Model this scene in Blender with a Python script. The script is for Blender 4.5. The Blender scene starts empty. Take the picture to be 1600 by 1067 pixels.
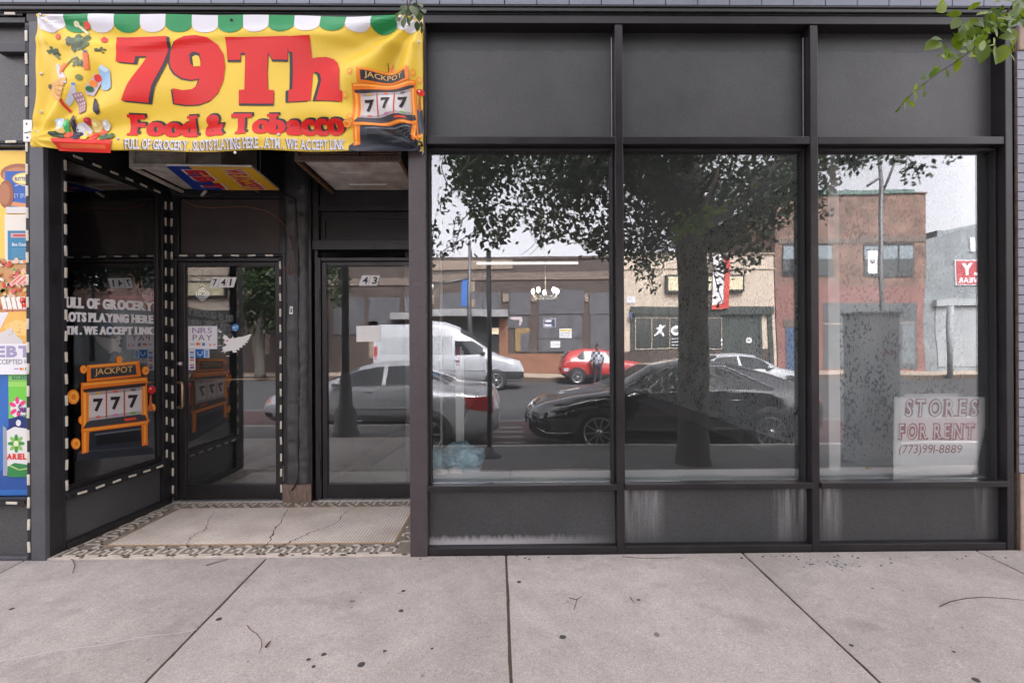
import bpy, bmesh, math, random
from math import radians, sin, cos, pi, sqrt, floor
from mathutils import Vector, Matrix, noise, geometry
random.seed(7)
sc = bpy.context.scene
C = sc.collection
# ------------------------------------------------------------------ camera
FPX = 735.0
CAMPOS = Vector((0.0, -3.0, 1.33))
CROT = Matrix.Rotation(radians(-0.70), 4, 'Z') @ Matrix.Rotation(radians(90), 4, 'X') @ Matrix.Rotation(radians(-0.29), 4, 'Z')
cam_d = bpy.data.cameras.new("camera"); cam = bpy.data.objects.new("camera", cam_d); C.objects.link(cam)
cam.matrix_world = Matrix.Translation(CAMPOS) @ CROT
cam_d.sensor_width = 36.0; cam_d.lens = 36.0 * FPX / 1600.0
cam_d.shift_y = 7.5 / 1600.0
cam_d.clip_start = 0.05; cam_d.clip_end = 800
sc.camera = cam
# ------------------------------------------------------------------ world, sun, exposure
w = bpy.data.worlds.new("World"); sc.world = w; w.use_nodes = True
wn = w.node_tree; bg = wn.nodes["Background"]
sky = wn.nodes.new("ShaderNodeTexSky"); sky.sky_type = 'NISHITA'; sky.sun_disc = False
sky.sun_elevation = radians(50); sky.sun_rotation = radians(15); sky.dust_density = 4.0; sky.air_density = 1.0
hs = wn.nodes.new("ShaderNodeHueSaturation"); hs.inputs["Saturation"].default_value = 0.14
wn.links.new(sky.outputs[0], hs.inputs["Color"]); tn = wn.nodes.new("ShaderNodeMix"); tn.data_type = 'RGBA'; tn.blend_type = 'MULTIPLY'; tn.inputs[0].default_value = 1.0; tn.inputs[7].default_value = (1.02, 0.965, 0.985, 1)
wn.links.new(hs.outputs[0], tn.inputs[6]); wn.links.new(tn.outputs[2], bg.inputs[0])
bg.inputs[1].default_value = 0.15
sd = bpy.data.lights.new("sun", 'SUN'); sun = bpy.data.objects.new("sun", sd); C.objects.link(sun)
sd.energy = 2.0; sd.angle = radians(25); sd.color = (1.0, 0.97, 0.93)
sun.rotation_euler = (radians(-40), 0, radians(-15)); sun.location = (0, 6, 20)
sc.view_settings.view_transform = 'Standard'; sc.view_settings.look = 'None'
sc.view_settings.exposure = 2.70; sc.view_settings.gamma = 1.0
sc.render.engine = 'CYCLES'
sc.cycles.use_denoising = True
sc.cycles.max_bounces = 10; sc.cycles.transparent_max_bounces = 16; sc.cycles.glossy_bounces = 5; sc.cycles.diffuse_bounces = 4
# ------------------------------------------------------------------ surveying the photograph
def ray(px, py):
    d = Vector(((px - 800.0) / FPX, (533.5 - py) / FPX + 7.5 / FPX, -1.0))
    return (CROT.to_3x3() @ d).normalized()
def hit(px, py, P, N):
    d = ray(px, py); t = (Vector(P) - CAMPOS).dot(N) / d.dot(N)
    return CAMPOS + d * t
def at(px, py, y):
    return hit(px, py, (0, y, 0), Vector((0, 1, 0)))
GL = 0.09                      # plane of the shop glass
def rf(px, py, y, g=GL):       # a point seen mirrored in the glass, standing at depth y in the street
    v = at(px, py, 2 * g - y); return Vector((v.x, y, v.z))
# ------------------------------------------------------------------ materials
def mat(name, col, rough=0.6, metal=0.0, var=0.0, vs=8.0, bump=0.0, bs=60.0, fine=0.0, emit=None, stretch=None, spec=0.5, coat=0.0, tint=None, trans=0.0, ior=None):
    m = bpy.data.materials.new(name); m.use_nodes = True
    nt = m.node_tree; p = nt.nodes["Principled BSDF"]
    p.inputs["Base Color"].default_value = (*col, 1); p.inputs["Roughness"].default_value = rough
    p.inputs["Metallic"].default_value = metal; p.inputs["Specular IOR Level"].default_value = spec
    p.inputs["Coat Weight"].default_value = coat; p.inputs["Coat Roughness"].default_value = 0.04
    if ior: p.inputs['IOR'].default_value = ior
    if trans: p.inputs["Transmission Weight"].default_value = trans
    if emit:
        p.inputs["Emission Color"].default_value = (*emit[0], 1); p.inputs["Emission Strength"].default_value = emit[1]
    if var or fine or bump:
        tc = nt.nodes.new("ShaderNodeTexCoord"); src = tc.outputs["Object"]
        if stretch:
            mp = nt.nodes.new("ShaderNodeMapping"); mp.inputs["Scale"].default_value = stretch
            nt.links.new(src, mp.inputs[0]); src = mp.outputs[0]
    if var or fine:
        n1 = nt.nodes.new("ShaderNodeTexNoise"); n1.inputs["Scale"].default_value = vs; n1.inputs["Detail"].default_value = 6; n1.inputs["Roughness"].default_value = 0.65
        nt.links.new(src, n1.inputs["Vector"])
        r = nt.nodes.new("ShaderNodeMapRange"); r.inputs[1].default_value = 0.3; r.inputs[2].default_value = 0.7
        r.inputs[3].default_value = 1 - var; r.inputs[4].default_value = 1 + var
        nt.links.new(n1.outputs["Fac"], r.inputs[0]); last = r.outputs[0]
        if fine:
            n2 = nt.nodes.new("ShaderNodeTexNoise"); n2.inputs["Scale"].default_value = vs * 28; n2.inputs["Detail"].default_value = 2
            nt.links.new(src, n2.inputs["Vector"])
            r2 = nt.nodes.new("ShaderNodeMapRange"); r2.inputs[1].default_value = 0.25; r2.inputs[2].default_value = 0.75
            r2.inputs[3].default_value = 1 - fine; r2.inputs[4].default_value = 1 + fine
            nt.links.new(n2.outputs["Fac"], r2.inputs[0])
            mu = nt.nodes.new("ShaderNodeMath"); mu.operation = 'MULTIPLY'
            nt.links.new(last, mu.inputs[0]); nt.links.new(r2.outputs[0], mu.inputs[1]); last = mu.outputs[0]
        mx = nt.nodes.new("ShaderNodeVectorMath"); mx.operation = 'SCALE'
        mx.inputs[0].default_value = col; nt.links.new(last, mx.inputs["Scale"])
        if tint:
            n3 = nt.nodes.new("ShaderNodeTexNoise"); n3.inputs["Scale"].default_value = vs * 0.37; n3.inputs["Detail"].default_value = 4
            nt.links.new(src, n3.inputs["Vector"])
            r3 = nt.nodes.new("ShaderNodeMapRange"); r3.inputs[1].default_value = 0.45; r3.inputs[2].default_value = 0.7
            nt.links.new(n3.outputs["Fac"], r3.inputs[0])
            mm = nt.nodes.new("ShaderNodeMix"); mm.data_type = 'RGBA'; mm.inputs[7].default_value = (*tint, 1)
            nt.links.new(r3.outputs[0], mm.inputs[0]); nt.links.new(mx.outputs[0], mm.inputs[6]); nt.links.new(mm.outputs[2], p.inputs["Base Color"])
        else:
            nt.links.new(mx.outputs[0], p.inputs["Base Color"])
        rr = nt.nodes.new("ShaderNodeMapRange"); rr.inputs[1].default_value = 0.3; rr.inputs[2].default_value = 0.7
        rr.inputs[3].default_value = max(0.02, rough - 0.08); rr.inputs[4].default_value = min(1, rough + 0.08)
        nt.links.new(n1.outputs["Fac"], rr.inputs[0]); nt.links.new(rr.outputs[0], p.inputs["Roughness"])
    if bump:
        nb = nt.nodes.new("ShaderNodeTexNoise"); nb.inputs["Scale"].default_value = bs; nb.inputs["Detail"].default_value = 4
        nt.links.new(src, nb.inputs["Vector"])
        b = nt.nodes.new("ShaderNodeBump"); b.inputs["Strength"].default_value = bump; b.inputs["Distance"].default_value = 0.004
        nt.links.new(nb.outputs["Fac"], b.inputs["Height"]); nt.links.new(b.outputs[0], p.inputs["Normal"])
    return m
def N(nt, typ, **kw):
    n = nt.nodes.new(typ)
    for k, v in kw.items():
        if k.startswith('i_'):
            n.inputs[int(k[2:]) if k[2:].isdigit() else k[2:]].default_value = v
        else: setattr(n, k, v)
    return n
def M2(nt, op, a, b=None):
    n = nt.nodes.new("ShaderNodeMath"); n.operation = op
    for i, v in enumerate((a, b)):
        if v is None: continue
        if isinstance(v, (int, float)): n.inputs[i].default_value = v
        else: nt.links.new(v, n.inputs[i])
    return n.outputs[0]
def MR(nt, v, a, b, c, d):
    n = nt.nodes.new("ShaderNodeMapRange")
    nt.links.new(v, n.inputs[0])
    for i, q in zip((1, 2, 3, 4), (a, b, c, d)): n.inputs[i].default_value = q
    return n.outputs[0]
def glassmat(name, r=0.28, tint=(0.97, 0.985, 0.985), film=0.0, specks=False, wav=0.0, top=1.0):
    m = bpy.data.materials.new(name); m.use_nodes = True; nt = m.node_tree
    nt.nodes.remove(nt.nodes["Principled BSDF"]); out = nt.nodes["Material Output"]
    tr = N(nt, "ShaderNodeBsdfTransparent"); tr.inputs[0].default_value = (*tint, 1)
    gl = N(nt, "ShaderNodeBsdfGlossy"); gl.inputs[0].default_value = (0.97, 0.98, 1.0, 1); gl.inputs["Roughness"].default_value = 0.0
    tc = N(nt, "ShaderNodeTexCoord")
    if wav:
        nz = N(nt, "ShaderNodeTexNoise"); nz.inputs["Scale"].default_value = 1.3; nz.inputs["Detail"].default_value = 1
        nt.links.new(tc.outputs["Object"], nz.inputs["Vector"])
        b = N(nt, "ShaderNodeBump"); b.inputs["Strength"].default_value = wav; b.inputs["Distance"].default_value = 0.01
        nt.links.new(nz.outputs["Fac"], b.inputs["Height"]); nt.links.new(b.outputs[0], gl.inputs["Normal"])
    lw = N(nt, "ShaderNodeLayerWeight"); lw.inputs[0].default_value = 0.25
    fac = MR(nt, lw.outputs["Fresnel"], 0.0, 1.0, r, top)
    mx = N(nt, "ShaderNodeMixShader"); nt.links.new(fac, mx.inputs[0]); nt.links.new(tr.outputs[0], mx.inputs[1]); nt.links.new(gl.outputs[0], mx.inputs[2])
    last = mx.outputs[0]
    if film:
        df = N(nt, "ShaderNodeBsdfDiffuse"); df.inputs[0].default_value = (0.52, 0.54, 0.55, 1)
        n1 = N(nt, "ShaderNodeTexNoise"); n1.inputs["Scale"].default_value = 2.2; n1.inputs["Detail"].default_value = 5
        nt.links.new(tc.outputs["Object"], n1.inputs["Vector"])
        amt = MR(nt, n1.outputs["Fac"], 0.3, 0.7, film * 0.55, film)
        if specks:
            geo = N(nt, "ShaderNodeNewGeometry"); sx = N(nt, "ShaderNodeSeparateXYZ"); nt.links.new(geo.outputs["Position"], sx.inputs[0])
            ramp = MR(nt, sx.outputs[0], 1.1, 1.9, 0.25, 1.0)
            rz = MR(nt, M2(nt, 'ADD', sx.outputs[2], M2(nt, 'MULTIPLY', sx.outputs[0], -0.85)), -1.1, 1.0, 1.1, 0.25)
            clean = M2(nt, 'MAXIMUM', MR(nt, sx.outputs[0], 2.565, 2.60, 1.0, 0.0), MR(nt, sx.outputs[2], 0.97, 0.995, 0.0, 1.0))
            amt = M2(nt, 'MULTIPLY', M2(nt, 'MULTIPLY', M2(nt, 'MULTIPLY', amt, ramp), rz), clean)
            mp = N(nt, "ShaderNodeMapping"); mp.inputs["Rotation"].default_value = (0, 0.6, 0); mp.inputs["Scale"].default_value = (1.0, 1.0, 0.5)
            nt.links.new(tc.outputs["Object"], mp.inputs[0])
            n2 = N(nt, "ShaderNodeTexNoise"); n2.inputs["Scale"].default_value = 135; n2.inputs["Detail"].default_value = 2.5
            nt.links.new(mp.outputs[0], n2.inputs["Vector"])
            n3 = N(nt, "ShaderNodeTexNoise"); n3.inputs["Scale"].default_value = 6; nt.links.new(tc.outputs["Object"], n3.inputs["Vector"])
            th = MR(nt, n3.outputs["Fac"], 0.35, 0.65, -0.06, 0.04)
            s = MR(nt, M2(nt, 'ADD', n2.outputs["Fac"], th), 0.565, 0.59, 0.0, 1.0)
            sp = N(nt, "ShaderNodeBsdfDiffuse"); sp.inputs[0].default_value = (0.05, 0.05, 0.055, 1)
            m3 = N(nt, "ShaderNodeMixShader"); m3.inputs[0].default_value = 0.0; nt.links.new(df.outputs[0], m3.inputs[1]); nt.links.new(sp.outputs[0], m3.inputs[2])
            fin = M2(nt, 'MULTIPLY', amt, MR(nt, s, 0.0, 1.0, 1.0, 0.0))
            m2 = N(nt, "ShaderNodeMixShader"); nt.links.new(fin, m2.inputs[0]); nt.links.new(last, m2.inputs[1]); nt.links.new(m3.outputs[0], m2.inputs[2])
        else:
            m2 = N(nt, "ShaderNodeMixShader"); nt.links.new(amt, m2.inputs[0]); nt.links.new(last, m2.inputs[1]); nt.links.new(df.outputs[0], m2.inputs[2])
        last = m2.outputs[0]
    nt.links.new(last, out.inputs[0])
    return m
_mc = {}
def flat(col, rough=0.5, spec=0.4):
    k = (tuple(col), rough, spec)
    if k not in _mc: _mc[k] = mat("print_%d" % len(_mc), col, rough, spec=spec)
    return _mc[k]
def hexc(r, g, b):
    f = lambda c: ((c / 255 + 0.055) / 1.055) ** 2.4 if c > 10 else c / 255 / 12.92
    return (f(r), f(g), f(b))
# ------------------------------------------------------------------ mesh builder
class MB:
    def __init__(s): s.v = []; s.f = []; s.m = []; s.mats = []; s.sm = []
    def mi(s, m):
        if m not in s.mats: s.mats.append(m)
        return s.mats.index(m)
    def add(s, vs, fs, m, smooth=False):
        o = len(s.v); s.v += [Vector(p) for p in vs]; i = s.mi(m)
        for f in fs: s.f.append([o + k for k in f]); s.m.append(i); s.sm.append(smooth)
    def box(s, x0, x1, y0, y1, z0, z1, m):
        if x0 > x1: x0, x1 = x1, x0
        if y0 > y1: y0, y1 = y1, y0
        if z0 > z1: z0, z1 = z1, z0
        s.hexa([(x0,y0,z0),(x1,y0,z0),(x1,y1,z0),(x0,y1,z0)], [(x0,y0,z1),(x1,y0,z1),(x1,y1,z1),(x0,y1,z1)], m)
    def hexa(s, b, t, m, smooth=False):
        n = len(b)
        s.add(list(b) + list(t), [list(range(n))[::-1], list(range(n, 2*n))] + [[i, (i+1) % n, n + (i+1) % n, n + i] for i in range(n)], m, smooth)
    def beam(s, a, b, wd, th, m, up=(0, 0, 1)):
        a = Vector(a); b = Vector(b); d = (b - a).normalized(); u = Vector(up)
        if abs(d.dot(u)) > 0.98: u = Vector((0, 1, 0))
        r = d.cross(u).normalized(); u = r.cross(d)
        q = [r*wd/2 + u*th/2, -r*wd/2 + u*th/2, -r*wd/2 - u*th/2, r*wd/2 - u*th/2]
        s.hexa([a + k for k in q], [b + k for k in q], m)
    def tube(s, pts, rad, m, n=8, caps=True):
        pts = [Vector(p) for p in pts]
        if isinstance(rad, (int, float)): rad = [rad] * len(pts)
        vs = []; fs = []; r0 = None
        for i, p in enumerate(pts):
            d = (pts[min(i+1, len(pts)-1)] - pts[max(i-1, 0)])
            d = d.normalized() if d.length > 1e-9 else Vector((0, 0, 1))
            if r0 is None:
                a = Vector((1, 0, 0)) if abs(d.x) < 0.9 else Vector((0, 1, 0)); r0 = d.cross(a).normalized()
            r0 = (r0 - d * r0.dot(d)).normalized(); u = d.cross(r0)
            for k in range(n):
                t = 2*pi*k/n; vs.append(p + (r0*cos(t) + u*sin(t)) * rad[i])
        for i in range(len(pts)-1):
            for k in range(n): fs.append([i*n+k, i*n+(k+1) % n, (i+1)*n+(k+1) % n, (i+1)*n+k])
        if caps: fs.append(list(range(n))[::-1]); fs.append([(len(pts)-1)*n+k for k in range(n)])
        s.add(vs, fs, m, True)
    def lathe(s, c, prof, m, n=20, axis='Z'):
        c = Vector(c); vs = []; fs = []
        for (r, h) in prof:
            for k in range(n):
                t = 2*pi*k/n
                vs.append(c + (Vector((r*cos(t), r*sin(t), h)) if axis == 'Z' else Vector((r*cos(t), h, r*sin(t)))))
        for i in range(len(prof)-1):
            for k in range(n): fs.append([i*n+k, i*n+(k+1) % n, (i+1)*n+(k+1) % n, (i+1)*n+k])
        s.add(vs, fs, m, True)
    def poly(s, pts, m):      # flat polygon, may be concave
        pts = [Vector(p) for p in pts]
        tri = geometry.tessellate_polygon([pts]); s.add(pts, [list(t) for t in tri], m)
    def blob(s, c, r, m, sub=2, amp=0.15, sc_=(1, 1, 1), seed=0):
        bm = bmesh.new(); bmesh.ops.create_icosphere(bm, subdivisions=sub, radius=1)
        vs = []
        for v in bm.verts:
            k = 1 + amp * noise.noise(v.co * 1.7 + Vector((seed, seed*2, 0)))
            vs.append(Vector(c) + Vector((v.co.x*sc_[0], v.co.y*sc_[1], v.co.z*sc_[2])) * r * k)
        s.add(vs, [[v.index for v in f.verts] for f in bm.faces], m, True); bm.free()
    def build(s, name, parent=None, bevel=0, origin=None):
        off = parent_loc(parent) if parent else (Vector(origin) if origin is not None else Vector((0, 0, 0)))
        me = bpy.data.meshes.new(name); me.from_pydata([v - off for v in s.v], [], s.f)
        for m in s.mats: me.materials.append(m)
        me.polygons.foreach_set("material_index", s.m); me.polygons.foreach_set("use_smooth", s.sm); me.update()
        o = bpy.data.objects.new(name, me); C.objects.link(o)
        if parent: o.parent = parent
        elif origin is not None: o.location = origin
        if bevel:
            b = o.modifiers.new("bevel", 'BEVEL'); b.width = bevel; b.segments = 2; b.limit_method = 'ANGLE'; b.angle_limit = radians(50)
        return o
def parent_loc(p):
    l = Vector((0, 0, 0))
    while p: l += p.location; p = p.parent
    return l
def thing(name, label, cat, loc=(0, 0, 0), group=None):
    o = bpy.data.objects.new(name, None); C.objects.link(o); o.location = loc; o.empty_display_size = 0.1
    o["label"] = label; o["category"] = cat
    if group: o["group"] = group
    return o
def tag(o, label, cat, group=None):
    o["label"] = label; o["category"] = cat
    if group: o["group"] = group
    return o
def lab(o, t): o["label"] = t; return o
def struct(o, kind="structure"): o["kind"] = kind; return o
# ------------------------------------------------------------------ lettering
_tc = {}
def glyphs(txt, bold=0.0, shear=0.0, spacing=1.0):
    k = (txt, bold, shear, spacing)
    if k in _tc: return _tc[k]
    cu = bpy.data.curves.new("t", 'FONT'); cu.body = txt; cu.size = 1.0; cu.offset = bold; cu.shear = shear; cu.resolution_u = 3; cu.space_character = spacing
    o = bpy.data.objects.new("t", cu); C.objects.link(o)
    dg = bpy.context.evaluated_depsgraph_get(); me = bpy.data.meshes.new_from_object(o.evaluated_get(dg))
    vs = [(v.co.x, v.co.y) for v in me.vertices]; fs = [list(p.vertices) for p in me.polygons]
    bpy.data.objects.remove(o); bpy.data.curves.remove(cu); bpy.data.meshes.remove(me)
    _tc[k] = (vs, fs); return vs, fs
SER = {'A': ('', 'lr'), 'B': ('l', 'l'), 'C': ('', ''), 'D': ('l', 'l'), 'E': ('l', 'l'), 'F': ('l', 'l'), 'G': ('', ''), 'H': ('lr', 'lr'), 'I': ('c', 'c'), 'J': ('', ''), 'K': ('lr', 'lr'), 'L': ('l', 'l'),
       'M': ('lr', 'lr'), 'N': ('lr', 'lr'), 'P': ('l', 'l'), 'R': ('l', 'lr'), 'T': ('', 'c'), 'U': ('lr', ''), 'W': ('lcr', ''), 'Y': ('lr', 'c'), 'V': ('lr', ''), 'b': ('l', ''), 'd': ('r', 'r'), 'X': ('lr', 'lr'), 'h': ('l', 'lr')}
def word(txt, bold=0.02, slab=0.0, shear=0.0, gap=0.06):
    """unit-height word, letters set one by one; slab adds serifs; returns verts, faces with x from 0..W, y 0..~0.73"""
    V = []; F = []; x = 0
    for ch in txt:
        if ch == ' ': x += 0.3; continue
        vs, fs = glyphs(ch, bold)
        mx = min(p[0] for p in vs); MX = max(p[0] for p in vs); o = len(V)
        V += [(p[0] - mx + x, p[1]) for p in vs]; F += [[o + i for i in f] for f in fs]
        W = MX - mx
        if slab and ch in SER:
            my = min(p[1] for p in vs); MY = max(p[1] for p in vs); st = 0.11 + bold
            for where, yy, sg in ((SER[ch][0], MY, -1), (SER[ch][1], my, 1)):
                for c in where:
                    cx = {'l': st/2, 'r': W - st/2, 'c': W/2}[c] + x; hw = st/2 + slab; o = len(V)
                    V += [(cx-hw, yy), (cx+hw, yy), (cx+hw, yy + sg*0.10), (cx-hw, yy + sg*0.10)]; F.append([o, o+1, o+2, o+3])
            x += slab * 0.9
        x += W + gap
    if shear: V = [(p[0] + p[1]*shear, p[1]) for p in V]
    return V, F
def fit(VF, x0, x1, y0, y1):
    """scale letters into a box: (x0,y0) is left-bottom, (x1,y1) right-top, any axis direction"""
    V, F = VF; ax = min(p[0] for p in V); bx = max(p[0] for p in V); ay = min(p[1] for p in V); by = max(p[1] for p in V)
    return [(x0 + (p[0]-ax)/(bx-ax)*(x1-x0), y0 + (p[1]-ay)/(by-ay)*(y1-y0)) for p in V], F
def cut(V, F, step):
    bm = bmesh.new(); vv = [bm.verts.new((p[0], p[1], 0)) for p in V]
    for f in F:
        try: bm.faces.new([vv[i] for i in f])
        except ValueError: pass
    xs = [p[0] for p in V]; x = floor(min(xs)/step)*step + step
    while x < max(xs):
        bmesh.ops.bisect_plane(bm, geom=bm.verts[:]+bm.edges[:]+bm.faces[:], plane_co=(x, 0, 0), plane_no=(1, 0, 0)); x += step
    ys = [p[1] for p in V]; y = floor(min(ys)/step)*step + step
    while y < max(ys):
        bmesh.ops.bisect_plane(bm, geom=bm.verts[:]+bm.edges[:]+bm.faces[:], plane_co=(0, y, 0), plane_no=(0, 1, 0)); y += step
    bm.verts.index_update(); r = [(v.co.x, v.co.y) for v in bm.verts], [[v.index for v in f.verts] for f in bm.faces]; bm.free(); return r
class Art:
    """flat printed artwork in sheet coordinates; surf(u, v, lift) puts it on the real sheet"""
    def __init__(s, surf, step=None): s.surf = surf; s.step = step; s.mb = MB(); s.l = 0
    def put(s, VF, col, layer=None, rough=0.45):
        V, F = VF
        if s.step: V, F = cut(V, F, s.step)
        lf = 0.0008 + 0.0008 * (s.l if layer is None else layer)
        m = col if isinstance(col, bpy.types.Material) else flat(col, rough)
        vs = [s.surf(p[0], p[1], lf) for p in V]
        if len(F) and len(F[0]) > 2:
            s.mb.add(vs, F, m)
    def poly(s, pts, col, layer=None, rough=0.45):
        p3 = [Vector((p[0], p[1], 0)) for p in pts]; s.put((pts, [list(t) for t in geometry.tessellate_polygon([p3])]), col, layer, rough)
    def rect(s, x0, y0, x1, y1, col, layer=None, rough=0.45): s.poly([(x0, y0), (x1, y0), (x1, y1), (x0, y1)], col, layer, rough)
    def ell(s, cx, cy, rx, ry, col, layer=None, rot=0, n=18, wob=0, a0=0, a1=2*pi):
        P = []
        for k in range(n):
            t = a0 + (a1-a0)*k/(n if a1-a0 > 6.2 else n-1); q = 1 + wob*random.uniform(-1, 1)
            x = cos(t)*rx*q; y = sin(t)*ry*q; P.append((cx + x*cos(rot) - y*sin(rot), cy + x*sin(rot) + y*cos(rot)))
        s.poly(P, col, layer)
    def line(s, pts, wd, col, layer=None):
        for a, b in zip(pts[:-1], pts[1:]):
            dx, dy = b[0]-a[0], b[1]-a[1]; L = sqrt(dx*dx+dy*dy) or 1; nx, ny = -dy/L*wd/2, dx/L*wd/2; ex, ey = dx/L*wd*0.3, dy/L*wd*0.3
            s.poly([(a[0]+nx-ex, a[1]+ny-ey), (b[0]+nx+ex, b[1]+ny+ey), (b[0]-nx+ex, b[1]-ny+ey), (a[0]-nx-ex, a[1]-ny-ey)], col, layer)
    def text(s, t, x0, x1, y0, y1, col, layer=None, bold=0.02, slab=0.0, shear=0.0, gap=0.06): s.put(fit(word(t, bold, slab, shear, gap), x0, x1, y0, y1), col, layer)
# ------------------------------------------------------------------ shared materials
M_frame = mat("bronze_frame", (0.019, 0.017, 0.019), 0.36, 0.15, var=0.25, vs=5, fine=0.12, bump=0.05, bs=300)
M_post = mat("faded_bronze", (0.064, 0.052, 0.055), 0.45, 0.1, var=0.22, vs=2.5, fine=0.15, bump=0.06, bs=300)
M_black = mat("black_paint", (0.016, 0.016, 0.018), 0.4, var=0.4, vs=9, fine=0.2, bump=0.25, bs=90)
M_rough = mat("rough_black_paint", (0.030, 0.030, 0.033), 0.55, var=0.45, vs=14, fine=0.3, bump=1.0, bs=40, stretch=(1.6, 1, 0.6), spec=0.8)
M_brown = mat("brown_panel", (0.040, 0.031, 0.029), 0.55, var=0.3, vs=4, fine=0.2, bump=0.1, bs=200)
M_rubber = mat("dark_gasket", (0.012, 0.012, 0.013), 0.6)
M_steel = mat("aluminium_threshold", (0.55, 0.54, 0.53), 0.4, 0.7, var=0.2, vs=20)
M_white = mat("white_paint", (0.78, 0.77, 0.75), 0.5, var=0.06, vs=6)
M_ledge = mat("ledge_paint", (0.88, 0.92, 0.94), 0.35, var=0.08, vs=3, fine=0.05)
M_dimwall = mat("dim_wall", (0.10, 0.10, 0.10), 0.85, var=0.1, vs=1.5)
M_plaster = mat("grey_plaster", (0.42, 0.42, 0.40), 0.85, var=0.1, vs=1.5, bump=0.1)
M_dark = mat("dark_interior", (0.03, 0.028, 0.028), 0.8, var=0.3, vs=2)
M_glass = glassmat("shop_glass", 0.12, film=0.02, wav=0.2)
M_glass_dirty = glassmat("far_shop_glass", 0.10, film=0.03, wav=0.2)
M_glass_door = glassmat("door_glass", 0.10, film=0.012)
M_glass_dark = glassmat("side_glass", 0.02, tint=(0.35, 0.35, 0.35), top=0.30)
def speckmat(name, k_):
    m = bpy.data.materials.new(name); m.use_nodes = True; nt = m.node_tree; p = nt.nodes["Principled BSDF"]; p.inputs["Roughness"].default_value = 0.8
    tc = N(nt, "ShaderNodeTexCoord")
    def nz(src, s, d): n = N(nt, "ShaderNodeTexNoise"); n.inputs["Scale"].default_value = s; n.inputs["Detail"].default_value = d; nt.links.new(src, n.inputs["Vector"]); return n.outputs["Fac"]
    mp = N(nt, "ShaderNodeMapping"); mp.inputs["Rotation"].default_value = (0.5, 0.6, 0); mp.inputs["Scale"].default_value = (1.0, 1.0, 0.5); nt.links.new(tc.outputs["Object"], mp.inputs[0])
    th = MR(nt, nz(tc.outputs["Object"], 5, 3), 0.35, 0.65, -0.07, 0.05)
    s = MR(nt, M2(nt, 'ADD', nz(mp.outputs[0], 62, 2.5), th), 0.56, 0.585, 0.0, 1.0); g = MR(nt, nz(tc.outputs["Object"], 3, 6), 0.3, 0.7, 0.75, 1.15); g2 = MR(nt, nz(tc.outputs["Object"], 110, 3), 0.3, 0.7, 0.8, 1.2)
    sc_ = N(nt, "ShaderNodeVectorMath", operation='SCALE'); sc_.inputs[0].default_value = (k_, k_*1.06, k_*1.06); nt.links.new(M2(nt, 'MULTIPLY', g, g2), sc_.inputs["Scale"])
    mm = N(nt, "ShaderNodeMix", data_type='RGBA'); mm.inputs[7].default_value = (0.02, 0.022, 0.022, 1); nt.links.new(s, mm.inputs[0]); nt.links.new(sc_.outputs[0], mm.inputs[6]); nt.links.new(mm.outputs[2], p.inputs["Base Color"]); return m
M_speck = speckmat('glue_speckled_wall', 0.62); M_speck2 = speckmat('speckled_backing_wall', 0.44)
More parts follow.
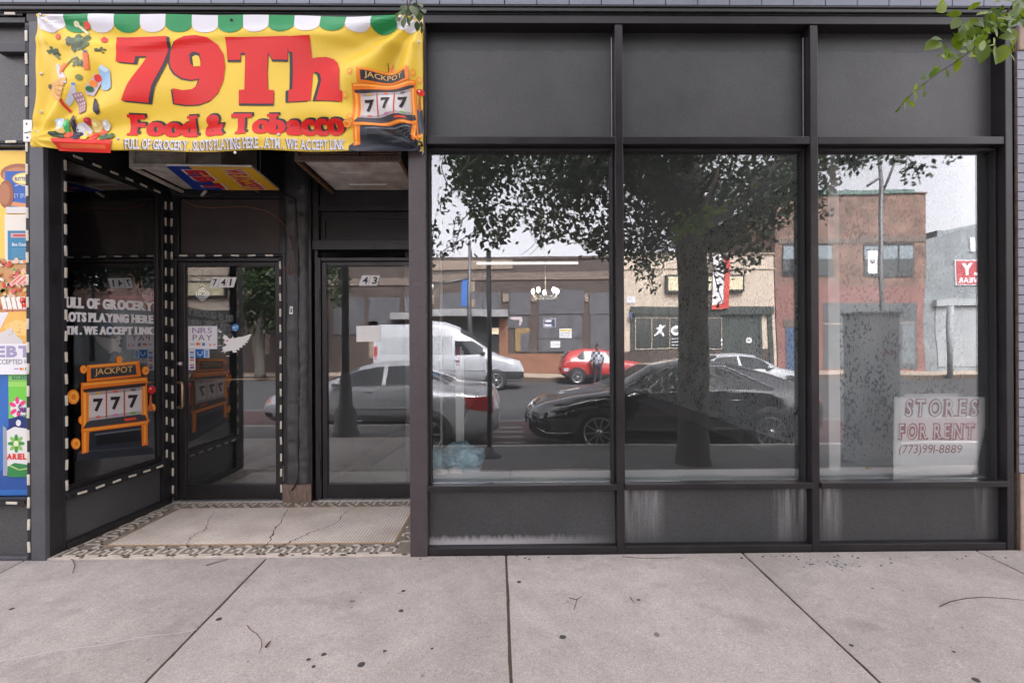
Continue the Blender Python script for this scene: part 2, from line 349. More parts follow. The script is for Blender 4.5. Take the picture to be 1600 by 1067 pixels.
def panelmat(name, streaks=(), dust=None, base=(0.060, 0.060, 0.062)):
    m = bpy.data.materials.new(name); m.use_nodes = True; nt = m.node_tree; p = nt.nodes["Principled BSDF"]
    p.inputs["Roughness"].default_value = 0.42; p.inputs["Specular IOR Level"].default_value = 0.45
    geo = N(nt, "ShaderNodeNewGeometry"); pos = geo.outputs["Position"]
    sx = N(nt, "ShaderNodeSeparateXYZ"); nt.links.new(pos, sx.inputs[0]); X, Z = sx.outputs[0], sx.outputs[2]
    def nz(scale, det=4, st=None):
        s = pos
        if st:
            mp = N(nt, "ShaderNodeMapping"); mp.inputs["Scale"].default_value = st; nt.links.new(pos, mp.inputs[0]); s = mp.outputs[0]
        n = N(nt, "ShaderNodeTexNoise"); n.inputs["Scale"].default_value = scale; n.inputs["Detail"].default_value = det; nt.links.new(s, n.inputs["Vector"]); return n.outputs["Fac"]
    big = MR(nt, nz(2.0), 0.3, 0.7, 0.82, 1.16); fine = MR(nt, nz(190, 2), 0.25, 0.75, 0.62, 1.38)
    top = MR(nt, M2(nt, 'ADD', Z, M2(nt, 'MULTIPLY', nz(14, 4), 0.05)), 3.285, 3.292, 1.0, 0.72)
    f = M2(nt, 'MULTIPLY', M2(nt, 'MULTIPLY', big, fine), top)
    sc1 = N(nt, "ShaderNodeVectorMath", operation='SCALE'); sc1.inputs[0].default_value = base; nt.links.new(f, sc1.inputs["Scale"])
    col = sc1.outputs[0]
    dots = MR(nt, nz(60, 1), 0.80, 0.84, 0.0, 0.5); tot = dots
    for (cx, hw, z0, z1, amt) in streaks:
        d = M2(nt, 'ABSOLUTE', M2(nt, 'SUBTRACT', X, cx)); mk = MR(nt, d, hw*0.55, hw, 1.0, 0.0)
        s = MR(nt, nz(30, 3, (1, 1, 0.06)), 0.36, 0.66, 0.0, 1.0); fade = MR(nt, Z, z0, z1, 0.15, 1.0)
        g = MR(nt, nz(120, 2), 0.3, 0.7, 0.5, 1.0)
        tot = M2(nt, 'MAXIMUM', tot, M2(nt, 'MULTIPLY', M2(nt, 'MULTIPLY', M2(nt, 'MULTIPLY', mk, s), M2(nt, 'MULTIPLY', fade, g)), amt))
    if dust:
        z0, z1, x0, x1 = dust
        e = M2(nt, 'ADD', Z, M2(nt, 'MULTIPLY', nz(40, 3, (1, 1, 0.3)), -0.06)); mk = MR(nt, e, z0-0.03, z1-0.03, 1.0, 0.0)
        xm = MR(nt, X, x0, x1, 1.0, 0.0); tot = M2(nt, 'MAXIMUM', tot, M2(nt, 'MULTIPLY', M2(nt, 'MULTIPLY', mk, xm), 0.8))
    mm = N(nt, "ShaderNodeMix", data_type='RGBA'); mm.inputs[7].default_value = (0.42, 0.41, 0.42, 1)
    nt.links.new(tot, mm.inputs[0]); nt.links.new(col, mm.inputs[6]); nt.links.new(mm.outputs[2], p.inputs["Base Color"])
    b = N(nt, "ShaderNodeBump"); b.inputs["Strength"].default_value = 0.3; b.inputs["Distance"].default_value = 0.003
    nt.links.new(M2(nt, 'ADD', nz(150, 3), M2(nt, 'MULTIPLY', nz(3.5, 2), 6.0)), b.inputs["Height"]); nt.links.new(b.outputs[0], p.inputs["Normal"]); return m
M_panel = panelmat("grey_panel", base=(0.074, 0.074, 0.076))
M_panel_low = panelmat("grey_base_panel", base=(0.052, 0.054, 0.055), streaks=[(0.87, 0.16, 0.06, 0.40, 0.85), (1.85, 0.13, 0.06, 0.40, 0.8), (2.08, 0.12, 0.06, 0.40, 0.95), (3.11, 0.05, 0.06, 0.40, 0.4)], dust=(0.07, 0.11, 0.0, 0.75))
def brickmat(name, c1, c2, mortar, bw, bh, ms, off=0.5, var=0.2, bump=0.3, rough=0.75, face='XZ', soot=0.0):
    m = bpy.data.materials.new(name); m.use_nodes = True; nt = m.node_tree; p = nt.nodes["Principled BSDF"]; p.inputs["Roughness"].default_value = rough
    geo = N(nt, "ShaderNodeNewGeometry"); sx = N(nt, "ShaderNodeSeparateXYZ"); nt.links.new(geo.outputs["Position"], sx.inputs[0])
    cb = N(nt, "ShaderNodeCombineXYZ")
    if face == 'XY': nt.links.new(sx.outputs[0], cb.inputs[0]); nt.links.new(sx.outputs[1], cb.inputs[1])
    else: nt.links.new(M2(nt, 'ADD', sx.outputs[0], sx.outputs[1]), cb.inputs[0]); nt.links.new(sx.outputs[2], cb.inputs[1])
    br = N(nt, "ShaderNodeTexBrick"); br.offset = off; br.inputs["Scale"].default_value = 1.0
    br.inputs["Color1"].default_value = (*c1, 1); br.inputs["Color2"].default_value = (*c2, 1); br.inputs["Mortar"].default_value = (*mortar, 1)
    br.inputs["Mortar Size"].default_value = ms; br.inputs["Brick Width"].default_value = bw; br.inputs["Row Height"].default_value = bh; br.inputs["Bias"].default_value = -0.2
    nt.links.new(cb.outputs[0], br.inputs["Vector"])
    n = N(nt, "ShaderNodeTexNoise"); n.inputs["Scale"].default_value = 1.2 if bh > 0.03 else 3; n.inputs["Detail"].default_value = 6; nt.links.new(geo.outputs["Position"], n.inputs["Vector"])
    k = MR(nt, n.outputs["Fac"], 0.3, 0.7, 1-var, 1+var*0.7)
    s = N(nt, "ShaderNodeVectorMath", operation='SCALE'); nt.links.new(br.outputs["Color"], s.inputs[0]); nt.links.new(k, s.inputs["Scale"]); nt.links.new(s.outputs[0], p.inputs["Base Color"])
    b = N(nt, "ShaderNodeBump"); b.inputs["Strength"].default_value = bump; b.inputs["Distance"].default_value = 0.006; b.invert = True
    nt.links.new(br.outputs["Fac"], b.inputs["Height"]); nt.links.new(b.outputs[0], p.inputs["Normal"]); return m
M_tile = mat("glazed_blue_grey_tile", (0.19, 0.205, 0.26), 0.4, var=0.12, vs=6, fine=0.06)
M_brickp = mat("painted_grey_brick", (0.26, 0.27, 0.33), 0.55, var=0.12, vs=7, fine=0.08, bump=0.15, bs=70)
M_mort = mat("dark_joint", (0.05, 0.05, 0.06), 0.9)
M_stone = mat("tan_stone", (0.40, 0.30, 0.24), 0.85, var=0.25, vs=6, fine=0.15, bump=0.5, bs=50)
# ------------------------------------------------------------------ ground
def concmat():
    m = bpy.data.materials.new("sidewalk_concrete"); m.use_nodes = True; nt = m.node_tree; p = nt.nodes["Principled BSDF"]; p.inputs["Roughness"].default_value = 0.85; p.inputs["Specular IOR Level"].default_value = 0.25
    geo = N(nt, "ShaderNodeNewGeometry"); pos = geo.outputs["Position"]
    def nz(s, d=5, st=None, r=0.6):
        src = pos
        if st:
            mp = N(nt, "ShaderNodeMapping"); mp.inputs["Scale"].default_value = st; nt.links.new(pos, mp.inputs[0]); src = mp.outputs[0]
        n = N(nt, "ShaderNodeTexNoise"); n.inputs["Scale"].default_value = s; n.inputs["Detail"].default_value = d; n.inputs["Roughness"].default_value = r; nt.links.new(src, n.inputs["Vector"]); return n.outputs["Fac"]
    f = M2(nt, 'MULTIPLY', MR(nt, nz(1.6), 0.3, 0.7, 0.88, 1.09), MR(nt, nz(7, 6), 0.3, 0.7, 0.90, 1.07))
    f = M2(nt, 'MULTIPLY', f, MR(nt, nz(170, 2), 0.25, 0.75, 0.70, 1.28)); f = M2(nt, 'MULTIPLY', f, MR(nt, nz(60, 3), 0.25, 0.75, 0.88, 1.1))
    sp_ = N(nt, "ShaderNodeSeparateXYZ"); nt.links.new(pos, sp_.inputs[0])
    ix = M2(nt, 'FLOOR', M2(nt, 'DIVIDE', M2(nt, 'ADD', M2(nt, 'ADD', sp_.outputs[0], M2(nt, 'MULTIPLY', sp_.outputs[1], 0.02)), 0.008), 1.516)); wnz = N(nt, "ShaderNodeTexWhiteNoise", noise_dimensions='1D'); nt.links.new(ix, wnz.inputs["W"])
    f = M2(nt, 'MULTIPLY', f, MR(nt, wnz.outputs["Value"], 0.0, 1.0, 0.93, 1.04))
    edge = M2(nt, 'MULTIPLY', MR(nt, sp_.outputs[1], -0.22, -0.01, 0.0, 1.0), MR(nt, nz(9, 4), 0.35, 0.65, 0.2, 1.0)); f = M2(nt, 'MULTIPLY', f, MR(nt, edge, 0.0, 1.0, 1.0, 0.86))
    s = N(nt, "ShaderNodeVectorMath", operation='SCALE'); s.inputs[0].default_value = (0.418, 0.376, 0.347); nt.links.new(f, s.inputs["Scale"])
    # spots: old gum and specks
    tot = None
    for (sc_, r0, r1, thr, am) in ((2.6, 0.030, 0.045, 0.62, 0.75), (9.0, 0.05, 0.10, 0.60, 0.5), (24.0, 0.07, 0.16, 0.66, 0.4)):
        vo = N(nt, "ShaderNodeTexVoronoi"); vo.inputs["Scale"].default_value = sc_; vo.inputs["Randomness"].default_value = 1.0
        wv = N(nt, "ShaderNodeVectorMath", operation='ADD'); nn = N(nt, "ShaderNodeTexNoise"); nn.inputs["Scale"].default_value = 22; nt.links.new(pos, nn.inputs["Vector"])
        ws = N(nt, "ShaderNodeVectorMath", operation='SCALE'); nt.links.new(nn.outputs["Color"], ws.inputs[0]); ws.inputs["Scale"].default_value = 0.03
        nt.links.new(pos, wv.inputs[0]); nt.links.new(ws.outputs[0], wv.inputs[1]); nt.links.new(wv.outputs[0], vo.inputs["Vector"])
        a = MR(nt, vo.outputs["Distance"], r0, r1, am, 0.0); sep = N(nt, "ShaderNodeSeparateColor"); nt.links.new(vo.outputs["Color"], sep.inputs[0])
        a = M2(nt, 'MULTIPLY', a, MR(nt, sep.outputs[0], thr, thr+0.02, 0.0, 1.0)); tot = a if tot is None else M2(nt, 'MAXIMUM', tot, a)
    stain = M2(nt, 'MAXIMUM', MR(nt, nz(3.2, 4, (1, 1.6, 1)), 0.56, 0.74, 0.0, 0.32), MR(nt, nz(0.9, 6, (1, 1.3, 1), 0.7), 0.55, 0.75, 0.0, 0.22)); tot = M2(nt, 'MAXIMUM', tot, stain)
    mm = N(nt, "ShaderNodeMix", data_type='RGBA'); mm.inputs[7].default_value = (0.10, 0.09, 0.09, 1); nt.links.new(tot, mm.inputs[0]); nt.links.new(s.outputs[0], mm.inputs[6])
    br = MR(nt, nz(160, 1), 0.78, 0.80, 0.0, 0.5); m3 = N(nt, "ShaderNodeMix", data_type='RGBA'); m3.inputs[7].default_value = (0.65, 0.63, 0.6, 1); nt.links.new(br, m3.inputs[0]); nt.links.new(mm.outputs[2], m3.inputs[6])
    nt.links.new(m3.outputs[2], p.inputs["Base Color"])
    b = N(nt, "ShaderNodeBump"); b.inputs["Strength"].default_value = 0.35; b.inputs["Distance"].default_value = 0.003; nt.links.new(nz(130, 4), b.inputs["Height"]); nt.links.new(b.outputs[0], p.inputs["Normal"]); return m
M_conc = concmat()
M_joint = mat("joint_dirt", (0.085, 0.06, 0.045), 0.95, var=0.5, vs=30, fine=0.4)
M_asph = mat("asphalt", (0.043, 0.043, 0.046), 0.85, var=0.15, vs=1.2, fine=0.3, bump=0.3, bs=120)
M_red = mat("bus_lane_red", (0.052, 0.027, 0.029), 0.8, var=0.18, vs=2, fine=0.2)
M_line = mat("road_paint", (0.13, 0.13, 0.13), 0.7, var=0.15, vs=9)
SL = -0.05
def gz(y): return SL * max(0, -y) if y > -4 else -0.4
mb = MB()
# slabs, each with a slightly worn edge; joints every 1.52 m
xs = [-0.008 + 1.516 * k for k in range(-14, 15)]
for k in range(len(xs)-1):
    for (ya, yb) in ((0.0, -1.98), (-1.98, -4.0)):
        x0, x1 = xs[k] + 0.0065, xs[k+1] - 0.0065; n = 34; skw = 0.020
        L = []; R = []
        for i in range(n+1):
            y = ya + (yb - ya) * i / n; y = min(y, ya-0.006) if i == 0 else (max(y, yb+0.006) if i == n else y)
            jl = 0.006*max(0, noise.noise(Vector((k*7.1, y*9, 0)))) ; jr = 0.006*max(0, noise.noise(Vector((k*7.1+3, y*9, 5))))
            L.append((x0 + jl - skw*y, y)); R.append((x1 - jr - skw*y, y))
        vs = []; fs = []
        for i in range(n+1):
            for (x, y), q in ((L[i], 0), (L[i], 1), (R[i], 1), (R[i], 0)):
                xx = x + (0.004 if q and (x, y) == L[i] else (-0.004 if q else 0)); vs.append((xx, y, SL*(-y) - (0 if q else 0.006)))
        for i in range(n): 
            for j in range(3): fs.append([i*4+j, i*4+j+1, (i+1)*4+j+1, (i+1)*4+j])
        mb.add(vs, fs, M_conc, True)
mb.hexa([(-22, 0.3, -0.3), (22, 0.3, -0.3), (22, -4.0, -0.5), (-22, -4.0, -0.5)][::-1], [(-22, 0.3, 0.006), (22, 0.3, 0.006), (22, -4.0, -0.209), (-22, -4.0, -0.209)][::-1], M_joint)
o = struct(mb.build("sidewalk"))
mb = MB(); mb.box(-22, 22, -4.16, -4.004, -0.6, -0.205, mat("curb_concrete", (0.34, 0.33, 0.31), 0.85, var=0.2, vs=3, fine=0.15)); struct(mb.build("kerb", bevel=0.012))
mb = MB(); mb.box(-300, 300, -320, -4.1, -0.9, -0.40, M_asph); struct(mb.build("road"))
mb = MB(); mb.box(-60, 60, -7.7, -4.3, -0.41, -0.396, M_red); struct(mb.build("bus_lane"))
mb = MB(); mb.box(-60, 60, -7.88, -7.74, -0.41, -0.394, M_line)
for k in range(5): mb.box(-0.25, 0.32, -4.75 - k*0.55, -4.55 - k*0.55, -0.41, -0.391, M_line)
struct(mb.build("road_markings"))
mb = MB(); mb.box(-60, 60, -40, -20.3, -0.6, -0.2, mat("far_pavement", (0.33, 0.27, 0.21), 0.85, var=0.12, vs=2, fine=0.1)); struct(mb.build("far_sidewalk"))
mb = MB(); mb.box(-60, 60, -20.3, -20.14, -0.6, -0.205, M_joint); struct(mb.build("far_kerb"))
# ground behind the shop fronts so nothing floats
mb = MB(); mb.box(-300, 300, 0.31, 300, -0.9, -0.05, mat("lot_ground", (0.1, 0.1, 0.1), 0.9)); struct(mb.build("ground"))
mb = MB(); mb.hexa([(-22, -2.35, -0.15), (22, -2.35, -0.15), (22, -3.99, -0.25), (-22, -3.99, -0.25)][::-1], [(-22, -2.35, -0.1135), (22, -2.35, -0.1135), (22, -3.99, -0.1955), (-22, -3.99, -0.1955)][::-1], mat("tree_shade_paving", (0.13, 0.125, 0.12), 0.9, var=0.25, vs=2, fine=0.3, bump=0.3)); struct(mb.build("shade_strip"))  # added darker strip by the kerb; the tree's shade is put into its colour
# ---- entry floor: hex mosaic with greek key border
def mosmat():
    m = bpy.data.materials.new("small_white_mosaic"); m.use_nodes = True; nt = m.node_tree; p = nt.nodes["Principled BSDF"]; p.inputs["Roughness"].default_value = 0.55
    geo = N(nt, "ShaderNodeNewGeometry"); sx = N(nt, "ShaderNodeSeparateXYZ"); nt.links.new(geo.outputs["Position"], sx.inputs[0]); cb = N(nt, "ShaderNodeCombineXYZ")
    nt.links.new(sx.outputs[1], cb.inputs[0]); nt.links.new(sx.outputs[0], cb.inputs[1])
    br = N(nt, "ShaderNodeTexBrick"); br.offset = 0.5; br.inputs["Scale"].default_value = 1; br.inputs["Color1"].default_value = (0.84, 0.75, 0.66, 1); br.inputs["Color2"].default_value = (0.76, 0.66, 0.57, 1)
    br.inputs["Mortar"].default_value = (0.42, 0.37, 0.33, 1); br.inputs["Mortar Size"].default_value = 0.0032; br.inputs["Mortar Smooth"].default_value = 0.3; br.inputs["Brick Width"].default_value = 0.026; br.inputs["Row Height"].default_value = 0.0225
    nt.links.new(cb.outputs[0], br.inputs["Vector"])
    n = N(nt, "ShaderNodeTexNoise"); n.inputs["Scale"].default_value = 3.0; n.inputs["Detail"].default_value = 6; nt.links.new(geo.outputs["Position"], n.inputs["Vector"])
    s = N(nt, "ShaderNodeVectorMath", operation='SCALE'); nt.links.new(br.outputs["Color"], s.inputs[0]); nt.links.new(MR(nt, n.outputs["Fac"], 0.3, 0.7, 0.82, 1.1), s.inputs["Scale"])
    n2 = N(nt, "ShaderNodeTexNoise"); n2.inputs["Scale"].default_value = 1.9; n2.inputs["Detail"].default_value = 4; nt.links.new(geo.outputs["Position"], n2.inputs["Vector"])
    mm = N(nt, "ShaderNodeMix", data_type='RGBA'); mm.inputs[7].default_value = (0.36, 0.25, 0.16, 1); nt.links.new(MR(nt, n2.outputs["Fac"], 0.52, 0.75, 0.0, 0.45), mm.inputs[0]); nt.links.new(s.outputs[0], mm.inputs[6]); nt.links.new(mm.outputs[2], p.inputs["Base Color"]); return m
M_mos = mosmat()
M_key = mat("key_tile_grey", (0.245, 0.21, 0.17), 0.6, var=0.25, vs=12, fine=0.2)
M_keyw = mat("key_tile_white", (0.58, 0.51, 0.44), 0.6, var=0.2, vs=12, fine=0.15)
M_tan = mat("tan_tile", (0.42, 0.26, 0.13), 0.6, var=0.15, vs=20)
X0, X1, Y0, Y1 = -2.885, -0.60, 0.012, 1.075
mb = MB(); mb.box(X0-0.1, X1+0.05, 0.0, 1.3, -0.12, 0.006, M_keyw); mb.box(X0+0.005, X1+0.03, Y0+0.012, Y1-0.004, 0.0, 0.0072, M_key)
fx0, fx1, fy0, fy1 = X0+0.20, X1-0.17, Y0+0.185, Y1-0.17
mb.box(fx0-0.014, fx1+0.014, fy0-0.014, fy1+0.014, 0.0, 0.0085, M_tan)
mb.box(fx0, fx1, fy0, fy1, 0.0, 0.010, M_mos)
u = 0.0205
def key(ax, ay, dx, dy, nx, ny, count):     # greek key strokes running along d, inward n
    def seg(a, b):
        (s0, t0), (s1, t1) = a, b; h = 0.40
        s0, s1 = min(s0, s1)-h, max(s0, s1)+h; t0, t1 = min(t0, t1)-h, max(t0, t1)+h
        P = [(ax + dx*s*u + nx*t*u, ay + dy*s*u + ny*t*u) for s, t in ((s0, t0), (s1, t0), (s1, t1), (s0, t1))]
        mb.box(min(q[0] for q in P), max(q[0] for q in P), min(q[1] for q in P), max(q[1] for q in P), 0.004, 0.0092, M_keyw)
    for k in range(count):
        o = k * 7
        pth = [(0, 6), (0, 0), (5, 0), (5, 4), (2.4, 4), (2.4, 2.2)]
        for a, b in zip(pth[:-1], pth[1:]): seg((a[0]+o, a[1]), (b[0]+o, b[1]))
        seg((o, 6), (o+7, 6)) if False else None
        seg((o+0, 6), (o+7-0, 6)) if k % 1 == 0 and False else None
    for k in range(count): seg((k*7-2, 6), (k*7, 6))
key(X0+0.04, Y0+0.022, 1, 0, 0, 1, 15)
key(X0+0.04, Y1-0.018, 1, 0, 0, -1, 15)
key(X0+0.022, Y0+0.20, 0, 1, 1, 0, 5)
key(X1-0.010, Y0+0.20, 0, 1, -1, 0, 5)
ent = struct(mb.build("entry_floor"))
# cracks and broken edge
M_crack = mat("crack_dirt", (0.09, 0.06, 0.045), 0.95, var=0.5, vs=40)
def gp(px, py, z=0.0):
    d = ray(px, py); t = (z - CAMPOS.z) / d.z; p = CAMPOS + d*t
    if p.y < 0: 
        t = (CAMPOS.z + SL*CAMPOS.y) / (-d.z - SL*d.y); p = CAMPOS + d*t; p.z = SL*(-p.y)
    return p
def crack(pts, wd, z=0.0106, jit=0.012, n=8):
    mb = MB(); P = []
    for a, b in zip(pts[:-1], pts[1:]):
        for i in range(n): P.append(Vector(a).lerp(Vector(b), i/n))
    P.append(Vector(pts[-1])); P = [p + Vector((random.uniform(-jit, jit), random.uniform(-jit, jit)*0.6, 0)) for p in P]
    vs = []
    for i, p in enumerate(P):
        ww = wd * random.uniform(0.4, 1.5) * (0.4 + 0.6*sin(pi*min(1, (i+1)/len(P))))
        vs += [(p.x-ww, p.y, p.z + 0.0012), (p.x+ww, p.y, p.z + 0.0012)]
    mb.add(vs, [[2*i, 2*i+1, 2*i+3, 2*i+2] for i in range(len(P)-1)], M_crack); return mb
cr = MB()
for pts, wd in (([(335, 798), (322, 826), (300, 838), (290, 853)], 0.0028), ([(450, 795), (438, 815), (428, 830), (418, 850), (402, 866)], 0.0045), ([(545, 797), (520, 820), (485, 832), (450, 848), (428, 858), (415, 869)], 0.0038), ([(118, 866), (150, 857), (160, 862)], 0.004)):
    q = crack([gp(x, y, 0.010) for x, y in pts], wd); cr.add(q.v, q.f, M_crack)
q = crack([gp(x, 868.5, 0.008) for x in range(100, 645, 40)], 0.004, jit=0.006)
for k in range(10):      # crumbled grout along the front edge
    x = random.uniform(-2.85, -0.65); r = random.uniform(0.008, 0.03); cr.poly([(x + cos(t)*r*random.uniform(0.5, 1.2), 0.006 + sin(t)*r*0.35, 0.0112) for t in [i*pi/4 for i in range(8)]], M_crack)
struct(cr.build("floor_cracks"), "stuff")
# ------------------------------------------------------------------ the shop building
shop = thing("shop_building", "dark storefront with bronze window frames, grey panels and a recessed doorway", "building", (0, 0, 0))
def zpx(py): return at(850, py, 0).z
def xpx(px): return at(px, 541, 0).x
zH0, zH1 = zpx(38), zpx(25)
WX = [(-0.505, 0.704), (0.753, 1.962), (2.012, 3.229)]      # clear openings between mullions at y=0
# frame of the display windows
zy = lambda py, y: at(850, py, y).z
ZG = zy(752, 0.12) + 0.002
fr = MB()
PX0, PX1 = xpx(640), xpx(667)
fr.box(PX0, PX1, -0.012, 0.16, gz(0)-0.02, zH0+0.001, M_post)
for (a, b) in ((0.704, 0.753), (1.962, 2.012)): fr.box(a, b, 0.0, 0.14, -0.02, zH0, M_frame)
fr.box(3.229, 3.275, -0.004, 0.14, -0.02, zH0, M_frame)
fr.box(xpx(45), xpx(1572), -0.006, 0.14, zH0+0.001, zH1, M_frame)
for (a, b) in WX:
    fr.box(a+0.001, b-0.001, 0.002, 0.13, zpx(225), zpx(213), M_frame)
    fr.box(a+0.001, b-0.001, -0.016, 0.029, zpx(766), zpx(757), M_frame); fr.box(a+0.001, b-0.001, 0.03, 0.12, zy(762, 0.03), zy(752, 0.12), M_frame)
    fr.box(a+0.001, b-0.001, 0.002, 0.12, -0.02, zpx(855), M_frame)
    # inner stops around the glass
    for (zz0, zz1) in ((ZG, zpx(225.5)),):
        fr.box(a+0.002, a+0.016, 0.05, 0.12, zz0, zz1, M_rubber); fr.box(b-0.016, b-0.002, 0.05, 0.12, zz0, zz1, M_rubber)
        fr.box(a+0.017, b-0.017, 0.05, 0.12, zz1-0.018, zz1, M_rubber)
fr.build("window_frame", shop, bevel=0.003)
for (a, b) in WX[:2]:
    fl = MB()      # bright worn fin seen on the jambs of the panels
    fl.box(b-0.012, b-0.008, 0.052, 0.06, zpx(210), zpx(50), M_steel)
    fl.build("frame_trim", shop)
for i, (a, b) in enumerate(WX):
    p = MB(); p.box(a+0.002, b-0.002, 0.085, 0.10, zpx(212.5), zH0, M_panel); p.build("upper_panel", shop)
    p = MB(); p.box(a+0.002, b-0.002, 0.05, 0.07, zpx(854.5), zpx(767), M_panel_low); lab(p.build("base_panel", shop), ["grey base panel with pale dust along its foot", "grey base panel with white streaks at both ends", "grey base panel with a white streak at its left end"][i])
    p = MB(); p.box(a+0.016, b-0.016, GL, GL+0.006, ZG, zpx(225.5)-0.018, M_glass if i == 0 else M_glass_dirty)
    lab(p.build("window_pane", shop), ["clean pane mirroring the white van and tree", "pane mirroring the tree trunk and black sedan", "pane mirroring the brick building in front of a speckled wall"][i])
# masonry above and beside
hd = MB(); hd.box(-8, 8, -0.025, 0.2, zy(18, -0.025), zy(12, -0.025), M_black); hd.box(-8, 8, -0.012, 0.2, zH1+0.001, zy(18, -0.025)-0.001, M_black); hd.box(-8, 8, -0.032, 0.2, zy(12, -0.025)+0.001, zy(8, -0.032), M_black)
hd.build("header_moulding", shop, bevel=0.004)
tl = MB(); tl.box(-8, 8, 0.02, 0.4, zy(8, -0.02)-0.001, 6.4, M_mort)
for r in range(24):
    for k in range(-40, 41):
        x = k*0.205 + (0.10 if r % 2 else 0); z = zy(7.2, -0.02) + r*0.105
        tl.box(x+0.003, x+0.202, -0.02, 0.0195, z, z+0.1, M_tile)
tl.build("tile_course", shop)
lw_ = MB(); lw_.box(-8, 8, 0.4, 0.6, 3.3, 6.4, M_dark); lw_.box(-8.0, 8.0, 0.4, 9, 6.4, 6.5, M_dark); lw_.build("roof", shop)
bk = MB(); bk.box(3.34, 8, 0.0, 0.4, 0.52, zpx(80), M_mort)
nrow = 45; rh = (zpx(80) - zpx(745)) / nrow
for r in range(nrow):
    x = 3.288 if r % 2 == 0 else 3.288-0.1
    z = zpx(745) + r*rh
    while x < 8:
        xa = max(x, 3.299); xb = x + 0.197
        if xb - xa > 0.03: bk.box(xa, xb, -0.012, 0.001, z+0.004, z+rh-0.001, M_brickp)
        x += 0.2035
bk.build("brick_pier", shop)
jt = MB(); jt.tube([(3.295, -0.004, z) for z in [0.0 + 0.1*i for i in range(34)]], [0.008 + 0.003*noise.noise(Vector((0, 0, i*1.3))) for i in range(34)], M_joint, 6)
jt.box(3.276, 3.30, 0.02, 0.14, 0, 3.44, M_black); jt.build("caulk_joint", shop)
st = MB(); st.box(3.305, 8, -0.022, 0.3, zpx(79), zpx(40), M_stone); st.build('stone_block', shop, bevel=0.006); st = MB(); st.box(3.305, 8, -0.02, 0.3, -0.02, zpx(746), M_stone); st.build('stone_block', shop, bevel=0.006); st = MB(); st.box(3.305, 8, 0.0, 0.3, zpx(39), zpx(27), M_tile); st.build("lintel_tile", shop, bevel=0.006)
# ---- left shop window with poster, corner post
lf = MB(); CX0, CX1 = xpx(50), xpx(72)
M_grayp = mat("grey_post_paint", (0.075, 0.074, 0.085), 0.45, var=0.2, vs=3, fine=0.12)
lf.box(CX0, CX1, -0.012, 0.02, -0.02, zH0, M_grayp)
lf.box(CX0+0.03, CX1-0.001, 0.021, 0.112, -0.02, zH0, M_black)
lf.box(CX0-0.036, CX0-0.002, 0.0, 0.1, -0.02, zH0, M_black)
lf.box(-8, CX0-0.037, 0.004, 0.1, zpx(229), zpx(219), M_black); lf.box(-8, CX0-0.037, 0.004, 0.1, zpx(29), zH0, M_black)
lf.box(-8, CX0-0.037, -0.004, 0.1, zpx(783), zpx(770), M_black); lf.box(-8, CX0-0.037, 0.004, 0.1, -0.02, zpx(862), M_grayp)
lf.box(-4.5, -4.4, 0.0, 0.1, -0.02, zH0, M_black); lf.build("corner_frame", shop, bevel=0.003)
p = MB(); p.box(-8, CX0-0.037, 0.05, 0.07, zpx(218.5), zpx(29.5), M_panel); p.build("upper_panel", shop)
p = MB(); p.box(-8, CX0-0.037, 0.04, 0.06, zpx(861.5), zpx(783.5), M_panel); p.build("base_panel", shop)
p = MB(); p.box(-8, -3.16, 0.105, 0.2, 0, 3.4, M_black); p.build("backing_wall", shop)
pl = MB(); pl.box(xpx(43.5), xpx(57), -0.022, -0.013, zpx(224), zpx(191), M_white); pl.lathe((xpx(49), -0.0225, zpx(197)), [(0.0, 0), (0.006, -0.001), (0.006, 0.001)], M_black, 8, 'Y'); pl.lathe((xpx(50), -0.0225, zpx(218)), [(0.0, 0), (0.006, -0.001), (0.006, 0.001)], M_black, 8, 'Y')
pl.beam((xpx(46), -0.024, zpx(211)), (xpx(56), -0.024, zpx(209)), 0.003, 0.003, M_black); lab(pl.build("bracket", shop), "small white bolted bracket at the banner's lower left corner")
# ---- recess side wall (left): splayed, with window
SA = Vector((-2.902, 0.112, 0)); SB = Vector((-2.872, 1.075, 0)); SD = (SB - SA).normalized(); SN = Vector((SD.y, -SD.x, 0))   # normal into the recess
def sw(s, z, o=0.0): p = SA + SD*s + SN*o; return Vector((p.x, p.y, z))
SLn = (SB - SA).length
def sbox(m_, s0, s1, z0, z1, o0, o1, mt):
    m_.hexa([sw(s0, z0, o0), sw(s1, z0, o0), sw(s1, z0, o1), sw(s0, z0, o1)], [sw(s0, z1, o0), sw(s1, z1, o0), sw(s1, z1, o1), sw(s0, z1, o1)], mt)
sd_ = MB()
sbox(sd_, 0, 0.02, 0, 3.2, -0.08, 0.004, M_black); sbox(sd_, SLn-0.10, SLn, 0, 3.2, -0.08, 0.0, M_black)
sbox(sd_, 0.021, SLn-0.101, 2.60, 3.2, -0.08, 0.0, M_black); sbox(sd_, 0.021, SLn-0.101, 0.33, 0.385, -0.08, 0.012, M_black)
sbox(sd_, 0.021, SLn-0.101, 0.386, 0.42, -0.08, -0.02, M_steel if False else M_frame)
sbox(sd_, 0.021, SLn-0.101, 0.0, 0.05, -0.08, 0.012, M_black); sbox(sd_, SLn-0.14, SLn-0.101, 0.421, 2.60, -0.05, -0.01, M_frame)
sd_.build("recess_frame", shop, bevel=0.003)
p = MB(); sbox(p, 0.021, SLn-0.101, 0.051, 0.329, -0.05, -0.03, M_panel); p.build("base_panel", shop)
p = MB(); sbox(p, 0.021, SLn-0.141, 0.421, 2.60, -0.034, -0.028, M_glass_dark); lab(p.build("window_pane", shop), "black side pane with grocery lettering and slot machine print")
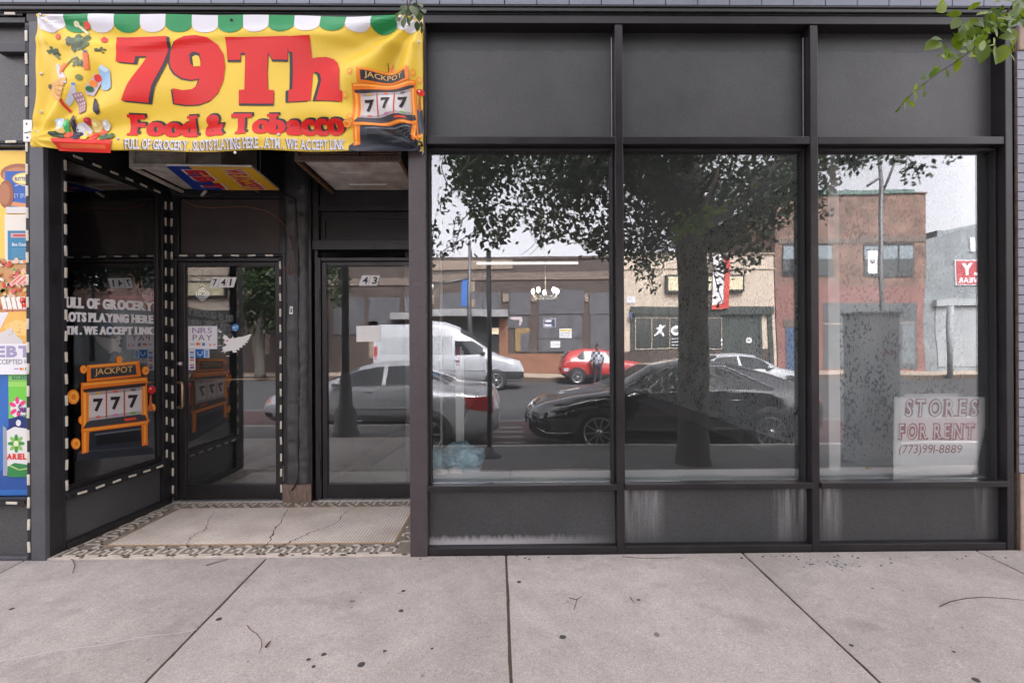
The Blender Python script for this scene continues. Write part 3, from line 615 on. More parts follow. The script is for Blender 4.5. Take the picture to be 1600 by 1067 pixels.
p = MB(); sbox(p, 0.0, SLn, 0.0, 3.2, -0.34, -0.30, M_black); sbox(p, 0.35, SLn-0.2, 0.5, 1.55, -0.30, -0.29, mat("blue_window_film", (0.04, 0.10, 0.34), 0.5)); p.build("window_backing", shop)
# ---- recess back wall
YB = 1.08
def bx(px): return at(px, 541, YB).x
def bz(py): return at(400, py, YB).z
bw = MB()
bw.box(-2.868, bx(276), YB, YB+0.1, 0, 2.10, M_black)
bw.box(-2.868, bx(444), YB-0.002, YB+0.1, bz(400), bz(397), M_black)
bw.box(-2.868, bx(280), YB, YB+0.1, bz(396.5), 3.2, M_black); bw.box(bx(437), bx(445), YB, YB+0.1, bz(396.5), 3.2, M_black); bw.box(bx(280), bx(437), YB, YB+0.1, bz(310), 3.2, M_black)
bw.box(bx(281), bx(436), YB+0.018, YB+0.1, bz(396), bz(310.5), M_brown)
bw.box(bx(490), -0.60, YB-0.02, YB+0.1, bz(391), bz(376), M_black); bw.box(bx(500), -0.60, YB+0.03, YB+0.1, bz(375.5), bz(330), M_black); bw.box(bx(490), bx(499.5), YB-0.01, YB+0.1, bz(375.5), 3.2, M_black)
bw.box(bx(500), -0.60, YB-0.01, YB+0.1, bz(329.5), bz(322), M_black); bw.box(bx(500), -0.6, YB+0.012, YB+0.1, bz(321.5), 3.2, M_black); bw.box(bx(504), -0.60, YB+0.01, YB+0.029, bz(342), bz(336), M_black); bw.box(bx(504), bx(508), YB+0.01, YB+0.029, bz(372), bz(342.5), M_black)
bw.box(bx(492), bx(497), YB, YB+0.1, 0, bz(391.5), M_black); bw.box(-0.76, -0.60, YB, YB+0.1, 0, bz(391.5), M_black)
bw.build("entry_wall", shop, bevel=0.003)
pil = MB(); xa, xb = bx(445), bx(489); n = 150; vs = []; fs = []
for i in range(n+1):
    z = 0.17 + i*(3.2-0.17)/n
    for j in range(9):
        x = xa + (xb-xa)*j/8; y = YB - 0.035 - (0.02 if 0 < j < 8 else -0.06) - 0.016*noise.noise(Vector((x*22, 0, z*9))) - 0.010*noise.noise(Vector((x*60, 3, z*30))) - (0.012 if j in (2, 5) else 0)
        vs.append((x, y, z))
for i in range(n):
    for j in range(8): fs.append([i*9+j, i*9+j+1, (i+1)*9+j+1, (i+1)*9+j])
pil.add(vs, fs, M_rough, True); pil.box(xa, xb, YB-0.03, YB+0.1, 0, 3.2, M_black)
M_wood = mat("bare_stained_wood", (0.17, 0.12, 0.095), 0.85, var=0.4, vs=25, fine=0.2, stretch=(2.5, 1, 0.5), bump=0.4, bs=60)
pil.box(xa, xb, YB-0.055, YB-0.031, 0.0, 0.165, M_wood); lab(pil.build("pilaster", shop), "rough black pilaster with bare wood foot between the doors")
rc = MB(); rc.box(-0.60, -0.56, 0.161, 1.18, 0, 3.2, M_black); rc.box(-3.2, -0.56, 0.0, 1.2, 3.2, 3.25, M_black); rc.box(-3.0, -0.616, 0.02, 0.1, 2.75, 3.2, M_black)
rc.build("recess_lining", shop)
# ---- doors
def door(px0, px1, gl0, gl1, zt, label, handle=True):
    d = MB(); x0, x1, g0, g1 = bx(px0), bx(px1), bx(gl0), bx(gl1)
    fr0 = x0 + 0.028; fr1 = x1 - 0.028; zl = zt - 0.035
    d.box(x0, fr0, YB-0.01, YB+0.08, 0.022, zt, M_frame); d.box(fr1, x1, YB-0.01, YB+0.08, 0.022, zt, M_frame); d.box(fr0+0.001, fr1-0.001, YB-0.01, YB+0.08, zl+0.004, zt, M_frame)
    a, b = fr0+0.004, fr1-0.004; zg0, zg1 = bz(757), bz(416)
    d.box(a, g0, YB+0.004, YB+0.05, 0.03, zl, M_frame); d.box(g1, b, YB+0.004, YB+0.05, 0.03, zl, M_frame); d.box(g0+0.001, g1-0.001, YB+0.004, YB+0.05, 0.03, zg0, M_frame); d.box(g0+0.001, g1-0.001, YB+0.004, YB+0.05, zg1, zl, M_frame)
    dd = lab(d.build("door", shop, bevel=0.004), label)
    g = MB(); g.box(g0, g1, YB+0.024, YB+0.030, zg0, zg1, M_glass_door); g.build("door_glass", dd)
    th = MB(); th.box(x0, x1, YB-0.03, YB+0.10, 0.004, 0.020, M_steel); th.build("threshold", dd)
    return dd, g0, g1
d741, g0, g1 = door(272, 443, 288.5, 429.5, bz(403), "left glass door carrying number 741 and a bronze pull handle")
d43, h0, h1 = door(497, 653, 510.5, 645, bz(403), "right glass door carrying number 43 and a blank paper")
M_brz = mat("worn_bronze", (0.42, 0.29, 0.20), 0.35, 0.85, var=0.2, vs=30)
h = MB(); xh = bx(291); h.tube([(bx(281), YB, bz(597)), (bx(281), YB-0.03, bz(596.5)), (xh-0.01, YB-0.05, bz(596.2)), (xh, YB-0.05, bz(600)), (xh, YB-0.05, bz(632)), (xh-0.01, YB-0.05, bz(635.5)), (bx(281), YB-0.03, bz(635)), (bx(281), YB, bz(634.5))], 0.011, M_brz, 10); h.build("handle", d741)
h = MB(); h.tube([(g0+0.002, YB+0.045, bz(593.5)), (g1-0.002, YB+0.045, bz(592.5))], 0.008, M_brz, 8); h.build("push_bar", d741)
h = MB(); h.lathe((bx(281.5), YB-0.004, bz(567.5)), [(0, -0.012), (0.014, -0.012), (0.018, 0.0), (0.018, 0.01)], M_steel, 16, 'Y'); h.build("lock", d741)
def stick(name, parent, yy, draw, X=bx, Z=bz, label=None):
    a = Art(lambda u_, v_, l: Vector((X(u_), yy - l, Z(v_)))); draw(a); o = a.mb.build(name, parent)
    if label: lab(o, label)
    return o
WH = (0.8, 0.79, 0.78); BK = (0.015, 0.015, 0.018)
def number(a, x0, x1, y0, y1, t, seg):
    n = len(t); wdt = (x1 - x0) / n; k = 4
    for i, c in enumerate(t):
        q0 = x0 + i*wdt; a.l = 0
        a.poly([(q0+k, y0), (q0+wdt+k-0.7, y0), (q0+wdt-0.7-k*0.3, y1), (q0-k*0.3, y1)], (0.75, 0.74, 0.73))
        a.l = 1; a.text(c, q0+wdt*0.22+1.5, q0+wdt*0.80+(1.5 if c != '1' else -1.5), y1-2.6, y0+2.6, BK, bold=0.025, shear=0.15)
def b_x(px): return bx(px)
stick("number_sign", d741, YB+0.0225, lambda a: number(a, 326, 365, 432.5, 448.5, "741", 3))
stick("number_sign", d43, YB+0.0225, lambda a: number(a, 561, 590.5, 430, 446.5, "43", 2))
def nrs(a):
    a.rect(291.5, 509, 337, 545, (0.72, 0.71, 0.74)); a.l = 1
    pu = (0.20, 0.13, 0.32)
    a.text("NRS", 298, 329, 520, 511.5, pu, bold=0.0, gap=0.1); a.text("PAY", 298.5, 329, 531.5, 522.5, (0.14, 0.12, 0.15), bold=0.0, gap=0.1)
    a.text("VISA", 294.5, 302, 538.5, 536, (0.05, 0.08, 0.3)); a.ell(306, 537, 2.2, 2.2, (0.7, 0.1, 0.03)); a.l = 2; a.ell(309, 537, 2.2, 2.2, (0.8, 0.3, 0.03)); a.rect(313.5, 535, 318, 540, (0.08, 0.2, 0.45)); a.rect(321, 536.5, 329, 537.2, (0.5, 0.4, 0.5)); a.ell(326, 539, 2, 1.2, (0.7, 0.2, 0.05)); a.ell(333, 538, 1.8, 2, (0.65, 0.3, 0.3))
    a.l = 0; a.rect(292, 545.6, 302.5, 577.5, (0.7, 0.7, 0.72)); a.l = 1
    for k, c in enumerate(((0.1, 0.2, 0.5), (0.3, 0.45, 0.7), (0.08, 0.15, 0.4), (0.6, 0.12, 0.05), (0.6, 0.6, 0.6), (0.5, 0.15, 0.15), (0.05, 0.08, 0.3))): a.rect(294, 548.5+k*4, 300.5, 551.5+k*4, c)
    a.l = 0; a.rect(303.5, 545.6, 324.5, 558.5, (0.55, 0.62, 0.72)); a.l = 1; a.rect(303.5, 545.6, 316, 558.5, (0.01, 0.12, 0.42)); a.rect(318, 547, 322.5, 557.5, (0.15, 0.3, 0.6)); a.l = 2
    a.line([(306.5, 549.5), (306.5, 552), (310, 555.5), (313.5, 552), (313.5, 548.5)], 1.3, (0.5, 0.7, 0.8)); a.text("blue", 306, 313, 558, 556, (0.4, 0.6, 0.8)) if False else None
stick("payment_sticker", d741, YB+0.0225, nrs, label="white payment sticker with purple letters and card logos")
def torn(a):
    P = [(344.5, 543), (352, 539), (347, 535), (349, 531), (345, 527), (348, 524), (345.5, 522), (351, 523.5), (356, 529), (361, 527.5), (361, 524.5), (364, 528.5), (370, 526.5), (376, 526), (384, 523.5), (390, 521.5), (391, 524), (387, 526), (390, 527.5), (385.5, 529), (388, 531), (383, 532.5), (386, 535), (380, 536), (381.5, 539), (375.5, 539.5), (377, 543), (371, 543), (372, 547), (366, 546), (368, 550), (362, 551), (360, 547.5), (352, 548.5), (347, 552), (349, 548), (343, 550), (346.5, 546)]
    a.poly(P, (0.8, 0.79, 0.77)); a.l = 1; a.ell(352.5, 532, 2, 1.5, (0.7, 0.3, 0.2)); a.rect(351, 555.5, 356, 556.5, (0.7, 0.7, 0.7))
stick("torn_sticker", d741, YB+0.0225, torn, label="torn white scrap of a peeled sticker")
def adt(a):
    a.ell(365.5, 511.5, 6.3, 6.3, (0.01, 0.16, 0.42), n=8); a.l = 1; a.text("ADT", 361, 370, 513.5, 509, (0.8, 0.85, 0.9), bold=0.02); a.rect(362.5, 515, 368.5, 515.8, (0.5, 0.6, 0.8))
stick("security_sticker", d741, YB+0.0225, adt, label="small round blue security sticker")
stick("paper", d43, YB+0.0225, lambda a: a.poly([(555.5, 510), (593.5, 509), (593.8, 534), (555.8, 534.8)], (0.85, 0.84, 0.82)), label="blank white paper taped to the glass")
stick("wall_label", shop, YB-0.062, lambda a: (a.rect(457.5, 480, 463, 492, (0.7, 0.7, 0.7)), setattr(a, 'l', 1), a.rect(459.5, 483, 461.5, 489, BK)), label="tiny white label on the rough black pilaster")
# hinges
hg = MB(); hg.box(bx(440), bx(443.5), YB-0.016, YB-0.009, bz(752), bz(727), M_wood); hg.build("hinge", d741)
hg = MB(); hg.box(bx(497.5), bx(500.5), YB-0.02, YB-0.009, bz(746), bz(716), M_black); hg.build('hinge', d43); hg = MB(); hg.box(bx(497.5), bx(500.5), YB-0.02, YB-0.009, bz(478), bz(452), M_black); hg.build("hinge", d43)
# ---- interior of the empty shop
it = MB(); it.box(-0.9, 6, 8.0, 8.1, 0, 3.4, M_dimwall); it.box(-0.9, -0.555, 1.2, 8.0, 0, 3.4, M_dimwall) ; it.box(-0.9, 6, 0.16, 8.1, 2.98, 3.1, M_dimwall)
it.build("interior_wall", shop)
it = MB(); it.box(-0.555, 6, 0.16, 8.0, 0.1, 0.395, M_dark); it.build("interior_floor", shop)
it = MB(); it.box(2.27, 2.36, 0.42, 6.6, 0.396, 2.62, M_speck); it.box(2.361, 4.2, 0.62, 0.7, 0.396, 2.98, M_speck2); it.box(4.2, 4.3, 0.16, 1.2, 0.396, 2.98, M_ledge); it.box(2.375, 4.2, 0.312, 0.619, 0.396, 0.42, M_ledge)
it.build("partition", shop)
it = MB(); it.box(2.235, 2.268, 0.42, 6.6, 0.396, 0.54, mat('grey_baseboard', (0.13, 0.14, 0.145), 0.6)); it.build("baseboard", shop)
it = MB(); it.box(2.28, 2.36, 0.30, 0.415, 0.43, 2.98, M_white); lab(it.build("white_post", shop), "slim white post standing behind the right pane")
it = MB(); it.hexa([(-0.54, 0.122, 0.396), (4.2, 0.122, 0.396), (4.2, 0.31, 0.396), (-0.54, 0.31, 0.396)], [(-0.54, 0.122, 0.432), (4.2, 0.122, 0.432), (4.2, 0.31, 0.453), (-0.54, 0.31, 0.453)], M_ledge); it.box(-0.54, -0.19, 0.311, 1.05, 0.396, 0.453, M_ledge); it.build("display_ledge", shop, bevel=0.003)
it = MB(); it.box(-0.40, -0.355, 0.7, 0.745, 0.45, 1.33, M_white); it.box(-0.36, -0.34, 0.75, 0.76, 0.45, 1.3, M_white); it.tube([(-0.378, 0.69, 1.18), (-0.378, 0.69, 1.33)], 0.016, flat((0.5, 0.05, 0.08)), 8); it.tube([(-0.50, 0.6, 0.45), (-0.50, 0.6, 2.9)], 0.008, M_white, 8); lab(it.build("display_rack", shop), "white upright posts of a display rack at the left end of the window")
# back of the doors: dim rooms
it = MB(); it.box(-3.3, -2.0+0.14, 3.6, 3.7, 0, 3.2, M_dark); it.box(-3.3, -0.9, 1.19, 3.7, -0.04, 0.0, M_dark); it.box(-3.3, -0.9, 1.19, 6.2, 3.15, 3.2, M_dark); it.box(-1.85, -1.75, 1.19, 6.2, 0, 3.15, M_plaster); it.box(-3.3, -3.2, 1.19, 3.7, 0, 3.15, M_dark); it.box(-1.75, -0.9, 6.1, 6.2, 0, 3.15, M_plaster); it.box(-1.75, -0.9, 1.3, 6.1, -0.03, 0.004, M_plaster)
it.build("hallway", shop)
# ------------------------------------------------------------------ slot machine artwork, reused on two sheets
OR = (0.85, 0.20, 0.012); OR2 = (0.95, 0.42, 0.06); OR3 = (0.50, 0.11, 0.01)
def slot(a, T, dark=(0.02, 0.025, 0.035), skip=()):
    """T maps unit art coordinates (0..100 x 0..110, y down) to sheet coordinates"""
    def P(pts, c, l): a.poly([T(x, y) for x, y in pts], c, l)
    def R(x0, y0, x1, y1, c, l): P([(x0, y0), (x1, y0), (x1, y1), (x0, y1)], c, l)
    def E(cx, cy, rx, ry, c, l, n=16): P([(cx+rx*cos(2*pi*k/n), cy+ry*sin(2*pi*k/n)) for k in range(n)], c, l)
    for cx, cy, rx, ry in ((8, 55, 9, 9), (-4, 12, 4, 5), (22, 50, 0, 0), (62, 2, 4, 6), (78, 12, 5, 6), (94, 14, 5, 7), (101, 62, 4, 8), (16, 84, 6, 6), (90, 80, 4, 7), (4, 98, 6, 6)):
        if rx and cx not in skip: E(cx, cy, rx, ry, OR, 1); E(cx+0.6, cy, rx*0.75, ry*0.75, OR2, 2); E(cx+0.6, cy, rx*0.4, ry*0.4, OR, 3)
    P([(18, 112), (96, 108), (98, 116), (18, 121)], dark, 2); P([(18, 112), (96, 108), (94, 106), (22, 109)], (0.07, 0.08, 0.10), 3)
    P([(24, 30), (88, 27), (91, 109), (24, 113)], dark, 3)
    P([(22, 32), (30, 32), (31, 70), (30, 111), (23, 113)], OR, 4); P([(24.5, 34), (27, 34), (27.5, 70), (27, 110), (25, 111)], OR2, 5)
    P([(83, 29), (90, 29), (91, 70), (91, 105), (85, 106)], OR, 4); P([(86, 31), (88, 31), (89, 70), (88.5, 103), (87, 103)], OR2, 5)
    P([(22, 26), (90, 22), (91, 29), (22, 34)], OR, 6); P([(24, 27.5), (89, 24), (89, 26), (24, 29.5)], OR2, 7); P([(24, 34.2), (89, 29.2), (88, 33), (25, 38)], (0.04, 0.025, 0.025), 6)
    P([(28, 5), (82, 2), (84, 21), (28, 25)], OR, 5); P([(30, 5.5), (80, 3), (80, 5), (30, 7.5)], OR2, 6); P([(32, 9), (78, 6.5), (79, 18.5), (32, 21.5)], (0.03, 0.035, 0.045), 7)
    V, F = fit(word("JACKPOT", 0.012), 36, 75, 19.3, 9.5); V = [T(x, y - (x-36)*0.04) for x, y in V]; a.put((V, F), (0.72, 0.45, 0.16), 8)
    P([(30, 38), (85, 34), (85, 67), (30, 73)], (0.65, 0.62, 0.62), 5); P([(30, 38), (85, 34), (85, 38), (30, 42)], (0.36, 0.33, 0.34), 6); P([(30, 69), (85, 63), (85, 67), (30, 73)], (0.40, 0.36, 0.38), 6)
    for x in (48, 66.5): P([(x-0.7, 36.5), (x+0.7, 36.5), (x+0.7, 70), (x-0.7, 70)], (0.55, 0.08, 0.02), 7)
    for k in range(10):
        E(31.6, 41+k*3, 0.9, 1.1, (0.9, 0.5, 0.2), 7, 6); E(83.5, 38+k*2.9, 0.9, 1.1, (0.9, 0.5, 0.2), 7, 6)
    for k, x in enumerate((35, 53, 71)):
        V, F = fit(word("7", 0.05, 0), x, x+9.5, 62-k*1.4, 46-k*1.4); a.put(([T(p, q) for p, q in V], F), (0.03, 0.018, 0.015), 8)
        R(x-0.8, 46-k*1.4, x+1.5, 50-k*1.4, (0.03, 0.018, 0.015), 8)
        E(x+4.5, 39.5-k*1.2, 3, 1.7, ((0.6, 0.35, 0.05), (0.7, 0.12, 0.05), (0.15, 0.1, 0.1))[k], 8, 8); E(x+4.5, 68.5-k*1.7, 3, 1.6, ((0.7, 0.15, 0.1), (0.6, 0.2, 0.4), (0.15, 0.45, 0.05))[k], 8, 8)
    P([(28, 74), (88, 68), (90, 75), (24, 82)], (0.05, 0.05, 0.06), 6); P([(66, 72), (78, 70.5), (79, 73.5), (67, 75)], (0.7, 0.06, 0.02), 8)
    P([(22, 82), (91, 75), (91, 80), (22, 87)], OR, 7); P([(24, 83.5), (90, 76.5), (90, 78), (24, 85)], OR2, 8)
    P([(38, 91), (82, 86), (82, 99), (38, 103.5)], (0.008, 0.009, 0.012), 5); P([(36, 89), (84, 84), (84, 86), (36, 91)], (0.12, 0.13, 0.16), 6)
    P([(93, 44), (95, 44), (95.5, 64), (92, 64)], (0.5, 0.12, 0.05), 3); E(95, 38, 4.2, 5, (0.65, 0.02, 0.02), 4); E(93.6, 36.5, 1.3, 1.5, (0.85, 0.5, 0.45), 5, 8); P([(91, 62), (97, 62), (98, 96), (92, 98)], (0.06, 0.07, 0.09), 2)
# ------------------------------------------------------------------ banner
YBN = -0.075
def wrinkle(px, py):
    u_ = (px - 58) / 603; v_ = (py - 24) / 208
    z = 0.010*sin(u_*9 + v_*2.0)*v_ + 0.006*sin(u_*23 - v_*5)*(0.3+v_) + 0.008*noise.noise(Vector((u_*6, v_*3, 1)))
    # tension folds fanning from the corners
    for cx, cy, am in ((1.0, 0.0, 1.0), (0.0, 0.0, 0.5), (0.0, 0.95, 0.7), (1.0, 1.0, 0.8)):
        dx, dy = (u_-cx)*2.6, (v_-cy); r = sqrt(dx*dx + dy*dy) + 1e-4; an = math.atan2(dy, dx)
        z += am*0.016*sin(an*11 + 0.7)*math.exp(-((r-0.45)/0.42)**2)
    z += 0.012*math.exp(-((v_-0.93)/0.06)**2)*(0.6+0.4*sin(u_*14)) - 0.010*math.exp(-((v_-0.86)/0.05)**2)*(0.5+0.5*sin(u_*17+1))
    z += 0.006*math.exp(-((v_-0.18-0.05*sin(u_*8))/0.04)**2)
    return z
def ban(px, py, l=0.0):
    if py > 200: py = 200 + (py-200)*(1 + 0.10*sin(pi*min(1, max(0, (px-60)/600))))
    if px < 80: px = px + (80-px)*0.05*sin(py*0.05)
    p = at(px, py, YBN); p.y = YBN - 1.5*wrinkle(px, py) - l; return p
banner = thing("banner", "wrinkled yellow vinyl banner reading 79Th Food & Tobacco over the doorway", "banner", tuple(at(360, 232, YBN)))
YE = (0.76, 0.52, 0.05)
M_vinyl = mat("yellow_vinyl", YE, 0.32, spec=0.32, bump=0.06, bs=8)
def vin(c): 
    k = ('v', tuple(c))
    if k not in _mc: _mc[k] = mat("vinyl_print", c, 0.32, spec=0.32)
    return _mc[k]
mb = MB(); nx, ny = 240, 84; vs = []; fs = []
for j in range(ny+1):
    for i in range(nx+1):
        px = 59 + (661-59)*i/nx + (-1.5 if i == 0 else 0); py = 23 + (233-23)*j/ny + 1.5*i/nx
        vs.append(ban(px, py, 0))
for j in range(ny):
    for i in range(nx): a_ = j*(nx+1)+i; fs.append([a_, a_+1, a_+nx+2, a_+nx+1])
mb.add(vs, fs, M_vinyl, True)
sheet = mb.build("banner_sheet", banner); so = sheet.modifiers.new("thick", 'SOLIDIFY'); so.thickness = 0.0012; so.offset = -1
ba = Art(lambda u_, v_, l: ban(u_, v_, l + 0.003), step=4.5)
_p0 = ba.put
def bput(VF, col, layer=None, rough=0.45):
    col = vin(col) if not isinstance(col, bpy.types.Material) else col; _p0(VF, col, layer)
ba.put = bput
GRN = (0.015, 0.24, 0.075)
for k in range(15):
    x0 = 60 + 40.05*k; x1 = x0 + 40.05; c = (0.64, 0.63, 0.67) if k % 2 == 0 else GRN
    pts = [(x0, 23.5+0.1*k), (x1-0.02, 23.5+0.1*k)] + [(x0 + 20 + 20*cos(t), 39 + 0.2*k + 12*sin(t)) for t in [pi*i/9 for i in range(10)]]
    ba.poly(pts, c, 0)
awn = ba.mb.build("banner_scallops", banner); ba.mb = MB()
RD = (0.62, 0.008, 0.006); SH = (0.02, 0.022, 0.035)
G7 = [(181,58),(262,58.5),(263,80),(247,115),(238,135),(232,161),(193.5,160),(203,135),(228,87),(210,87),(209,99),(183,98)]
G9 = [(264.5,97),(267,80),(276,66),(290,59),(307,57),(325,60),(340,70),(349,85),(352,105),(350,128),(342,147),(330,158),(312,163),(290,163),(270,160),(269,138),(285,141),(300,140),(309,134),(313,124),(300,126),(285,123),(273,115),(267,106)]
GT = [(352,59),(452,60),(450.5,95),(426,94.5),(420,84),(418,112),(419,141),(428.6,142),(428,163),(374,163),(374,142),(382.5,141),(383,83),(376,83),(375.6,94),(355,94)]
GH = [(451,60.5),(486.5,60),(488,92),(497,90),(510,89),(521,92),(528,99),(531.5,110),(532,142.5),(536,144),(536,161),(496,161),(499.5,146),(503,127),(500.6,117),(495,113),(489,115),(488,161),(452,161),(452,142.5),(458,141),(458.5,84),(452,83)]
for G, dx, dy in ((G7, 5, 2), (G9, -2.5, 1.5), (GT, 0.5, 3.2), (GH, -5, 1)): ba.poly([(x+dx, y+dy) for x, y in G], SH, 1)
ba.poly([(x+2.5, y+1) for x, y in G7], SH, 1)
for G in (G7, G9, GT, GH): ba.poly(G, RD, 2)
ba.poly([(296,86),(300,82.5),(306,82),(312,84.5),(314,94),(314,104.5),(303,105.5),(298,100)], SH, 3); ba.poly([(301,90),(306,87),(311,88.5),(313.5,96),(314,104.5),(303,105)], YE, 4)
for k in range(4): ba.put(fit(word("Food & Tobacco", 0.03, 0.08, gap=0.05), 201+k*1.5, 538.5+k*1.5, 209, 176.5), SH, 1 + k*0.15)
for k in range(4): ba.put(fit(word("Food & Tobacco", 0.03, 0.08, gap=0.05), 197.5+k*1.5, 535+k*1.5, 211.5, 179), RD, 2 + k*0.15)
ba.put(fit(word("FULL OF GROCERY . SLOTS PLAYING HERE . ATM . WE ACCEPT LINK", 0.03, 0.05, gap=0.03), 195, 537.5, 233, 217.5), (0.12, 0.10, 0.08), 1)
ba.put(fit(word("FULL OF GROCERY . SLOTS PLAYING HERE . ATM . WE ACCEPT LINK", 0.025, 0.05, gap=0.03), 197, 538.5, 232.3, 216.8), (0.62, 0.61, 0.66), 2)
ba.mb.build("banner_lettering", banner); ba.mb = MB()
def brocc(cx, cy, r, c=(0.05, 0.085, 0.035)):
    for k in range(int(10+r)):
        t = random.uniform(0, 2*pi); q = random.uniform(0, r); v = random.uniform(0.6, 1.6)
        ba.ell(cx+cos(t)*q*1.2, cy+sin(t)*q*0.75, r*0.3, r*0.25, tuple(round(x*v, 2) for x in c), 1 + k % 3, n=8, wob=0.25)
brocc(127, 70, 18, (0.09, 0.13, 0.06)); brocc(84, 81, 8, (0.05, 0.08, 0.05)); ba.poly([(84, 86), (90, 86), (95, 93), (91, 93)], (0.15, 0.2, 0.08), 1); brocc(162, 82, 6, (0.06, 0.1, 0.05)); brocc(126, 101, 9, (0.09, 0.14, 0.07)); ba.line([(104, 102), (112, 92), (122, 91)], 3, (0.12, 0.18, 0.08), 1)
ba.line([(117, 37), (127, 44), (137, 53)], 4, (0.65, 0.66, 0.42), 4); ba.ell(120, 38.5, 5, 4, (0.68, 0.68, 0.5), 4); ba.ell(137, 41.5, 5.5, 5.2, (0.7, 0.08, 0.05), 5); ba.ell(89.5, 57, 4, 4.2, (0.68, 0.1, 0.05), 2); ba.poly([(158, 62), (162, 57), (168, 61), (168, 68), (161, 68)], (0.6, 0.04, 0.04), 2)
ba.rect(135.5, 88, 144.5, 112, (0.75, 0.16, 0.05), 3); ba.rect(137, 84, 143, 88, (0.1, 0.1, 0.25), 3)
ba.line([(105, 101), (97, 117)], 4, (0.75, 0.14, 0.03), 3); ba.line([(101, 100), (95, 113)], 2.5, (0.8, 0.25, 0.05), 4)
ba.poly([(88, 101), (92, 100), (98, 112), (110, 125), (112, 134), (106, 138), (96, 128), (90, 114)], (0.55, 0.55, 0.62), 2)
for k in range(5):
    P = [(74 + 1.5*k, 134 + k), (82 - k*0.3, 128.5 + 4.2*k), (94 - k*0.8, 127 + 6.6*k), (109 - k*2.4, 129 + 7.4*k)]
    Q = []
    for (p0, p1) in zip(P[:-1], P[1:]): Q += [(p0[0] + (p1[0]-p0[0])*t/4, p0[1] + (p1[1]-p0[1])*t/4) for t in range(4)]
    ba.line(Q + [P[-1]], 6.2, ((0.70, 0.38, 0.12), (0.62, 0.30, 0.09))[k % 2], 3+k); ba.line([(p[0], p[1]-1.5) for p in Q[3:]], 1.2, (0.78, 0.50, 0.2), 4+k)
ba.ell(75, 134, 2.5, 4, (0.12, 0.08, 0.04), 9, n=8)
ba.ell(128, 124, 5, 4.6, (0.16, 0.2, 0.06), 2)
ba.poly([(158, 110), (164, 105), (175, 113), (176, 139), (170, 143), (159, 141)], (0.30, 0.48, 0.68), 3); ba.poly([(158, 110), (164, 105), (175, 113), (168, 116)], (0.5, 0.65, 0.8), 4)
ba.poly([(134, 138), (152, 117), (163, 124), (146, 150), (135, 148)], (0.55, 0.45, 0.5), 4); ba.ell(155, 124, 6, 5.5, (0.68, 0.04, 0.03), 5); ba.ell(147, 132, 6, 5, (0.85, 0.25, 0.04), 6); ba.ell(141, 140, 6, 4.5, (0.02, 0.14, 0.05), 7)
ba.poly([(119, 137), (123, 137), (123, 147), (116, 160), (110, 167), (106, 162), (114, 148)], (0.5, 0.52, 0.6), 3); ba.ell(121, 135.5, 2.6, 2, (0.1, 0.25, 0.6), 4)
ba.poly([(117, 150), (129, 145), (138, 176), (127, 181)], (0.32, 0.19, 0.24), 4)
for i in range(3):
    for j in range(5): ba.ell(121+i*3.6+j*1.8, 152+j*6-i*1.5, 1.5, 2, (0.62, 0.45, 0.45), 5, n=8)
ba.line([(100, 158), (103, 166), (109, 174)], 4.5, (0.6, 0.03, 0.02), 3); ba.poly([(147, 155), (150, 154), (158, 166), (160, 178), (155, 182), (150, 176)], (0.035, 0.025, 0.045), 3)
random.seed(3)
ba.poly([(87, 219), (178, 219), (173, 237), (95, 236)], (0.72, 0.03, 0.02), 4)
ba.text("ON THE SHELF", 98, 170, 234, 226, (0.78, 0.2, 0.04), 5, bold=0.02) if False else ba.rect(100, 227, 168, 232, (0.75, 0.13, 0.04), 5)
for cx, cy, rx, ry, c in ((95,195,8,10,(0.5,0.6,0.7)),(107,198,5,11,(0.05,0.4,0.12)),(118,199,4,17,(0.035,0.03,0.045)),(98,204,8,6,(0.75,0.5,0.15)),(130,203,11,10,(0.65,0.66,0.72)),(140,191,6,5,(0.5,0.03,0.06)),(150,197,8,9,(0.72,0.55,0.2)),(164,195,6,8,(0.6,0.6,0.58)),(92,212,9,5,(0.03,0.06,0.02)),(103,216,8,3,(0.03,0.05,0.02)),(111,213,6,6,(0.75,0.06,0.03)),(123,213,8,7,(0.03,0.025,0.05)),(136,209,8,8,(0.8,0.35,0.03)),(148,213,7,6,(0.72,0.05,0.03)),(159,206,6,5,(0.7,0.1,0.05)),(165,214,9,6,(0.06,0.11,0.05)),(174,212,6,5,(0.05,0.12,0.04)),(135,216,6,4,(0.8,0.5,0.05))):
    ba.ell(cx, cy, rx, ry, c, 6 + int(cx) % 4, n=12, wob=0.12)
    ba.ell(cx-rx*0.25, cy-ry*0.25, rx*0.4, ry*0.35, tuple(min(0.9, x*1.5+0.04) for x in c), 10, n=8, wob=0.1)
ba.mb.build("banner_food_print", banner); ba.mb = MB()
slot(ba, lambda x, y: (519 + x*1.46, 106 + y*1.07), skip=(8, -4, 4, 101, 94, 90))
for cx, cy in ((549, 116), (647, 119), (540, 150), (548, 184), (656, 128), (655, 212)): ba.ell(cx, cy, 4.5, 5.5, (0.85, 0.30, 0.05), 1, n=12); ba.ell(cx, cy, 2.2, 2.8, YE, 2, n=10)
ba.poly([(545, 228), (658, 226), (658, 234), (650, 235), (560, 236.5), (545, 233)], (0.03, 0.032, 0.045), 3); ba.line([(605, 97), (605.5, 108)], 1, SH, 3); ba.line([(609, 108), (613, 99)], 3, (0.7, 0.2, 0.05), 3)
ba.mb.build("banner_slot_print", banner)
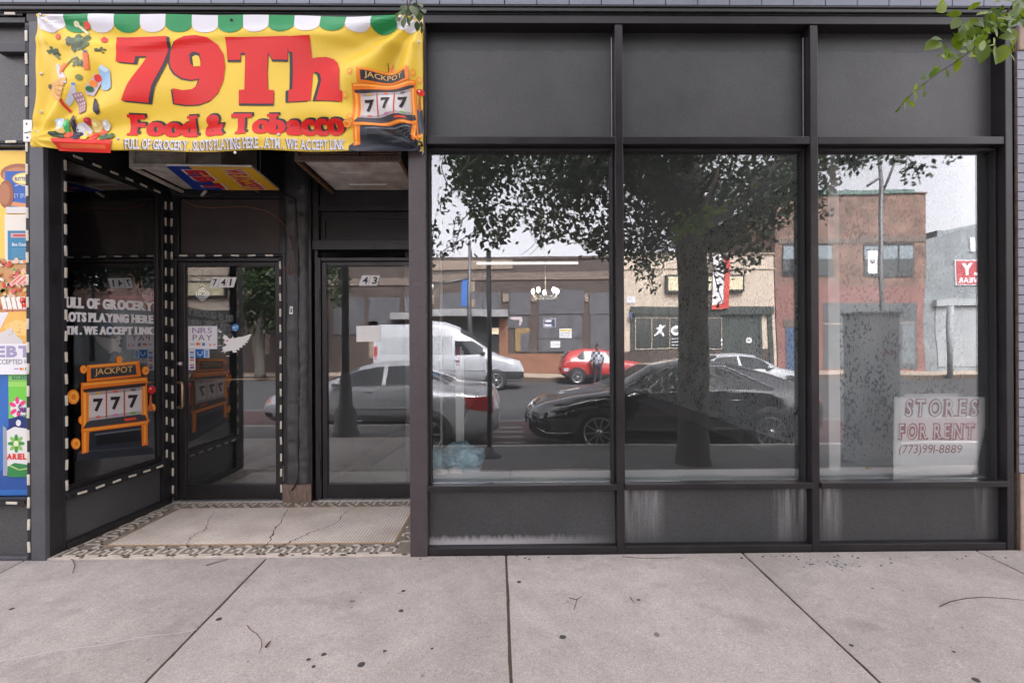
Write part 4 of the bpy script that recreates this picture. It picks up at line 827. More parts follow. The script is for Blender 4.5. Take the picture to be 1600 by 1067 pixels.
for px, py in ((64, 25), (362, 32), (655, 27), (64, 115), (65, 176), (656, 71), (370, 237), (186, 217), (438, 212), (62, 208), (655, 232)):
    g = MB(); p = ban(px, py, 0.005); g.lathe(p, [(0.003, -0.002), (0.0085, -0.0025), (0.009, 0.001)], M_steel if py != 32 else M_rubber, 10, 'Y'); g.lathe(p, [(0.0, -0.001), (0.0035, -0.001)], M_rubber, 8, 'Y'); g.build('grommet', banner)
g = MB()
g.tube([ban(657, 233, 0.002), at(661, 238, -0.03), at(660, 242, -0.02)], 0.004, M_white, 6); g.build('tie', banner); g = MB(); g.tube([ban(62, 205, 0.002), at(57, 203, -0.05), at(50, 212, -0.03)], 0.002, M_rubber, 5)
g.build("tie", banner)
# ------------------------------------------------------------------ side window decals
def side(px, py, l=0.0): return hit(px, py, sw(0, 0, -0.026) , SN) + SN*l
sg = Art(side)
W1 = (0.85, 0.84, 0.85)
def sline(t, x0, x1, yb0, yb1, yt0, yt1):
    V, F = fit(word(t, 0.04, 0.06, gap=0.03), 0, 1, 0, 1)
    for kk in range(3): sg.put(([(x0 + kk*0.7 + (x1-x0-1.4)*u_, (yb0 + (yb1-yb0)*u_)*(1-v_) + (yt0 + (yt1-yt0)*u_)*v_) for u_, v_ in V], F), W1, 1 + kk*0.3)
sline("FULL OF GROCERY", 93.5, 240, 481, 486, 463, 471.5); sline("SLOTS PLAYING HERE", 92, 239.5, 502.5, 505.5, 486.5, 492.5); sline("ATM . WE ACCEPT LINK", 91, 240, 523, 523, 509, 511)
sg.mb.build("window_lettering", shop); sg.mb = MB()
slot(sg, lambda x, y: (92 + x*1.52, 563 + y*1.28 + (50-x)*0.06), skip=(8, -4, 62, 78, 94, 101, 16, 90, 4))
for cx, cy, r in ((114, 620, 10.5), (130, 577, 6), (128, 656, 6.5), (118, 693, 8), (186, 562, 5.5), (213, 577, 6), (227, 579, 6.5), (237, 637, 6.5), (231, 657, 5)):
    sg.ell(cx, cy, r*0.92, r*1.1, OR, 1); sg.ell(cx+0.7, cy, r*0.72, r*0.88, OR2, 1.6); sg.ell(cx+0.7, cy, r*0.36, r*0.45, OR, 2.2)
lab(sg.mb.build("window_slot_print", shop), "orange slot machine print with 777 reels and flying coins")
# ------------------------------------------------------------------ poster in the left shop window
pst = thing("food_poster", "tall bright grocery poster with bread, jar and detergent packs in the left shop window", "poster", (xpx(20), 0.0, 0.47))
a = Art(lambda u_, v_, l: Vector((xpx(u_), 0.038 - l, zpx(v_))))
mbp = MB(); mbp.box(-4.4, xpx(44), 0.0385, 0.046, zpx(769), zpx(231), M_white); mbp.build("poster_board", pst)
PX = 44
def cl(p): return (min(p[0], PX), p[1])
_ap = a.poly
a.poly = lambda pts, c, layer=None, rough=0.45: _ap([cl(p) for p in pts], c, layer)
a.rect(-280, 232, PX, 420, (0.86, 0.56, 0.10), 0); a.ell(22, 268, 30, 16, (0.35, 0.13, 0.06), 1); a.ell(20, 272, 24, 14, (0.5, 0.22, 0.10), 2); a.rect(0, 264, PX, 320, (0.03, 0.11, 0.42), 3); a.poly([(0, 310), (PX, 316), (PX, 322), (0, 317)], (0.65, 0.28, 0.12), 4)
a.ell(32, 276, 20, 9.5, (0.85, 0.55, 0.04), 5, n=24); a.ell(32, 276, 18, 8, (0.9, 0.75, 0.35), 6, n=24); a.text("BUTTERBA", 16, 43.5, 279.5, 273.5, (0.03, 0.07, 0.25), 7, bold=0.03, shear=-0.1); a.line([(17, 287), (24, 285), (34, 288)], 1.2, (0.7, 0.7, 0.8), 7); a.text("EY BREAS", 15, 43.5, 306, 299, (0.4, 0.5, 0.75), 7, bold=0.0)
a.ell(2, 300, 12, 22, (0.30, 0.10, 0.05), 5); a.ell(0, 300, 9, 17, (0.42, 0.17, 0.08), 6)
a.rect(2, 320, 42, 330, (0.66, 0.64, 0.62), 8); a.poly([(0, 332), (44, 332), (44, 400), (36, 408), (6, 408), (0, 400)], (0.72, 0.68, 0.60), 8); a.rect(5, 357, 42, 403, (0.03, 0.20, 0.36), 9); a.rect(10, 361, 38, 368, (0.55, 0.35, 0.35), 10); a.text("HOUSE DELI", 11, 37, 366.5, 362.5, (0.5, 0.04, 0.04), 11) if False else a.rect(14, 363, 35, 366, (0.5, 0.06, 0.08), 11)
a.text("Blue Cheese", 12, 37, 381, 376, (0.75, 0.8, 0.85), 10)
for k in range(5): a.rect(11, 385+k*3.2, 37, 386.2+k*3.2, (0.12, 0.32, 0.48), 10)
random.seed(5)
a.rect(-280, 400, PX, 505, (0.55, 0.30, 0.12), 1)
for k in range(150):
    x, y = random.uniform(-60, 43), random.uniform(404, 480); c = random.choice([(0.6, 0.05, 0.03), (0.7, 0.25, 0.06), (0.75, 0.5, 0.35), (0.8, 0.55, 0.2), (0.65, 0.12, 0.10), (0.12, 0.28, 0.04), (0.8, 0.7, 0.6)])
    a.ell(x, y, random.uniform(2, 6), random.uniform(2, 4.5), c, 9 + k % 6, rot=random.uniform(0, 3), n=9, wob=0.2)
for k in range(4): a.line([(12+k*9, 441), (26+k*9, 428)], 6, (0.8, 0.5, 0.42), 16); a.line([(13+k*9, 440), (26+k*9, 428.5)], 2, (0.75, 0.12, 0.1), 17)
for k in range(6): a.line([(-2+k*8, 462), (2+k*8, 480)], 6.5, (0.85, 0.78, 0.7), 16); a.ell(2+k*8, 481, 3.2, 2.4, (0.6, 0.2, 0.12), 17, n=8)
for cx, cy in ((30, 466), (38, 464), (41, 470), (33, 472)): a.ell(cx, cy, 5, 5, (0.65, 0.03, 0.02), 18); a.ell(cx-1.5, cy-1.5, 1.3, 1.2, (0.9, 0.5, 0.4), 19, n=8)
a.poly([(-60, 486), (PX, 482), (PX, 534), (-60, 534)], (0.80, 0.45, 0.10), 17); a.poly([(-60, 486), (8, 484), (-6, 510), (-60, 516)], (0.72, 0.70, 0.72), 18); a.poly([(0, 505), (20, 495), (PX, 502), (PX, 520), (10, 520)], (0.86, 0.56, 0.2), 18); a.poly([(-10, 518), (12, 508), (20, 520), (30, 528), (30, 534), (-10, 534)], (0.62, 0.60, 0.60), 19)
for k in range(14): a.ell(random.uniform(2, 42), random.uniform(503, 520), 1.2, 0.9, (0.6, 0.3, 0.06), 20, n=6)
a.rect(-70, 533, PX, 580.5, (0.76, 0.75, 0.79), 21); a.text("EBT", -12, 43.5, 554, 536, (0.34, 0.30, 0.47), 22, bold=0.05); a.text("ACCEPTED HE", -16, 43.5, 564.5, 557, (0.12, 0.12, 0.14), 22, bold=0.0); a.rect(17, 571, 24, 572.5, (0.2, 0.2, 0.5), 22); a.ell(27.5, 572, 2, 2, (0.75, 0.1, 0.05), 22); a.ell(30.5, 572, 2, 2, (0.8, 0.4, 0.05), 23); a.rect(34, 569.5, 38, 574.5, (0.1, 0.3, 0.5), 22)
a.rect(-280, 580.8, PX, 769, (0.03, 0.14, 0.45), 2); a.ell(-8, 760, 90, 30, (0.02, 0.08, 0.30), 3, a0=pi*1.0, a1=2*pi)
a.rect(4, 581, PX, 592, (0.20, 0.52, 0.10), 4); a.rect(10, 583, 44, 588.5, (0.03, 0.2, 0.12), 5); a.text("TOP LOAD", 12, 43.5, 587.5, 584, (0.3, 0.6, 0.2), 6); a.rect(4, 592, PX, 662, (0.16, 0.58, 0.06), 4); a.rect(4, 592, PX, 600, (0.30, 0.65, 0.12), 5)
a.ell(20, 634, 13, 15, (0.72, 0.72, 0.70), 5)
for t in range(6): a.ell(19+9*cos(t*1.05+0.4), 632+11*sin(t*1.05+0.4), 3.2, 6, (0.75, 0.04, 0.22), 6, rot=t*1.05+0.4+pi/2, n=10)
a.text("Surf", 20, 40, 640, 628, (0.02, 0.04, 0.2), 8, bold=0.03); a.text("excel", 20, 39, 648.5, 641.5, (0.02, 0.04, 0.2), 8, bold=0.03); a.poly([(4, 650), (22, 645), (PX, 652), (PX, 668), (4, 668)], (0.01, 0.03, 0.16), 6); a.ell(20, 656, 4, 5, (0.7, 0.7, 0.72), 7)
a.poly([(2, 668), (14, 662), (38, 666), (42, 705), (38, 739), (4, 739), (0, 705)], (0.72, 0.72, 0.71), 9)
for t in range(8): a.ell(17+8*cos(t*pi/4), 688+9*sin(t*pi/4), 3, 5.5, ((0.05, 0.28, 0.06), (0.25, 0.50, 0.10))[t % 2], 10, rot=t*pi/4+pi/2, n=10)
a.ell(17, 688, 4, 4.5, (0.75, 0.8, 0.5), 11); a.text("ARIEL", 2, 33, 713, 703.5, (0.70, 0.03, 0.02), 11, bold=0.05); a.poly([(3, 724), (14, 718), (41, 722), (38, 740), (4, 740)], (0.03, 0.22, 0.06), 10); a.line([(6, 722), (22, 729), (40, 726)], 2, (0.4, 0.6, 0.2), 11); a.poly([(-4, 660), (2, 664), (3, 738), (-4, 738)], (0.3, 0.33, 0.4), 10)
a.mb.build("poster_print", pst)
# ------------------------------------------------------------------ LED strips
M_led = mat("led_module", (0.58, 0.56, 0.53), 0.35, var=0.15, vs=60); M_ledy = mat("led_dot", (0.75, 0.60, 0.25), 0.3)
def ledmesh():
    m_ = MB(); m_.box(-0.033, 0.033, -0.007, 0.0, -0.0076, 0.0076, M_led)
    for k in (-0.018, 0, 0.018): m_.box(k-0.004, k+0.004, -0.009, -0.0071, -0.004, 0.004, M_ledy)
    return m_
led0 = ledmesh().build("led_module"); bvl = led0.modifiers.new("b", 'BEVEL'); bvl.width = 0.0015
def strip(label, runs, loc, first=False):
    t = thing("led_strip", label, "light strip", loc, "unlit led strips around the windows and door")
    tape = MB(); made = []
    for (p0, p1, nrm) in runs:
        p0, p1, nrm = Vector(p0), Vector(p1), Vector(nrm); d = (p1-p0); L = d.length; d.normalize(); n = max(1, int(L/0.137))
        sd = nrm.cross(d); tape.hexa([p0 + sd*0.009, p0 - sd*0.009, p0 - sd*0.009 + nrm*0.003, p0 + sd*0.009 + nrm*0.003], [p1 + sd*0.009, p1 - sd*0.009, p1 - sd*0.009 + nrm*0.003, p1 + sd*0.009 + nrm*0.003], M_rubber)
        for k in range(n):
            c = p0 + d*(L*(k+0.5)/n + random.uniform(-0.004, 0.004)) + nrm*0.0032
            global led0
            if led0.parent is None: o = led0
            else: o = led0.copy(); C.objects.link(o)
            X = d; Y = -nrm; Z = X.cross(Y); R = Matrix((X, Y, Z)).transposed()
            R = R @ Matrix.Rotation(random.uniform(-0.05, 0.05), 3, 'Y')
            o.parent = t; o.location = c - Vector(loc); o.rotation_euler = R.to_euler()
    tape.build("tape", t); return t
xl = xpx(46.5)
strip("led strip running around the bright food poster window", [((xl, -0.005, 0.02), (xl, -0.005, 3.36), (0, -1, 0)), ((-4.3, -0.002, zpx(25)-0.005), (xl-0.03, -0.002, zpx(25)-0.005), (0, -1, 0)), ((-4.3, -0.002, zpx(218)-0.02), (xl-0.03, -0.002, zpx(218)-0.02), (0, -1, 0)), ((-4.3, -0.008, zpx(777)), (xl-0.03, -0.008, zpx(777)), (0, -1, 0))], (xl, -0.005, 0.0))
s_end = SLn - 0.075
strip("led strip framing the black side window with the slot machine", [(sw(0.012, 0.36, 0.006), sw(0.012, 2.60, 0.006), SN), (sw(0.04, 2.62, 0.003), sw(s_end-0.02, 2.62, 0.003), SN), (sw(0.04, 0.355, 0.0145), sw(s_end-0.02, 0.355, 0.0145), SN), (sw(s_end, 0.37, 0.003), sw(s_end, 2.60, 0.003), SN)], tuple(sw(0.012, 0.0, 0.006)))
yl = YB - 0.012
strip("led strip framing the left door numbered 741", [((bx(270.5), YB-0.004, 0.05), (bx(270.5), YB-0.004, 2.62), (0, -1, 0)), ((bx(276), yl-0.002, bz(400)), (bx(437), yl-0.002, bz(400)), (0, -1, 0)), ((bx(440.5), yl-0.006, 0.05), (bx(440.5), yl-0.006, bz(402)), (0, -1, 0))], (bx(270.5), yl, 0.02))
# ------------------------------------------------------------------ air conditioners
M_acw = mat("aged_cream_enamel", (0.62, 0.56, 0.50), 0.6, var=0.3, vs=9, fine=0.15, tint=(0.40, 0.30, 0.22)); M_rust = mat("rusty_metal", (0.16, 0.075, 0.035), 0.85, var=0.5, vs=20, fine=0.3, bump=0.4)
def ac(x0, x1, y0, zb_, label, kind):
    t = thing("air_conditioner", label, "air conditioner", ((x0+x1)/2, YB, zb_), "window air conditioners over the doors"); zt = zb_ + 0.38
    m_ = MB(); m_.box(x0+0.03, x1-0.03, y0+0.03, YB-0.001, zb_+0.03, zt-0.01, M_acw)
    for k in range(5): m_.box(x0+0.12, x0+0.12+(x1-x0)*0.4, y0+0.12+k*0.02, y0+0.128+k*0.02, zb_+0.026, zb_+0.0299, M_acw)
    m_.box(x0+0.2, x1-0.25, YB-0.16, YB-0.14, zb_+0.02, zb_+0.0299, M_white); m_.box(x0+0.22, x0+0.4, YB-0.42, YB-0.41, zb_+0.024, zb_+0.0299, M_white)
    m_.build("casing", t, bevel=0.004)
    m_ = MB(); fm = M_acw if kind == 0 else M_wood
    m_.box(x0, x1, y0, y0+0.028, zb_, zb_+0.035, fm); m_.box(x0, x0+0.028, y0, y0+0.0279, zb_+0.036, zt, fm); m_.box(x1-0.028, x1, y0, y0+0.0279, zb_+0.036, zt, fm); m_.box((x0+x1)/2+0.06, (x0+x1)/2+0.08, y0, y0+0.0279, zb_+0.036, zt, fm)
    m_.build("frame", t, bevel=0.003)
    m_ = MB()
    for k in range(20): m_.box(x0+0.029, x1-0.029, y0+0.012, y0+0.018, zb_+0.045+k*0.016, zb_+0.051+k*0.016, M_acw if kind == 0 else M_rust)
    m_.build("grille", t)
    m_ = MB(); m_.beam((x0+0.012, y0+0.029, zb_+0.006), (x0+0.012, YB-0.001, zb_+0.006), 0.024, 0.02, M_rust if kind else M_acw); m_.build("bracket", t); m_ = MB(); m_.beam((x1-0.012, y0+0.029, zb_+0.006), (x1-0.012, YB-0.001, zb_+0.006), 0.024, 0.02, M_rust); m_.build("bracket", t)
ac(-2.79, -2.11, 0.52, 2.665, "cream air conditioner with a grille above the 741 door", 0)
ac(-1.50, -0.74, 0.36, 2.655, "boxy air conditioner in a rusty wooden frame above the 43 door", 1)
# ------------------------------------------------------------------ hanging EBT sign
es = thing("hanging_sign", "blue and yellow sign with red letters hanging flat under the ceiling", "sign", (-2.1, 0.6, 2.6))
E4 = [at(259, 252, 0.30), at(393, 263, 0.32), at(436, 298, 0.86), at(304, 297.5, 0.86)]
for e in E4: e.z = 2.595 + (0.02 if e.y > 0.6 else 0)
nE = (E4[1]-E4[0]).cross(E4[3]-E4[0]).normalized(); nE = nE if nE.z < 0 else -nE
def esf(u_, v_, l): # u across (left->right), v depth (front->back)
    p = E4[0]*(1-u_)*(1-v_) + E4[1]*u_*(1-v_) + E4[2]*u_*v_ + E4[3]*(1-u_)*v_; return p + nE*(l+0.001)
m_ = MB(); m_.hexa([p for p in E4], [p - nE*0.012 for p in E4], M_white); m_.build("sign_board", es)
a = Art(esf); a.poly([(0, 0), (0.30, 0), (0.42, 1), (0, 1)], (0.01, 0.04, 0.30), 0); a.poly([(0.26, 0), (1, 0), (1, 1), (0.36, 1)], (0.82, 0.45, 0.02), 1)
V, F = fit(word("EBT", 0.06, 0.0, gap=0.12), 0, 1, 0, 1)
a.put(([(0.13 + v_*0.29, 0.10 + u_*0.86) for u_, v_ in V], F), (0.7, 0.7, 0.72), 2); a.put(([(0.155 + v_*0.24, 0.12 + u_*0.82) for u_, v_ in V], F), (0.60, 0.012, 0.02), 3)
V, F = fit(word("WE ACCEPT", 0.06, 0.0, gap=0.08), 0, 1, 0, 1); a.put(([(0.60 + v_*0.27, 0.06 + u_*0.92) for u_, v_ in V], F), (0.7, 0.7, 0.72), 2); a.put(([(0.62 + v_*0.23, 0.08 + u_*0.88) for u_, v_ in V], F), (0.60, 0.012, 0.02), 3)
a.mb.build("sign_print", es)
m_ = MB(); m_.tube([E4[0] + Vector((0.1, 0.05, 0.01)), E4[0] + Vector((0.1, 0.05, 0.6))], 0.003, M_steel, 5); m_.tube([E4[2] + Vector((-0.1, -0.1, 0.01)), E4[2] + Vector((-0.1, -0.1, 0.6))], 0.003, M_steel, 5); m_.tube([at(315, 306, 0.9), at(322, 298, 0.88)], 0.012, M_acw, 8); m_.build("hanger", es)
# cables
def cable(label, pts, r, m, name="cable"):
    P = [at(px, py, y) for px, py, y in pts]; Q = []
    for i in range(len(P)-1):
        p0, p1, p2, p3 = P[max(0, i-1)], P[i], P[i+1], P[min(len(P)-1, i+2)]
        for k in range(6):
            t = k/6; Q.append(0.5*((2*p1) + (p2-p0)*t + (2*p0-5*p1+4*p2-p3)*t*t + (3*p1-p0-3*p2+p3)*t*t*t))
    Q.append(P[-1]); mb = MB(); mb.tube(Q, r, m, 6); return tag(mb.build(name, origin=P[0]), label, "cable")
M_cop = mat("brown_cable_jacket", (0.22, 0.085, 0.045), 0.6, var=0.3, vs=30)
cable("thin brown cable drooping over the panel and down the pilaster", [(284, 309, 1.04), (300, 320, 1.05), (330, 325, 1.05), (375, 323, 1.05), (400, 326, 1.05), (420, 332, 1.04), (440, 347, 1.03), (452, 370, 1.0), (458, 395, 1.0), (460, 410, 1.0), (461, 430, 1.0)], 0.0035, M_cop)
cable("black cable running down the middle of the rough pilaster", [(433, 298, 0.9), (448, 306, 1.0), (460, 312, 1.01), (463, 340, 1.015), (466, 400, 1.01), (466, 500, 1.015), (467, 600, 1.01), (466, 700, 1.015), (466, 745, 1.01), (456, 766, 1.01)], 0.006, M_rubber)
cable("short coil of thin copper wire beside the left door", [(453, 430, 1.0), (449, 425, 1.0), (447, 418, 0.99), (452, 411, 0.99), (456, 416, 1.0), (453, 428, 1.0), (449, 420, 0.99)], 0.002, M_cop)
cable("black conduit elbow below the hanging sign", [(263, 283, 0.95), (266, 296, 0.97), (282, 305, 1.0), (320, 306, 1.03), (345, 305, 1.03)], 0.011, M_rubber, "conduit")
# air freshener disc hanging inside door glass
t = thing("hanging_disc", "white spiral paper disc hanging on a string behind the 741 door glass", "ornament", (bx(308), YB+0.06, bz(458)))
m_ = MB(); c = Vector((bx(308.5), YB+0.07, bz(458)))
m_.add([c + Vector((cos(t_)*0.060*(0.92+0.08*cos(4*t_)), 0, sin(t_)*0.060*(0.92+0.08*cos(4*t_)))) for t_ in [2*pi*k/32 for k in range(32)]] + [c], [[k, (k+1) % 32, 32] for k in range(32)], flat((0.85, 0.86, 0.88)))
m_.build("disc", t); m_ = MB()
for r in (0.022, 0.042): m_.tube([c + Vector((cos(q)*r, -0.002, sin(q)*r)) for q in [2*pi*k/24*0.85 for k in range(25)]], 0.003, M_rubber, 5)
m_.lathe(c, [(0, -0.004), (0.009, -0.003), (0.009, 0)], M_rubber, 10, 'Y'); m_.build("ring", t)
m_ = MB(); m_.tube([c + Vector((0, 0, 0.06)), (bx(308), YB+0.06, bz(418))], 0.0025, flat((0.12, 0.3, 0.5)), 5); m_.tube([c+Vector((-0.03, 0, 0.045)), c + Vector((0, 0, 0.10)), c+Vector((0.02, 0, 0.05))], 0.002, flat((0.12, 0.3, 0.5)), 5); m_.build("string", t)
# ------------------------------------------------------------------ things behind the display glass
sgn = thing("rent_sign", "white card hand-lettered STORES FOR RENT leaning in the right window", "sign", tuple(at(1465, 748, 0.22)))
def rs(px, py, l=0.0):
    t_ = (py-620)/128; bow = 0.012*sin((px-1395)/145*pi)*(1) + 0.025*max(0, (px-1500)/40)*max(0, t_-0.3)
    p = at(px, py, 0.108 + (1-t_)*0.02); p.y += bow; p.y -= l; return p
m_ = MB(); vs = []; fs = []; nn = 24
for j in range(nn+1):
    for i in range(nn+1):
        v_ = j/nn; xr = 1544 + (-2*v_ if v_ < 0.25 else -(v_-0.25)*24); xr = xr if v_ < 0.95 else xr-4; yb = 749.5 - 6*(i/nn)**1.5
        px = 1397.5 - 2*v_ + (xr - 1397.5 + 2*v_)*i/nn; py = 620 + (yb-620)*v_; vs.append(rs(px, py))
for j in range(nn):
    for i in range(nn): q = j*(nn+1)+i; fs.append([q, q+1, q+nn+2, q+nn+1])
m_.add(vs, fs, mat("white_card", (0.86, 0.85, 0.84), 0.6, var=0.04, vs=8), True); o = m_.build("card", sgn); so = o.modifiers.new("t", 'SOLIDIFY'); so.thickness = 0.002; so.offset = 1
def outl(a, t, x0, x1, y0, y1, c1, c2, l, bold, inb, slab=0.05, sh=0.1, gap=0.12):
    n = len(t)
    a.put(fit(word(t, bold, slab, sh, gap), x0+0.8, x1+0.8, y0+0.3, y1-0.2), c2, l); a.put(fit(word(t, bold, slab, sh, gap), x0, x1, y0, y1), c1, l+1)
    a.put(fit(word(t, inb, slab-0.035, sh, gap + (bold-inb)*2 + 0.03), x0+1.6, x1-1.6, y0-1.5, y1+1.5), (0.84, 0.83, 0.82), l+2)
a = Art(lambda u_, v_, l: rs(u_, v_, l), step=12.0); DR = (0.26, 0.0, 0.012); DB = (0.05, 0.02, 0.07)
outl(a, "STORES", 1414, 1529, 652, 623, DR, DB, 1, 0.085, 0.0, slab=0.05)
outl(a, "FOR RENT", 1403, 1524, 687.5, 661, DR, DB, 1, 0.09, 0.0, slab=0.05)
a.put(fit(word("(773)991-8889", 0.0, 0.0, 0.15, 0.08), 1405, 1505, 712.5, 695), DR, 1)
a.mb.build("sign_lettering", sgn)
m_ = MB(); q = [rs(1425, 617, -0.05), rs(1512, 616, -0.06), rs(1520, 700, -0.06), rs(1425, 700, -0.06)]; m_.hexa(q, [p + Vector((0, 0.003, 0)) for p in q], M_white); tag(m_.build("cardboard_sheet", origin=q[3]), "plain white sheet showing just above the for rent card", "card")
m_ = MB(); q = [at(1532, 625, 0.28), at(1548, 625, 0.28), at(1550, 744, 0.2), at(1520, 746, 0.2)]; m_.hexa(q, [p + Vector((0, 0.003, 0)) for p in q], flat((0.6, 0.58, 0.58))); tag(m_.build("folded_paper", origin=q[3]), "folded pale paper leaning at the right end of the window beside the card", "paper")
m_ = MB(); p = at(1356, 733, 0.30); m_.blob(p, 0.018, flat((0.45, 0.33, 0.04)), 2, 0.6); m_.blob(p + Vector((0.02, 0, -0.006)), 0.012, flat((0.5, 0.5, 0.5)), 2, 0.6); tag(m_.build("candy_wrapper", origin=p), "tiny yellow wrapper on the ledge near the white post", "litter")
def crumple(c, r, m, s3, seed, name, label, cat, alpha=None):
    bm = bmesh.new(); bmesh.ops.create_icosphere(bm, subdivisions=5, radius=1); vs = []
    for v in bm.verts:
        n = v.co.normalized(); q = 1 + 0.32*noise.noise(n*1.6 + Vector((seed, 0, 0))) + 0.22*abs(noise.noise(n*4 + Vector((0, seed, 0)))) + 0.16*abs(noise.noise(n*9 + Vector((0, seed, 3))))
        p = Vector((n.x*s3[0], n.y*s3[1], n.z*s3[2]))*r*q; p.z = max(p.z, -r*s3[2]*0.8); vs.append(c + p)
    m_ = MB(); m_.add(vs, [[v.index for v in f.verts] for f in bm.faces], m, True); bm.free(); return tag(m_.build(name, origin=c), label, cat)
M_bag = mat("blue_plastic_film", (0.34, 0.60, 0.70), 0.25, var=0.35, vs=14, spec=0.7, bump=0.8, bs=25)
crumple(Vector((-0.34, 0.45, 0.52)), 0.125, M_bag, (1.15, 0.8, 0.72), 4, "plastic_bag", "crumpled light blue plastic bag on the window ledge", "bag")
crumple(Vector((-0.50, 0.33, 0.53)), 0.085, M_bag, (0.6, 0.8, 1.0), 9, "plastic_bag", "smaller blue bag end squeezed against the left window post", "bag")
M_tis = flat((0.85, 0.82, 0.8))
crumple(Vector((-0.455, 0.25, 0.468)), 0.038, M_tis, (1.2, 0.8, 0.6), 2, "paper_tissue", "crumpled white tissue in the corner below the blue bag", "tissue")
crumple(Vector((-0.355, 0.27, 0.468)), 0.036, M_tis, (1.1, 0.7, 0.65), 7, "paper_tissue", "crumpled white tissue with a red spot below the blue bag", "tissue")
# chandelier and tube light (lit)
YCH = 4.0; cc = at(852, 455, YCH)
ch = thing("chandelier", "small lit chandelier with bright bulbs inside the shop", "chandelier", (cc.x, YCH, cc.z))
m_ = MB(); m_.tube([(cc.x, YCH, 2.98), (cc.x, YCH, cc.z+0.05)], 0.006, M_steel, 6); m_.lathe((cc.x, YCH, 2.95), [(0.06, 0.03), (0.05, 0.0), (0.0, -0.01)], M_steel, 14); m_.build("chain", ch)
m_ = MB(); m_.tube([(cc.x + 0.17*cos(t), YCH + 0.17*sin(t), cc.z-0.10) for t in [2*pi*k/24 for k in range(25)]], 0.012, M_steel, 6); m_.lathe((cc.x, YCH, cc.z), [(0.0, -0.14), (0.03, -0.1), (0.015, 0.0), (0.01, 0.06)], M_steel, 12)
for k in range(5):
    t = 2*pi*k/5+0.3; m_.tube([(cc.x, YCH, cc.z-0.09), (cc.x+0.1*cos(t), YCH+0.1*sin(t), cc.z-0.12), (cc.x+0.19*cos(t), YCH+0.19*sin(t), cc.z-0.05)], 0.006, M_steel, 6)
m_.build("arms", ch)
M_bulb = mat("lit_bulb", (1, 0.95, 0.85), 0.4, emit=((1.0, 0.88, 0.70), 7.0)); M_tube = mat("lit_tube", (0.9, 0.9, 0.85), 0.4, emit=((1.0, 0.97, 0.85), 0.22))
b0 = None
for k in range(5):
    t = 2*pi*k/5+0.3; c = Vector((cc.x+0.19*cos(t), YCH+0.19*sin(t), cc.z+0.0))
    if b0 is None:
        m_ = MB(); m_.lathe(c, [(0.0, -0.035), (0.014, -0.03), (0.024, 0.0), (0.018, 0.025), (0.0, 0.045)], M_bulb, 14); b0 = m_.build("bulb", ch); cb0 = c
    else:
        o = b0.copy(); C.objects.link(o); o.parent = ch; o.location = c - cb0
q = thing("tube_light", "long white fluorescent tube fitting under the shop ceiling", "light", tuple(at(821, 411, 6.0)))
e0, e1 = at(738, 412, 6.0), at(903, 415, 6.0); m_ = MB(); m_.box(e0.x, e1.x, 5.95, 6.06, e0.z+0.02, 2.979, M_white); m_.build("fitting", q); m_ = MB(); m_.tube([(e0.x, 5.98, e0.z), (e1.x, 5.98, e0.z)], 0.022, M_tube, 10); m_.build("tube", q)
q2 = thing("tube_light", "short end of a fluorescent fitting at the far left inside the shop", "light", tuple(at(672, 416, 4.5))); m_ = MB(); e = at(672, 416, 4.5); m_.tube([(-0.9+0.05, 4.5, e.z), (e.x+0.03, 4.5, e.z)], 0.02, M_tube, 10); m_.build("tube", q2)
# ------------------------------------------------------------------ twigs and litter on the pavement
M_twig = mat("dry_twig", (0.10, 0.045, 0.035), 0.85, var=0.4, vs=40)
def twig(label, px, r=0.0025, br=None):
    P = [gp(x, y) + Vector((0, 0, r*1.3)) for x, y in px]; m_ = MB(); n = len(P); m_.tube(P, [r*(1-0.55*i/max(1, n-1)) for i in range(n)], M_twig, 6)
    if br: m_.tube([gp(x, y) + Vector((0, 0, r*1.3)) for x, y in br], r*0.7, M_twig, 5)
    return tag(m_.build("twig", origin=P[0]), label, "twig", "twigs on the pavement")
twig("dark curled twig in front of the left corner post", [(109, 872), (114, 876), (117, 884), (114, 893), (113, 896)])
twig("curved twig on the slab left of the short thick one", [(386, 977), (391, 984), (401, 990), (408, 1000), (409, 1010), (404, 1021)], 0.0018)
twig("short thick twig near the lower middle left", [(415, 1012), (419, 1007), (423, 1003)], 0.005)
twig("forked reddish twig in front of the first display window", [(889, 934), (900, 937), (909, 932)], 0.002, [(902, 936), (899, 945), (897, 953)])
twig("long thin arching twig at the right edge", [(1468, 948), (1485, 940), (1510, 935), (1535, 933), (1570, 935), (1600, 938)], 0.0022)
twig("small straight twig in front of the entry floor", [(322, 884), (335, 880), (357, 874)], 0.003)
twig("short twig near the foot of the first mullion", [(985, 934), (991, 942)], 0.0022)
twig("thin twig lying against the foot of the frame", [(972, 869.5), (1000, 872), (1040, 872), (1063, 871)], 0.0018)
lf_ = MB(); random.seed(11)
for k in range(70):
    if k < 34: px, py = random.gauss(1300, 28), random.gauss(880, 5)
    else: px, py = random.uniform(640, 1590), random.uniform(866, 874)
    if py < 867: continue
    p = gp(px, py); r = random.uniform(0.003, 0.008); lf_.blob(p + Vector((0, 0, r*0.3)), r, flat((0.10, 0.15, 0.20)) if k < 34 else M_joint, 1, 0.6, (1, 1, 0.4), k)
struct(lf_.build("grit"), "stuff")
sm_ = MB(); sc_l = [gp(x, 1031.5 - x*0.158 + 1.2*sin(x*0.05)) for x in range(-4, 312, 8)]
